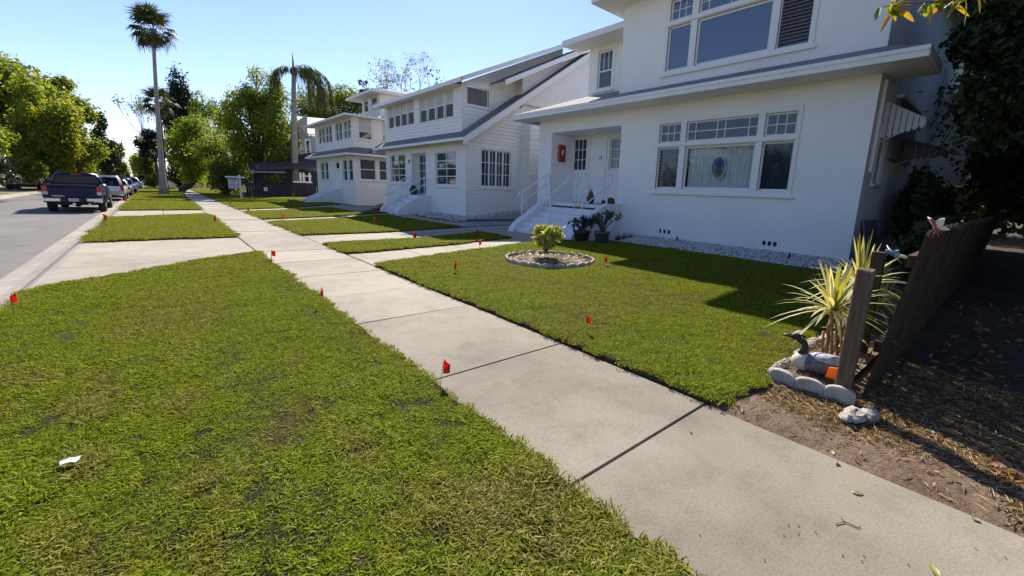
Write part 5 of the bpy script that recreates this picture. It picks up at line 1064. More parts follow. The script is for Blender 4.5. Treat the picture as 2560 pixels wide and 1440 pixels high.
# ================================================================ VEHICLES (built along +y, nose at +y, then placed)
def loft(secs, n_closed=True):
    """secs: list of (y, [(x, z) half outline from the bottom centre outwards to the top centre]); mirrored into a closed skin"""
    b = MB(); k = len(secs[0][1])
    for y, pr in secs: b.v += [(x, y, z) for x, z in pr] + [(-x, y, z) for x, z in pr[::-1]]
    n = 2 * k
    for i in range(len(secs) - 1):
        for j in range(n): b.f.append((i * n + j, i * n + (j + 1) % n, (i + 1) * n + (j + 1) % n, (i + 1) * n + j))
    b.f += [tuple(range(n - 1, -1, -1)), tuple(range((len(secs) - 1) * n, len(secs) * n))]; b.mi = [0] * len(b.f); return b
def subsurf(o, lv=1):
    m_ = o.modifiers.new('s', 'SUBSURF'); m_.levels = lv; m_.render_levels = lv
def wheel(parent, x, y, r, w, side):
    o = MB(); prof = [(r * .62, -w / 2), (r * .9, -w / 2), (r, -w * .32), (r, w * .32), (r * .9, w / 2), (r * .62, w / 2)]; n = 20
    def ring(pr): return [(x + t, y + q * math.cos(2 * math.pi * j / n), r + q * math.sin(2 * math.pi * j / n)) for q, t in pr for j in range(n)]
    b = MB(); b.v = ring(prof); b.f = [(i * n + j, i * n + (j + 1) % n, (i + 1) * n + (j + 1) % n, (i + 1) * n + j) for i in range(5) for j in range(n)]; b.mi = [0] * len(b.f)
    wh = b.build('wheel', M_TYRE, parent, smooth=True, org=(0, 0, 0)); xs = x + side * w * .42
    q = MB(); q.v = [(xs, y + r * .62 * math.cos(2 * math.pi * j / n), r + r * .62 * math.sin(2 * math.pi * j / n)) for j in range(n)] + [(xs - side * .05, y, r)]; q.f = [(j, (j + 1) % n, n) for j in range(n)]; q.mi = [0] * n
    for k in range(5): a = 2 * math.pi * k / 5; q.box(xs - .01, xs + .02, y - .03, y + .03, r - .03, r + .03); q.tube([(xs, y, r), (xs, y + r * .58 * math.cos(a), r + r * .58 * math.sin(a))], .03, 5)
    q.build('rim', M_RIM, wh, org=(0, 0, 0))
def part(b, name, mt, t, smooth=False, bevel=0): return b.build(name, mt, t, smooth=smooth, bevel=bevel, org=(0, 0, 0))
def pickup(label, loc, rz, sc):
    t = thing('pickup_truck', label, 'pickup truck', loc, rz, local=True); t.scale = (sc,) * 3; W_ = 1.0
    b = MB()   # bed box, open-topped
    out = [(-W_, .62), (-W_ - .0, .95), (-W_ + .02, 1.18), (-W_ + .06, 1.32)]
    for s in (-1, 1): b.add([(s * .97, 0, .55), (s * 1.0, 0, .9), (s * .985, 0, 1.2), (s * .95, 0, 1.34), (s * .86, 0, 1.34), (s * .86, 0, .55), (s * .97, 2.05, .55), (s * 1.0, 2.05, .9), (s * .985, 2.05, 1.2), (s * .95, 2.05, 1.34), (s * .86, 2.05, 1.34), (s * .86, 2.05, .55)], [(0, 1, 7, 6), (1, 2, 8, 7), (2, 3, 9, 8), (3, 4, 10, 9), (4, 5, 11, 10), (0, 5, 4, 3, 2, 1), (6, 7, 8, 9, 10, 11)])
    b.box(-.86, .86, .05, 2.05, .6, .68); b.box(-.86, .86, 2.0, 2.06, .6, 1.34); part(b, 'bed', M_TRUCK, t)
    g = MB(); g.prism([(-.005, .62), (-.03, .75), (-.02, .8), (-.025, 1.2), (-.05, 1.26), (-.05, 1.34), (.06, 1.35), (.06, .62)], 'x', -.80, .80); tg = part(g, 'tailgate', M_TRUCK, t, bevel=.01)
    q = MB(); q.box(-.14, .14, -.045, -.02, 1.06, 1.16); q.build('tailgate_handle', M_BLACKPL, tg, org=(0, 0, 0), bevel=.01)
    text('TUNDRA', .1, 'lettering', M_CHROME, tg, (-.5, -.034, .80), (R(90), 0, 0), org=(0, 0, 0))
    text('TOYOTA', .0, 'lettering', M_CHROME, tg, (0, 0, 0), (0, 0, 0), org=(0, 0, 0)) if False else None
    c = loft([(2.02, [(0, .6), (.9, .6), (.97, .8), (.985, 1.2), (.93, 1.38), (0, 1.38)]), (3.7, [(0, .5), (.92, .5), (.99, .8), (.99, 1.2), (.93, 1.36), (0, 1.36)]), (4.2, [(0, .5), (.92, .5), (.99, .8), (.98, 1.18), (.88, 1.3), (0, 1.33)]), (5.3, [(0, .5), (.9, .5), (.97, .78), (.95, 1.08), (.84, 1.2), (0, 1.24)]), (5.65, [(0, .55), (.78, .55), (.84, .75), (.82, .98), (.74, 1.08), (0, 1.12)])]); part(c, 'cab_body', M_TRUCK, t, smooth=True)
    rf = loft([(2.06, [(0, 1.3), (.9, 1.3), (.9, 1.36), (.8, 1.62), (.7, 1.82), (0, 1.86)]), (2.3, [(0, 1.3), (.92, 1.3), (.92, 1.36), (.84, 1.7), (.72, 1.9), (0, 1.945)]), (3.4, [(0, 1.3), (.92, 1.3), (.92, 1.36), (.84, 1.7), (.72, 1.9), (0, 1.945)]), (4.3, [(0, 1.3), (.9, 1.3), (.9, 1.33), (.82, 1.34), (.7, 1.35), (0, 1.36)])]); part(rf, 'cab_roof', M_TRUCK, t, smooth=True)
    gl = MB(); gl.hexa([(-.80, 2.03, 1.40), (.80, 2.03, 1.40), (.80, 2.1, 1.40), (-.80, 2.1, 1.40), (-.68, 2.04, 1.78), (.68, 2.04, 1.78), (.68, 2.1, 1.78), (-.68, 2.1, 1.78)]); part(gl, 'rear_window', M_CARGLASS, t)
    for s in (-1, 1):
        for (ya, yb) in ((2.4, 3.15), (3.22, 4.0)):
            q = MB(); q.hexa([(s * .926, ya, 1.40), (s * .926, yb, 1.40), (s * .9, yb, 1.40), (s * .9, ya, 1.40), (s * .845, ya + .08, 1.74), (s * .845, min(yb, 3.7), 1.74), (s * .82, min(yb, 3.7), 1.74), (s * .82, ya + .08, 1.74)]); part(q, 'side_window', M_CARGLASS, t)
        q = MB(); q.hexa([(s * 1.0, 2.1, .66), (s * .993, 3.2, .66), (s * .993, 3.2, .67), (s * 1.0, 2.1, .67), (s * 1.0, 2.1, .66), (s * .993, 3.2, .66), (s * .993, 3.2, .67), (s * 1.0, 2.1, .67)])
        l = MB(); l.box(s * .80, s * .985, -.045, .05, 1.02, 1.28); part(l, 'tail_light', M_RED, t, bevel=.015); l = MB(); l.box(s * .80, s * .98, -.044, .05, .86, 1.015); part(l, 'reverse_light', M_CLEARLENS, t, bevel=.015)
        q = MB(); q.box(s * .62, s * .98, -.02, .0, .62, .85); part(q, 'corner_panel', M_TRUCK, t)
        q = MB(); q.prism([(-.12, .50), (-.17, .55), (-.17, .70), (-.12, .73), (.12, .73), (.12, .50)], 'x', s * .42, s * .98); part(q, 'bumper', M_CHROME, t, bevel=.02)
        q = MB(); q.box(s * .99, s * 1.2, 3.95, 4.02, 1.28, 1.5); part(q, 'wing_mirror', M_TRUCK, t, bevel=.03)
        q = MB(); q.ell((s * .99, 1.05, .62), (.035, .5, .42), 16, 8); 
        fl = MB(); fl.prism([(1.05 + .53 * math.cos(R(a)), .5 + .46 * math.sin(R(a))) for a in range(0, 181, 15)] + [(1.05 + .44 * math.cos(R(a)), .5 + .38 * math.sin(R(a))) for a in range(180, -1, -15)], 'x', s * .985, s * 1.03); part(fl, 'wheel_arch', M_TRUCK, t)
        for wy in (1.05, 4.75): wheel(t, s * .86, wy, .40, .27, s)
        q = MB(); q.box(s * .86, s * .98, 2.2, 3.7, .42, .5); part(q, 'side_step', M_CHROME, t)
    q = MB(); q.box(-.42, .42, -.155, .1, .52, .715); part(q, 'bumper_step', M_BLACKPL, t, bevel=.015); q = MB(); q.box(-.17, .17, -.168, -.157, .56, .70); pl = part(q, 'license_plate', M_PLATE, t)
    for i in range(7): q = MB(); q.box(-.125 + .037 * i, -.103 + .037 * i, -.173, -.169, .605, .66); q.build('plate_mark', M_BLACK, pl, org=(0, 0, 0)) if i != 3 else None
    q = MB(); q.box(-.18, .18, 2.02, 2.06, 1.83, 1.88); part(q, 'brake_light', M_RED, t)
    q = MB(); q.box(-.7, .7, .3, 4.9, .36, .55); q.tube([(-.86, 1.05, .4), (.86, 1.05, .4)], .07, 8); q.ell((0, 1.05, .4), (.16, .2, .16), 10, 6); part(q, 'chassis', M_BLACKPL, t); q = MB(); q.box(-.05, .05, -.2, .3, .40, .47); q.ell((0, -.2, .48), (.035, .035, .04), 8, 5); part(q, 'tow_hitch', M_CHROME, t)
    q = MB(); q.tube([(.5, -.02, .43), (.5, 1.2, .43)], .04, 8); part(q, 'exhaust_pipe', M_CHROME, t); q = MB(); q.box(-.84, .84, 5.58, 5.78, .48, .72); part(q, 'front_bumper', M_CHROME, t, bevel=.03); return t
def suv(name, label, cat, loc, rz, sc, paint, boxy=True, L_=4.7, Hh=1.75, tailred=True, group=None):
    t = thing(name, label, cat, loc, rz, group=group, local=True); t.scale = (sc,) * 3; k = Hh / 1.75
    low = [(0, .35), (.82, .35), (.9, .55), (.93, .85), (.88, 1.03 * min(1, k + .05)), (0, 1.05 * min(1, k + .05))]
    sec = [(0, [(0, .45), (.76, .45), (.82, .6), (.86, .85), (.82, 1.0 * k), (0, 1.02 * k)]), (.25, low), (L_ * .62, low), (L_ * .8, [(x, z * .96) for x, z in low]), (L_ * .96, [(x * .94, z * .85) for x, z in low]), (L_, [(x * .82, .42 + (z - .42) * .65) for x, z in low])]
    part(loft(sec), 'body', paint, t, smooth=True); zb = 1.0 * k
    if boxy: cab = [(.02, .84, zb, zb), (.28, .80, zb, Hh), (L_ * .42, .80, zb, Hh), (L_ * .68, .84, zb, zb + .02)]
    else: cab = [(L_ * .1, .82, zb, zb), (L_ * .28, .72, zb, Hh), (L_ * .5, .72, zb, Hh), (L_ * .74, .84, zb, zb + .02)]
    part(loft([(y, [(0, z0 - .1), (w, z0 - .1), (w, z0), (w - .12 * (z1 - z0) / .7, z0 + (z1 - z0) * .8), (w - .2 * (z1 - z0) / .7, z1 - .02 * (z1 - z0)), (0, z1)]) for y, w, z0, z1 in cab]), 'cabin', paint, t, smooth=True)
    y0, y1 = cab[0][0], cab[1][0]; q = MB(); q.hexa([(-.70, y0 - .005, zb + .03), (.70, y0 - .005, zb + .03), (.70, y0 + .05, zb + .03), (-.70, y0 + .05, zb + .03), (-.58, y0 + (y1 - y0) * .8 - .012, zb + (Hh - zb) * .82), (.58, y0 + (y1 - y0) * .8 - .012, zb + (Hh - zb) * .82), (.58, y0 + (y1 - y0) * .8 + .05, zb + (Hh - zb) * .82), (-.58, y0 + (y1 - y0) * .8 + .05, zb + (Hh - zb) * .82)]); part(q, 'rear_window', M_CARGLASS, t)
    for s in (-1, 1):
        for (a, c) in (((.30, .44), (.45, .62)) if boxy else ((.26, .40), (.41, .58))):
            w0, w1 = (.835, .74) if boxy else (.80, .66); q = MB(); q.hexa([(s * (w0 + .008), L_ * a, zb + .03), (s * (w0 + .008), L_ * c, zb + .03), (s * (w0 - .03), L_ * c, zb + .03), (s * (w0 - .03), L_ * a, zb + .03), (s * (w1 + .012), L_ * a + .06, zb + (Hh - zb) * .8), (s * (w1 + .012), L_ * (c - .04), zb + (Hh - zb) * .8), (s * (w1 - .03), L_ * (c - .04), zb + (Hh - zb) * .8), (s * (w1 - .03), L_ * a + .06, zb + (Hh - zb) * .8)]); part(q, 'side_window', M_CARGLASS, t)
        q = MB(); q.box(s * .70, s * .88, -.02, .16, .72 * k if boxy else .7 * k, (1.15 if boxy else .92) * k); part(q, 'tail_light', M_RED, t, bevel=.02)
        q = MB(); q.box(s * .55, s * .84, L_ - .2, L_ - .06, .6, .76); part(q, 'headlight', M_CLEARLENS, t, bevel=.02)
        for wy in (L_ * .2, L_ * .8): wheel(t, s * .8, wy, .34, .22, s)
        q = MB(); q.box(s * .9, s * 1.06, L_ * .6, L_ * .6 + .08, zb + .02, zb + .17); part(q, 'wing_mirror', paint, t, bevel=.02)
    q = MB(); q.box(-.84, .84, -.12, .12, .42, .62); part(q, 'rear_bumper', paint if not boxy else M_CHROME, t, bevel=.03); q = MB(); q.box(-.2, .2, -.135, -.121, .5, .6) if boxy else q.box(-.2, .2, -.03, -.01, .72, .83); part(q, 'license_plate', M_PLATE, t)
    q = MB(); q.box(-.72, .72, .2, L_ - .2, .22, .4); part(q, 'chassis', M_BLACKPL, t); return t
tr = pickup('dark blue pickup truck parked at the kerb with chrome bumper and red tail lights', (-2.68, 26.55, -.145), 0, .86)
GC = 'cars parked along the kerb'
def zr(y): return -.145
suv('sport_utility_car', 'white sport utility car parked directly ahead of the blue pickup truck', 'car', (-2.45, 38.6, -.145), 0, .9, M_WHITECAR, True, group=GC)
suv('sedan_car', 'white low car mostly hidden behind the white sport utility car', 'car', (-2.42, 46.5, -.145), 0, .9, M_SILVER, False, 4.5, 1.42, group=GC)
suv('sedan_car', 'pale silver sedan with bright rear window, third parked car ahead of the truck', 'car', (-2.42, 55, -.145), 0, .92, M_WHITECAR, False, 4.6, 1.45, group=GC)
suv('sedan_car', 'small dim car parked farthest along the kerb', 'car', (-2.4, 72, -.145), 0, .95, M_SILVER, False, 4.5, 1.45, group=GC)
suv('sport_utility_car', 'dark maroon car far down the street near the kerb', 'car', (-1.9, 108, -.145), 0, 1.0, M_BLACKCAR, True, 4.6, 1.7, group=GC)
suv('van', 'pale fronted van farthest down the street, partly behind bushes', 'van', (.35, 126, -.1), R(180), 1.1, M_WHITECAR, True, 4.8, 2.0)
suv('sedan_car', 'black car parked across the street, only its roof showing left of the truck', 'car', (-8.3, 55, -.03), 0, 1.0, M_BLACKCAR, False, 4.6, 1.5)
# ================================================================ STREET THINGS
def flag(label, px, kind, h=.2, w=.11, fh=.12, bend=0, z=None, lean=0, near=True):
    p = G(px[0], px[1], .04); zz = (.045 + ground(p.x)) if z is None else z; p = Vector((p.x, p.y, zz)); d = (p - Vector((0, 0, H))).length
    fl = thing('marker_flag', label, 'marker flag', p, rnd.uniform(0, 6.28), group='small marker flags on wire stakes', local=True)
    rr = random.Random(int(px[0] * 7 + px[1])); b = MB(); lx, ly = rr.uniform(-.04, .04) + lean, rr.uniform(-.04, .04); b.tube([(0, 0, -.05), (lx * .5, ly * .5, h * .5), (lx, ly, h)], max(.0022, .0005 * d), 5); part(b, 'stake', M_WIRE, fl)
    q = MB(); n = 6; V = []; 
    for i in range(n + 1):
        t = i / n; bx = lx + w * t * math.cos(.8 * t + rr.random()); by = ly + .035 * math.sin(t * 5 + rr.random()); dr = .35 * t * fh
        V += [(bx, by, h - dr + .0), (bx * .97, by + .006, h - fh + dr * .3 - .25 * fh * t)]
    V += [(x, y + .0015, z_) for x, y, z_ in V]; m_ = 2 * (n + 1)
    q.add(V, [(2 * i, 2 * i + 1, 2 * i + 3, 2 * i + 2) for i in range(n)] + [(m_ + 2 * i, m_ + 2 * i + 2, m_ + 2 * i + 3, m_ + 2 * i + 1) for i in range(n)])
    part(q, 'flag', M_FLAGR if kind == 'r' else M_FLAGO, fl, smooth=True)
    v = (p - Vector((0, 0, H))); fl.rotation_euler = (0, 0, math.atan2(v.y, v.x) - math.pi / 2 + rr.uniform(-.7, .7)); return fl
FL = [('red marker flag on a long wire at the left sidewalk edge, nearest the camera', (1100, 962), 'r', .19), ('red marker flag at the left sidewalk edge, second nearest along that edge', (799, 770), 'r', .24),
 ('red marker flag at the top corner of the left front lawn by the driveway', (678, 652), 'r', .2), ('red marker flag by the kerb at the left picture edge', (34, 795), 'r', .26), ('red marker flag in the middle of the right lawn, nearest there', (1469, 832), 'r', .2),
 ('red marker flag just right of the round flower bed', (1507, 668), 'r', .2), ('red marker flag on the right lawn left of the flower bed', (1139, 684), 'r', .2), ('red marker flag at the edge of the entrance path beyond the lawn', (1198, 620), 'r', .2),
 ('red marker flag in the narrow grass strip before the driveway, in shade', (1193, 592), 'r', .2), ('dull red marker flag against the pebbles under the left vents', (1688, 620), 'r', .25), ('red marker flag in the shade at the pebble edge near the house corner', (1971, 668), 'r', .22),
 ('small red marker flag on the grass strip beside the driveway, in sun', (1033, 594), 'r', .18), ('red marker flag left of the rental sign post by the sidewalk', (575, 515), 'r', .3), ('dark red marker flag under the dark fence near the rental sign', (632, 497), 'r', .45),
 ('dark red marker flag under the dark fence near the cream house', (732, 496), 'r', .4), ('orange red marker flag on the far grass in front of the cream house steps', (722, 512), 'r', .35), ('red marker flag beside the palm tree at the sidewalk edge', (459, 495), 'r', .4), ('orange red marker flag at the corner of the palm verge', (473, 507), 'r', .3),
 ('orange marker flag at the verge corner near the parked truck', (313, 508), 'r', .3), ('yellow orange marker flag at the kerb corner behind the truck', (264, 556), 'o', .26), ('yellow orange marker flag at the sidewalk corner of the middle verge lawn', (536, 555), 'o', .24),
 ('orange marker flag on the narrow path edge beyond the third lawn', (620, 532), 'o', .3), ('orange marker flag at the far edge of the third lawn by the sidewalk', (706, 551), 'o', .26), ('orange marker flag at the house end of the third lawn, near the shade', (938, 562), 'o', .26)]
for lab, px, k, h in FL: flag(lab, px, k, h, w=(.065 if px[1] > 720 else .085) if px[1] > 600 else .17, fh=(.085 if px[1] > 720 else .11) if px[1] > 600 else .18)
# for-rent sign on its post
sp = G(604, 497, .045); sg = thing('rental_sign', 'white post with a hanging white for-rent board on the far lawn', 'sign', (sp.x, sp.y, .04))
b = MB(); hw = .06; b.box(sp.x - hw, sp.x + hw, sp.y - hw, sp.y + hw, -.1, 1.78); b.prism([(sp.x - hw, 1.78), (sp.x + hw, 1.78), (sp.x, 1.87)], 'y', sp.y - hw, sp.y + hw); b.build('post', M_PAINT, sg)
b = MB(); b.prism([(sp.x - .93, 1.66), (sp.x - .84, 1.6), (sp.x + .3, 1.6), (sp.x + .38, 1.66), (sp.x + .3, 1.72), (sp.x - .84, 1.72)], 'y', sp.y - .1, sp.y - .061); b.build('arm', M_PAINT, sg)
b = MB(); b.box(sp.x - .74, sp.x - .13, sp.y - .1, sp.y - .075, .80, 1.53); bd = b.build('board', M_WHITE, sg); XF = (R(90), 0, 0)
text('FOR', .2, 'lettering', M_BLACK, bd, (sp.x - .5, sp.y - .104, 1.27), XF); text('RENT', .2, 'lettering', M_BLACK, bd, (sp.x - .43, sp.y - .104, 1.06), XF)
q = MB(); q.box(sp.x - .66, sp.x - .21, sp.y - .106, sp.y - .101, 1.42, 1.48); q.build('print_bar', M_BLACK, bd); q = MB(); q.box(sp.x - .66, sp.x - .2, sp.y - .106, sp.y - .101, .86, .90); q.build('print_bar', mat('grey print', (.35, .35, .38), .6), bd)
for x in (-.66, -.22): q = MB(); q.tube([(sp.x + x, sp.y - .088, 1.52), (sp.x + x, sp.y - .088, 1.61)], .01, 5); q.build('hanger', M_WIRE, sg)
# low dark board fence with a white plaque
fa, fb = Vector((5.65, 45.6, 0)), Vector((11.4, 44.6, 0)); df = thing('board_fence', 'low dark board fence behind the far lawn with a small white plaque', 'fence', fa); n = 30
for i in range(n):
    p, q_ = fa.lerp(fb, i / n), fa.lerp(fb, (i + .93) / n); top = 1.22 + rnd.uniform(-.02, .02); MB().hexa([(p.x, p.y, 0), (q_.x, q_.y, 0), (q_.x, q_.y + .03, 0), (p.x, p.y + .03, 0), (p.x, p.y, top), (q_.x, q_.y, top), (q_.x, q_.y + .03, top), (p.x, p.y + .03, top)]).build('board', M_DFENCE, df)
b = MB(); b.hexa([(fa.x, fa.y + .03, 1.0), (fb.x, fb.y + .03, 1.0), (fb.x, fb.y + .1, 1.0), (fa.x, fa.y + .1, 1.0), (fa.x, fa.y + .03, 1.1), (fb.x, fb.y + .03, 1.1), (fb.x, fb.y + .1, 1.1), (fa.x, fa.y + .1, 1.1)]); b.build('rail', M_DFENCE, df)
pc = AY(664, 473, fa.lerp(fb, .24).y - .06); pq = MB(); pq.box(pc.x - .13, pc.x + .13, pc.y - .02, pc.y, pc.z - .16, pc.z + .16); pq.build('plaque', M_WHITE, df); pq = MB(); pq.box(pc.x - .05, pc.x + .05, pc.y - .026, pc.y - .021, pc.z - .05, pc.z + .06); pq.build('plaque_mark', M_BLACK, df)
# white picket rail on the porch behind
pf = thing('picket_rail', 'short white picket rail on a ledge right of the drooping palm trunk', 'railing', (11.6, 46.4, 0)); yy = 46.3
for i, px in enumerate((752, 760, 775)): x = AY(px, 450, yy).x; MB().prism([(x - .09, 1.55), (x + .09, 1.55), (x + .09, 2.3), (x, 2.42), (x - .09, 2.3)], 'y', yy, yy + .05).build('picket', M_PAINT, pf)
xa, xb = AY(732, 452, yy).x, AY(780, 452, yy).x; MB().box(xa, xb, yy - .05, yy + .12, 1.42, 1.56).build('ledge', M_PAINT, pf); MB().box(AY(750, 450, yy).x, xb, yy + .051, yy + .08, 2.02, 2.12).build('rail', M_PAINT, pf)
MB().box(xa, xb, yy - .02, yy + .1, .0, 1.41).build('plinth', M_DFENCE, pf)
gl_ = thing('gate', 'small white gate standing by the far end of the sidewalk', 'gate', (*AY(462, 465, 76).xy, 0)); p = AY(456, 460, 76)
for i in range(6): MB().box(p.x + .28 * i, p.x + .28 * i + .2, 76, 76.05, .1, 1.35).build('picket', M_PAINT, gl_)
MB().box(p.x, p.x + 1.6, 76.051, 76.09, .8, .95).build('rail', M_PAINT, gl_)
pt = thing('garden_plant', 'bright spiky plant over the dark fence in front of the dark porch', 'plant', (7.9, 46.2, 0)); P = np.array([7.9, 46.2, 1.6]) + RNG.normal(0, 1, (160, 3)) * np.array([.4, .25, .25]); V, Fq = leaves_np(P, np.tile([0, 0, 1.], (160, 1)), .32, .3); npmesh('leaves', V, Fq, L_BRIGHT, RNG.random(160).repeat(4), pt, (7.9, 46.2, 0)); MB().tube([(7.9, 46.2, 0), (7.9, 46.2, 1.6)], .05, 6).build('stem', M_BARK, pt)
# ---------------------------------------------------------------- pebble border along the nearest house and the bungalow
def pebbles(label, pts, n, size, seed):
    rng = np.random.default_rng(seed); b = MB(); b2 = []; xs = [p[0] for p in pts]; ys = [p[1] for p in pts]; P = np.column_stack([rng.uniform(min(xs), max(xs), n), rng.uniform(min(ys), max(ys), n)]); P = P[inside(P, pts)]
    ico = bmesh.new(); bmesh.ops.create_icosphere(ico, subdivisions=1, radius=1); V0 = np.array([v.co[:] for v in ico.verts]); F0 = np.array([[v.index for v in f.verts] for f in ico.faces]); ico.free(); VV = []; FF = []
    for k, (x, y) in enumerate(P):
        s = size * rng.uniform(.6, 1.5) * np.array([1, rng.uniform(.6, 1), rng.uniform(.45, .75)]); a = rng.uniform(0, 6.28); v = V0 * (1 + rng.normal(0, .12, (12, 1))) * s; c, q = math.cos(a), math.sin(a); v = np.column_stack([v[:, 0] * c - v[:, 1] * q, v[:, 0] * q + v[:, 1] * c, v[:, 2]]); VV.append(v + np.array([x, y, ground(x) + .02 + max(0, (x - min(xs))) * .09 + rng.uniform(-.005, .03)])); FF.append(F0 + 12 * k)
    o = npmesh('pebble_border', np.concatenate(VV), np.concatenate(FF), M_PEB); setp(o, label, 'pebbles', kind='stuff'); return o
pebbles('white pebbles along the foot of the nearest house wall', [(9.98, 2.3), (10.02, 8.25), (11.3, 8.7), (11.3, 2.35)], 3600, .036, 5)
pebbles('white pebbles round the corner of the clapboard bungalow', [(9.2, 15.9), (9.2, 20.4), (10.4, 20.4), (10.4, 17.1), (14.5, 17.05), (14.5, 15.9)], 2600, .045, 6)
bd_ = MB(); bd_.tube([(9.96, 2.25, .12), (9.98, 5, .12), (9.98, 8.2, .12)], .03, 6); setp(bd_.build('edging_strip', M_BLACKPL), 'black edging strip between the shaded lawn and the pebbles', 'edging')
# ---------------------------------------------------------------- round flower bed
bx, by, br = BED; fb_ = thing('flower_bed', 'round mulch bed with pale scalloped edging in the right lawn', 'flower bed', (bx, by, ground(bx)))
zb = ground(bx); mv = MB(); nr = 40; rings = [(0, .075), (.35, .085), (.65, .07), (.88, .05), (.93, .0)]
for r_, z_ in rings:
    for j in range(nr): a = 2 * math.pi * j / nr; mv.v.append((bx + r_ * br * 1.04 * math.cos(a), by + r_ * br * 1.04 * math.sin(a), zb + z_ + rnd.uniform(-.012, .012)))
for i in range(4):
    for j in range(nr): mv.f.append((i * nr + j, i * nr + (j + 1) % nr, (i + 1) * nr + (j + 1) % nr, (i + 1) * nr + j))
mv.mi = [0] * len(mv.f); mv.build('mulch', M_DIRTBED, fb_, smooth=True)
P = np.column_stack([RNG.uniform(-1, 1, 900), RNG.uniform(-1, 1, 900), np.zeros(900)]); P = P[np.hypot(P[:, 0], P[:, 1]) < .92] * np.array([br, br, 1]) + np.array([bx, by, zb + .085]); V, Fq = leaves_np(P, np.tile([0, 0, 1.], (len(P), 1)), .075, .3, spread=.35); setp(npmesh('bark_chips', V, Fq, L_STRAW, RNG.random(len(P)).repeat(4), fb_, ORG[fb_.name]), kind='stuff')
def scallop(w, h, th, n=8):
    pr = [(-w / 2, -.05), (w / 2, -.05), (w / 2, h * .62)] + [(w / 2 * math.cos(R(a)), h * .62 + h * .38 * math.sin(R(a))) for a in range(20, 161, 20)] + [(-w / 2, h * .62)]
    b = MB(); b.prism(pr, 'y', -th / 2, th / 2); return b
ne = 24
for j in range(ne):
    a = 2 * math.pi * j / ne; o = scallop(2 * math.pi * br / ne * .98, .125, .05).build('edging_block', M_EDGE, fb_, org=(0, 0, 0), bevel=.008); o.location = (br * math.cos(a), br * math.sin(a), 0); o.rotation_euler = (rnd.uniform(-.08, .08), rnd.uniform(-.04, .04), a + math.pi / 2)
sb = (bx - .02, by + .1, zb + .53); bush('shrub', 'yellow green leafy shrub growing in the round flower bed', sb, (.40, .40, .34), 1500, .105, L_SHRUB, 91, cat='shrub', nb=22, clump=.34, aspect=.42)
# ---------------------------------------------------------------- planters by the steps
def planter(label, x, y, r1, r2, h, mt, nleaf, hh, seed, spread=1.0, size=.12):
    t = thing('planter', label, 'potted plant', (x, y, ground(x)), group='pots by the front steps'); MB().lathe([(r1, 0), (r2 * .95, h * .85), (r2 * 1.06, h * .87), (r2 * 1.06, h), (r2 * .9, h), (r2 * .88, h * .85)], (x, y, ground(x)), 16).build('pot', mt, t, smooth=True)
    rng = np.random.default_rng(seed); b = MB(); P = []
    for k in range(12): a = rng.uniform(0, 6.28); e = np.array([x + math.cos(a) * r2 * spread * rng.uniform(.3, 1.5), y + math.sin(a) * r2 * spread * rng.uniform(.3, 1.5), ground(x) + h + hh * rng.uniform(.5, 1)]); b.tube([(x, y, ground(x) + h * .8), ((x * 1.2 + e[0] * .8) / 2, (y * 1.2 + e[1] * .8) / 2, (ground(x) + h + e[2]) / 2), tuple(e)], [.022, .016, .008], 5); P.append(e + rng.normal(0, .06, (nleaf // 12, 3)))
    setp(b.build('stems', M_DBARK, t), kind='stuff'); P = np.concatenate(P); V, Fq = leaves_np(P, np.tile([0, 0, 1.], (len(P), 1)), size, .45, rng=rng); npmesh('leaves', V, Fq, L_POT, rng.random(len(P)).repeat(4), t, ORG[t.name])
planter('dark clay planter with a low drooping plant beside the steps', 8.98, 8.42, .17, .25, .34, M_POT1, 150, .34, 11, 1.1, .17)
planter('grey planter with a bushy jade plant right of the dark one', 9.2, 7.85, .17, .22, .36, M_POT2, 420, .52, 12, 1.5, .09)
sr = thing('stone_pile', 'small dark heap of stones and a low plant at the left end of the pebbles', 'stones', (10.3, 8.15, .1))
for i in range(5): q = MB(); q.ell((10.1 + .16 * i, 8.0 + .1 * (i % 2), .2), (.1, .09, .08), 8, 6, .15); q.build('stone', M_POT1, sr)
for i in range(3): q = MB(); q.ell((9.25 + .1 * i, 8.15 - .1 * (i % 2), .12), (.09, .07, .05), 8, 6, .2); o = q.build('stone', M_ROCK, sr)
pp = thing('porch_ornament', 'reddish brown vase with dark twigs on the porch floor by the doors', 'vase', (10.95, 9.55, 1.15)); MB().lathe([(.07, 0), (.13, .1), (.14, .2), (.08, .34), (.06, .4), (.075, .42)], (10.95, 9.95, 1.15), 12).build('body', mat('reddish clay', (.13, .06, .05), .7), pp, smooth=True)
b = MB(); [b.tube([(10.95, 9.95, 1.5), (10.95 + rnd.uniform(-.12, .12), 9.95 + rnd.uniform(-.12, .12), 1.5 + rnd.uniform(.15, .3))], .006, 4) for _ in range(8)]; setp(b.build('twigs', M_DBARK, pp), kind='stuff')
hb = thing('dark_basket', 'low dark rounded basket at the right end of the top step', 'basket', (10.9, 9.05, 1.2)); b = MB(); b.ell((10.85, 8.98, 1.27), (.14, .15, .13), 12, 8); b.build('body', M_POT1, hb, smooth=True); b = MB(); b.ell((10.75, 9.2, 1.24), (.08, .08, .07), 10, 6); b.build('lid', M_POT1, hb, smooth=True)
rb = thing('red_box', 'red wall box with a pale mark on the left porch wall', 'box', (11.9, 12.4, 2.9)); q = MB(); q.box(11.62, 12.0, 12.32, 12.415, 2.66, 3.3); q.build('case', M_REDBOX, rb, bevel=.03); q = MB(); q.prism([(11.76, 2.88), (11.84, 2.96), (11.86, 3.1), (11.8, 3.12), (11.75, 3.0)], 'y', 12.314, 12.319); q.build('mark', M_WHITE, rb)
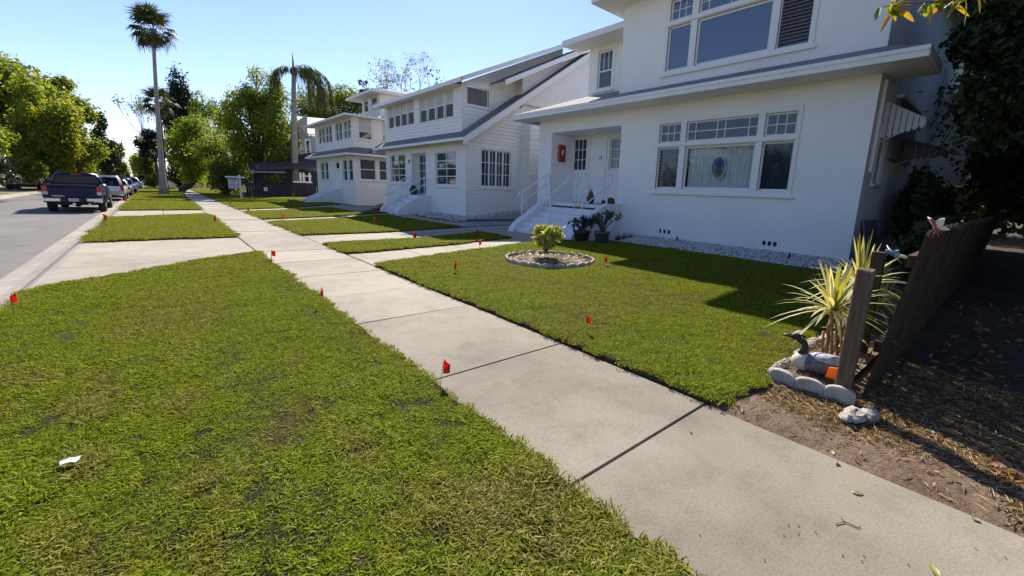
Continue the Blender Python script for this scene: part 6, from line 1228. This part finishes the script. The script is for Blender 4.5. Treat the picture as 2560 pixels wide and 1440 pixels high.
dm = MB(); dm.box(10.85, 11.25, 9.4, 10.2, 1.152, 1.17); setp(dm.build('door_mat', M_BLACKPL, bevel=.005), 'dark mat on the porch floor at the top of the steps', 'doormat')
# ================================================================ RIGHT FOREGROUND: fence, bed, dirt, litter
# sandy dirt between the sidewalk and the fence, a low uneven sheet
def dirt_h(x, y): e = min(1, max(0, (x - 2.83) / .12)); return -.004 + ground(x) + e * .03 * (float(vnoise(x, y, 2.3, 51)) - .25) * 2 + e * .015 * (float(vnoise(x, y, 9, 52)) - .5)
def dirtsheet(name, x0, x1, y0, y1, nx, ny, z, amp, mt, seed):
    b = MB(); X = np.linspace(x0, x1, nx); Yv = np.linspace(y0, y1, ny)
    for j, y in enumerate(Yv):
        for i, x in enumerate(X): e = min(1, (x - x0) / .12); b.v.append((x, y, z + ground(x) + e * amp * (float(vnoise(x, y, 2.3, seed)) - .25) * 2 + e * amp * .5 * (float(vnoise(x, y, 9, seed + 1)) - .5)))
    for j in range(ny - 1):
        for i in range(nx - 1): b.f.append((j * nx + i, j * nx + i + 1, (j + 1) * nx + i + 1, (j + 1) * nx + i))
    b.mi = [0] * len(b.f); o = b.build(name, mt, smooth=True); setp(o, kind='structure'); return o
dirtsheet('dirt', 2.83, 5.2, -3.5, 1.3, 60, 110, -.004, .03, M_DIRT, 51)
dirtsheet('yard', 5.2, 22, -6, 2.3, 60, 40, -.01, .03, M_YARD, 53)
# fence
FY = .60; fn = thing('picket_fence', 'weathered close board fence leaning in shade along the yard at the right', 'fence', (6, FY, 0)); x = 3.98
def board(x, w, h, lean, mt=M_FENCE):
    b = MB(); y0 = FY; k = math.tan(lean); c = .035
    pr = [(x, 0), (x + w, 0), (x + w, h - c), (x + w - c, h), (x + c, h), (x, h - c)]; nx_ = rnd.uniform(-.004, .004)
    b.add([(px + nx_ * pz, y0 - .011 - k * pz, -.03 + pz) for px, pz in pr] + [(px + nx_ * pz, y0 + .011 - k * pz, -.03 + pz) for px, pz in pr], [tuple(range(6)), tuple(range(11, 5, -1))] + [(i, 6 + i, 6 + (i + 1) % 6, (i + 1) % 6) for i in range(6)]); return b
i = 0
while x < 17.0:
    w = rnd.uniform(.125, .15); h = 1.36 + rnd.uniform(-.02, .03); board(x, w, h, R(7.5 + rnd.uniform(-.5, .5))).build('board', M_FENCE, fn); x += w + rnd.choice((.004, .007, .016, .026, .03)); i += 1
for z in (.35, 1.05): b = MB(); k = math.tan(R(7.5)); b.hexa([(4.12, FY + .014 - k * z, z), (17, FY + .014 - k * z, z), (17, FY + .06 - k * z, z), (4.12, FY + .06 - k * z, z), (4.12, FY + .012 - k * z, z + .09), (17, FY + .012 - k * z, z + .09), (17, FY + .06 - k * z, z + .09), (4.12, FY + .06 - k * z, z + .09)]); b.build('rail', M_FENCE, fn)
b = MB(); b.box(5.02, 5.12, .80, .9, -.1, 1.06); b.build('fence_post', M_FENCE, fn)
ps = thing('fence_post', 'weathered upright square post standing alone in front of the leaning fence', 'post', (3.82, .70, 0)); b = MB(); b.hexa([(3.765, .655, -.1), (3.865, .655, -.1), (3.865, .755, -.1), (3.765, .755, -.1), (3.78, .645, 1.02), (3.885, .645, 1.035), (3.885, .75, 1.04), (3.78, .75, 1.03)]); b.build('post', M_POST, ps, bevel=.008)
# ornaments
def wing(L_, w, n=9): return [(L_ * (i / (n - 1)), w * math.sin(math.pi * (i / (n - 1)) ** .8)) for i in range(n)] + [(L_ * (1 - i / (n - 1)), -w * math.sin(math.pi * (1 - i / (n - 1)) ** .8)) for i in range(1, n - 1)]
def winged(name, label, loc, rz, body, wings, mats, scale=1, tilt=0):
    t = thing(name, label, 'ornament', loc, rz, local=True); t.scale = (scale,) * 3; t.rotation_euler = (tilt, 0, rz); b = MB(); b.tube([(0, -.10, .0), (0, -.02, .015), (0, .05, .02), (0, .09, .015)], [.006, .010, .016, .012], 8); part(b, 'body', body, t, smooth=True)
    for (a, L_, w, mt) in wings:
        pr = wing(L_, w); b = MB(); c, s = math.cos(R(a)), math.sin(R(a)); up = .25
        b.add([(px * c - py * s, px * s + py * c, .02 + abs(px) * up) for px, py in pr] + [(px * c - py * s, px * s + py * c, .026 + abs(px) * up) for px, py in pr], [tuple(range(len(pr) - 1, -1, -1)), tuple(range(len(pr), 2 * len(pr)))] + [(i, (i + 1) % len(pr), len(pr) + (i + 1) % len(pr), len(pr) + i) for i in range(len(pr))]); part(b, 'wing', mt, t)
    return t
dp = AY(2232, 642, .8); winged('dragonfly_ornament', 'blue and white dragonfly ornament beside the striped plant and leaning fence', dp, R(25), M_BLUE, [(20, .2, .035, M_WHITE), (-20, .16, .03, M_BLUE), (160, .16, .03, M_BLUE), (200, .19, .035, M_WHITE)], None, 1.0, R(35))
MB().tube([(dp.x, dp.y, dp.z), (dp.x, dp.y, 1.0)], .006, 5).build('stake', M_WIRE, bpy.data.objects['dragonfly_ornament'], org=dp) if False else None
bp = AY(2335, 562, FY - math.tan(R(7.5)) * 1.36 - .02); b_ = winged('butterfly_ornament', 'pink and white butterfly ornament perched on top of the leaning fence', (bp.x, bp.y, 1.36), R(40), mat('pink ornament paint', (.35, .08, .09), .4), [(35, .13, .032, M_WHITE), (-25, .11, .028, M_WHITE), (145, .13, .032, M_WHITE), (205, .11, .028, M_WHITE)], None, .75, R(55))
sk = MB(); sk.tube([(0, 0, -1.36), (0, 0, .0)], .004, 5)
# dracaena clump
dr_ = thing('striped_plant', 'clump of striped yellow and white strap leaved plants behind the fence post', 'plant', (4.5, 1.0, 0)); rng = np.random.default_rng(77)
def rosette(V, F, T, c, n, L_, tilt=(0, 0)):
    for i in range(n):
        az = i * 2.399 + rng.uniform(-.2, .2); el = R(88 - 95 * ((i + .5) / n) + rng.uniform(-8, 8)); ln = L_ * rng.uniform(.75, 1.15); w = .019 * rng.uniform(.8, 1.2); d = Vector((math.cos(az) * math.cos(el), math.sin(az) * math.cos(el), math.sin(el))); s = d.cross(Vector((0, 0, 1))); s = s.normalized() if s.length > .05 else Vector((1, 0, 0)); t = rng.random(); p = Vector(c); k0 = len(V); N_ = 5
        for j in range(N_ + 1):
            q = j / N_; pp_ = p + d * ln * q - Vector((0, 0, 1)) * ln * .4 * q * q * max(0, math.cos(el)); ww = w * (1 - q) ** .55 * (.75 + .5 * min(1, q * 3)); V.append(tuple(pp_ - s * ww)); V.append(tuple(pp_ + s * ww)); T.extend([t, t])
        F += [(k0 + 2 * j, k0 + 2 * j + 1, k0 + 2 * j + 3, k0 + 2 * j + 2) for j in range(N_)]
canes = MB()
rs = [(AY(2082, 775, 1.02), 70, .54, (4.42, 1.0, 0)), (AY(2150, 715, .98), 64, .54, (4.62, 1.0, 0)), (AY(2195, 770, .95), 50, .44, (4.75, .95, 0)), (AY(2190, 700, 1.05), 40, .34, (4.85, 1.05, 0)), (AY(2120, 830, .98), 40, .32, (4.4, .95, 0))]
for c, n, L_, root in rs:
    V, F, T = [], [], []; rosette(V, F, T, c, n, L_); npmesh('leaf_rosette', V, F, L_VARIEG, T, dr_, (4.5, 1.0, 0)); canes.tube([root, ((root[0] + c.x) / 2 + .02, (root[1] + c.y) / 2, c.z / 2), tuple(c)], [.022, .018, .016], 6)
for k in range(5): canes.tube([(4.3 + .09 * k, .98 - .02 * k, 0), (4.26 + .1 * k, 1.0, .38 + .05 * k)], .012, 5)
setp(canes.build('canes', mat('tan cane', (.34, .2, .08), .8, .3, 12), dr_, smooth=True), kind='stuff')
# low bed: scalloped edging, stones, mulch
lb = thing('border_bed', 'low corner bed edged with pale scalloped blocks and stones before the fence post', 'flower bed', (4.0, 1.0, 0))
b = MB(); nn = 14
for j in range(nn):
    for i in range(20): xx, yy_ = 3.72 + (5.6 - 3.72) * i / 19, .72 + (1.2 - .72) * j / (nn - 1); b.v.append((xx, yy_, .035 + .03 * float(vnoise(xx, yy_, 6, 61))))
b.f = [(j * 20 + i, j * 20 + i + 1, (j + 1) * 20 + i + 1, (j + 1) * 20 + i) for j in range(nn - 1) for i in range(19)]; b.mi = [0] * len(b.f); b.build('mulch', M_DIRTBED, lb, smooth=True)
for (x, y, a) in ((3.70, 1.10, 80), (3.70, .90, 96), (3.72, .70, 97)): o = scallop(.205, .13, .05).build('edging_block', M_EDGE, lb, org=(0, 0, 0), bevel=.008); o.location = Vector((x, y, 0)) - Vector((4.0, 1.0, 0)); o.rotation_euler = (rnd.uniform(-.08, .08), 0, R(a))
for i in range(16):
    xx = 3.8 + i * .105; q = MB(); s = rnd.uniform(.045, .07) * (1.5 if 8 < i < 12 else 1); q.ell((xx, 1.21 + rnd.uniform(-.015, .015), .05), (s, s * .8, s * .75), 8, 6, .14); q.build('stone', M_ROCK, lb)
# duck
dk = thing('duck_statue', 'painted garden duck statue with black head resting in the corner bed', 'duck statue', (4.02, .95, .05)); b = MB(); ax = Vector((.25, -.97, 0)).normalized(); side = Vector((ax.y, -ax.x, 0)); rot = Matrix((ax, side, Vector((0, 0, 1)))).transposed()
c0 = Vector((4.05, .93, .145)); b.ell(c0, (.2, .1, .085), 16, 10, rot=rot); b.tube([c0 + ax * .12 + Vector((0, 0, .03)), c0 + ax * .26 + Vector((0, 0, .05))], [.06, .015], 8)
b.build('body', mat('slate blue grey feathers', (.12, .12, .14), .6, .45, 30), dk, smooth=True); b = MB(); b.ell(c0 - ax * .13 + Vector((0, 0, -.005)), (.09, .082, .085), 12, 8, rot=rot); b.build('breast', mat('cream feathers', (.5, .46, .38), .7, .1, 20), dk, smooth=True)
b = MB(); b.ell(c0 + ax * .04 + Vector((0, 0, .055)), (.15, .085, .05), 12, 8, rot=rot); b.build('wing', mat('pale grey feathers', (.36, .37, .4), .6, .5, 34), dk, smooth=True)
b = MB(); n0 = c0 - ax * .14 + Vector((0, 0, .06)); b.tube([n0, n0 + Vector((0, 0, .05)) + ax * .01, n0 + Vector((0, 0, .10)) - ax * .0, n0 + Vector((0, 0, .135)) - ax * .05], [.042, .03, .027, .03], 10); hd = n0 + Vector((0, 0, .145)) - ax * .07; b.ell(hd, (.045, .034, .034), 12, 8, rot=rot); b.build('head', M_BLACKPL, dk, smooth=True)
b = MB(); b.tube([hd - ax * .03, hd - ax * .075 + Vector((0, 0, -.004)), hd - ax * .10], [.02, .014, .008], 8); b.build('bill', mat('dark bill', (.06, .055, .04), .5), dk, smooth=True)
of = thing('marker_flag', 'orange plastic flag lying against the duck statue beside the fence post', 'marker flag', (4.0, .80, .1)); q = MB(); q.hexa([(3.86, .84, .12), (3.88, .735, .11), (3.9, .735, .11), (3.88, .84, .12), (3.87, .83, .2), (3.88, .72, .22), (3.9, .72, .22), (3.89, .83, .2)]); q.build('flag', M_FLAGO, of); MB().tube([(3.88, .735, .0), (3.885, .72, .22)], .0025, 5).build('stake', M_WIRE, of)
lf = MB(); p = G(1997, 838, .06); lf.ell((p.x, p.y, .085), (.09, .05, .022), 10, 6, .1); o = lf.build('flat_stone', M_ROCK, smooth=True); setp(o, 'flat tan stone on the lawn beside the striped plant', 'stone')
# broken rock at the foot of the post
rk = thing('broken_rock', 'broken pale rock lying on the dirt before the leaning fence', 'rock', (3.5, .53, 0)); 
for (x, y, sx, sy, sz) in ((3.52, .55, .11, .07, .045), (3.60, .48, .08, .065, .05), (3.43, .58, .07, .05, .03)): q = MB(); q.ell((x, y, .03), (sx, sy, sz), 9, 7, .2); q.build('rock_piece', M_ROCK, rk)
# straw, dead leaves, twigs on the dirt
def scatter(name, label, n, poly, size, aspect, lm, spread, z, seed, wts=None):
    rng = np.random.default_rng(seed); xs = [p[0] for p in poly]; ys = [p[1] for p in poly]; P = np.column_stack([rng.uniform(min(xs), max(xs), n), rng.uniform(min(ys), max(ys), n)]); P = P[inside(P, poly)]
    if wts: P = P[rng.random(len(P)) < np.clip((vnoise(P[:, 0], P[:, 1], wts[0], wts[1]) - wts[2]) * 4, 0.05, 1)]
    P = np.column_stack([P, np.array([(dirt_h(x, y) + .004) if name != 'straw' or z < .05 else z + ground(x) for x, y in P[:, :2]]) + rng.uniform(0, .014, len(P))]); V, Fq = leaves_np(P, np.tile([0, 0, 1.], (len(P), 1)), size, aspect, spread=spread, rng=rng); o = npmesh(name, V, Fq, lm, rng.random(len(P)).repeat(4)); setp(o, label, name.replace('_', ' '), kind='stuff')
DP = [(2.84, -2.2), (2.9, 1.12), (3.7, 1.1), (3.75, .75), (4.2, .55), (5.2, .5), (5.2, -2.2)]
scatter('straw', 'dry straw and pine needles strewn over the sandy dirt', 34000, DP, .075, .06, L_STRAW, .22, .022, 101, (1.7, 71, .2))
scatter('leaf_litter', 'small dead leaves and bark bits on the dirt strip', 9000, DP, .03, .5, L_LITTER, .6, .02, 102, (2.2, 72, .40))
scatter('leaf_litter', 'brown fallen leaves heaped at the lower right corner', 2600, [(2.9, -1.6), (2.85, -.35), (3.5, -.1), (4.2, -.6), (4.2, -1.6)], .085, .5, L_LITTER, .6, .03, 103)
scatter('leaf_litter', 'dead leaves in the dark yard in front of the fence', 900, [(3.4, .4), (3.3, -1.6), (9, -1.6), (9, .45)], .075, .5, L_LITTER, .5, .03, 104)
scatter('straw', 'mulch straw in the corner bed', 700, [(3.74, .73), (5.5, .73), (5.5, 1.18), (3.74, 1.18)], .05, .12, L_STRAW, .4, .07, 105)
def leaf_on(label, px, L_, w, mt, ang, z=.003):
    p = G(px[0], px[1], z); b = MB(); pr = wing(L_, w); c, s = math.cos(ang), math.sin(ang); q = [(p.x + (a - L_ / 2) * c - e * s, p.y + (a - L_ / 2) * s + e * c, z + .004 * abs(e / w) + .003 * math.sin(a / L_ * 3)) for a, e in pr]; b.add(q + [(x, y, zz + .002) for x, y, zz in q], [tuple(range(len(q) - 1, -1, -1)), tuple(range(len(q), 2 * len(q)))] + [(i, (i + 1) % len(q), len(q) + (i + 1) % len(q), len(q) + i) for i in range(len(q))]); o = b.build('fallen_leaf', mt, loc=p); setp(o, label, 'leaf', 'fallen leaves on the sidewalk'); return o
MG = mat('green yellow leaf', (.22, .24, .04), .5, .2, 40); MY = mat('pale olive leaf', (.27, .27, .09), .5, .2, 40)
leaf_on('green leaf on the nearest sidewalk slab at the bottom edge of the picture', (2335, 1427), .085, .013, MG, .5); leaf_on('small olive leaf in the middle of the nearest sidewalk slab', (2143, 1233), .06, .009, MY, -.9); leaf_on('yellow leaf near the joint of the nearest sidewalk slab', (1727, 1081), .03, .006, MG, 1.2); leaf_on('round pale green leaf at the dirt edge of the sidewalk', (2437, 1298), .035, .014, MG, .2); leaf_on('curled olive leaf on the dirt beside the sidewalk edge', (2080, 1133), .05, .012, MY, .3, .04)
tw = MB(); p = G(2110, 1300, .014); tw.tube([(p.x - .05, p.y + .02, .005), (p.x, p.y, .007), (p.x + .01, p.y - .06, .005)], .0025, 5); tw.tube([(p.x, p.y, .007), (p.x + .03, p.y + .02, .005)], .002, 5); o = tw.build('twig', M_BARK, loc=p); setp(o, 'thin forked grey twig lying on the nearest sidewalk slab', 'twig')
sd_ = MB(); [sd_.ell((G(x, y, .012).x, G(x, y, .012).y, .005), (.0042, .003, .003), 6, 4) for x, y in ((1972, 1309), (1998, 1311), (1997, 1331), (2108, 1385), (2160, 1386), (2155, 1398), (2272, 1408), (1912, 1396), (1750, 1333), (2440, 1367), (2515, 1390), (1960, 1333), (2040, 1327), (2150, 1313))]; setp(sd_.build('seed_specks', M_DBARK), 'dark seed specks scattered on the nearest sidewalk slab', 'specks', kind='stuff')
b = MB(); p = G(176, 1157, .07); V = []; rr = random.Random(3)
for i in range(5):
    for j in range(4): V.append((p.x + (i - 2) * .017 + rr.uniform(-.004, .004), p.y + (j - 1.5) * .013 + rr.uniform(-.004, .004), .075 + rr.uniform(0, .016)))
V += [(x, y, z_ - .002) for x, y, z_ in V]
b.add(V, [(j * 1 + i * 4, i * 4 + j + 1, (i + 1) * 4 + j + 1, (i + 1) * 4 + j) for i in range(4) for j in range(3)] + [(20 + i * 4 + j, 20 + (i + 1) * 4 + j, 20 + (i + 1) * 4 + j + 1, 20 + i * 4 + j + 1) for i in range(4) for j in range(3)]); o = b.build('paper_scrap', M_LITTERW, smooth=True, loc=p); setp(o, 'crumpled white paper scrap lying in the left front lawn', 'litter')
# dark tree and hedge in the yard at the right
tree('magnolia_tree', 'dark leafy tree over the yard at the right edge beside the nearest house', (13.0, -2.6, 0), (12.2, -.3, 3.9), (2.1, 1.65, 2.2), 9000, .17, L_DARK, M_DBARK, trunk=.16, seed=201, nb=26, clump=.36, group='yard trees at the right', shell=.2)
tree('magnolia_tree', 'dark tree deeper in the yard behind the side of the nearest house', (21, -3.2, 0), (20, -.2, 4.6), (3.2, 2.2, 3.4), 9000, .22, L_DARK, M_DBARK, trunk=.2, seed=202, nb=26, clump=.4, group='yard trees at the right', shell=.2)
tree('magnolia_tree', 'shaded tree whose high boughs hide the upper side wall at the right', (15.5, -2.4, 0), (13.2, .75, 5.7), (2.6, .95, 1.5), 8000, .17, L_DARK, M_DBARK, trunk=.14, seed=204, nb=24, clump=.36, group='yard trees at the right', shell=.2)
bush('hedge_bush', 'dark shrubs behind the leaning fence in the side yard', (10.6, .98, .75), (2.6, .42, .75), 4500, .13, L_DARK, 203, cat='hedge', nb=22, clump=.3)
bush('hedge_bush', 'tall dark shrubs along the yard at the right picture edge', (11.5, -1.6, 1.2), (2.4, 1.3, 1.3), 5500, .15, L_DARK, 205, cat='hedge', nb=22, clump=.36)
bush('hedge_bush', 'tall dark shrubs crowding the foot of the side wall of the nearest house', (15.2, 1.75, 1.3), (3.0, .5, 1.35), 7000, .15, L_DARK, 207, cat='hedge', nb=26, clump=.34)
# hanging sunlit twig at the top edge
hb_ = thing('hanging_branch', 'sunlit leafy branch hanging into the picture from the top right edge', 'branch', (5.5, .6, 3.5)); b = MB(); TP = [AX(x, y, 5.2) for x, y in ((2520, -120), (2460, -30), (2390, -2), (2310, 5), (2240, 12), (2205, 18))]; b.tube(TP, [.02, .014, .01, .008, .006, .003], 6); b.tube([TP[3], AX(2302, 40, 5.15)], .004, 5); b.build('twig', M_BARK, hb_, org=(5.5, .6, 3.5)); rng = np.random.default_rng(9)
for i in range(34):
    t = rng.uniform(0.15, 1) * 5; k = min(4, int(t)); p = TP[k].lerp(TP[k + 1], t - k) + Vector((rng.normal(0, .03), rng.normal(0, .03), rng.normal(0, .02))); a = rng.uniform(0, 6.28); el = rng.uniform(-1.2, .4); d = Vector((math.cos(a) * math.cos(el), math.sin(a) * math.cos(el), math.sin(el))); L_ = rng.uniform(.09, .17); s = d.cross(Vector((rng.normal(), rng.normal(), rng.normal()))).normalized(); nn_ = d.cross(s); V = []; F = []; N_ = 6
    for j in range(N_ + 1): q = j / N_; w = .024 * math.sin(math.pi * min(1, q * .95 + .03)) ** .8 + .001; c = p + d * L_ * q - Vector((0, 0, 1)) * L_ * .25 * q * q; V += [tuple(c - s * w + nn_ * w * .3), tuple(c), tuple(c + s * w + nn_ * w * .3)]
    for j in range(N_): F += [(3 * j, 3 * j + 1, 3 * j + 4, 3 * j + 3), (3 * j + 1, 3 * j + 2, 3 * j + 5, 3 * j + 4)]
    npmesh('leaf', V, F, L_NEAR, [rng.random()] * len(V), hb_, (5.5, .6, 3.5), smooth=True)
woods('unseen_shade_trees', 'unseen dense trees right of the view, added to shade the yard', 3.5, 26, -6.6, -8.0, 12, 20000, .45, L_DARK, 302, 3.0, .4)  # out of view, added to block sky light from the side wall
tree('magnolia_tree', 'large dark magnolia, mostly unseen, its crown shaped to shade the yard', (9.5, -3.2, 0), (11.0, -3.1, 6.3), (6.2, 3.0, 2.7), 24000, .3, L_DARK, M_DBARK, trunk=.22, seed=206, nb=40, clump=.36, group='yard trees at the right', shell=.2)  # mostly unseen crown, added overhead to deepen shade on the side wall
# trees across the street beside and behind the camera: what the windows mirror
woods('street_woods', 'leafy trees across the street beside the camera, mirrored in the windows', -19, -24, -32, 26, 8, 26000, .5, L_DARK, 301)
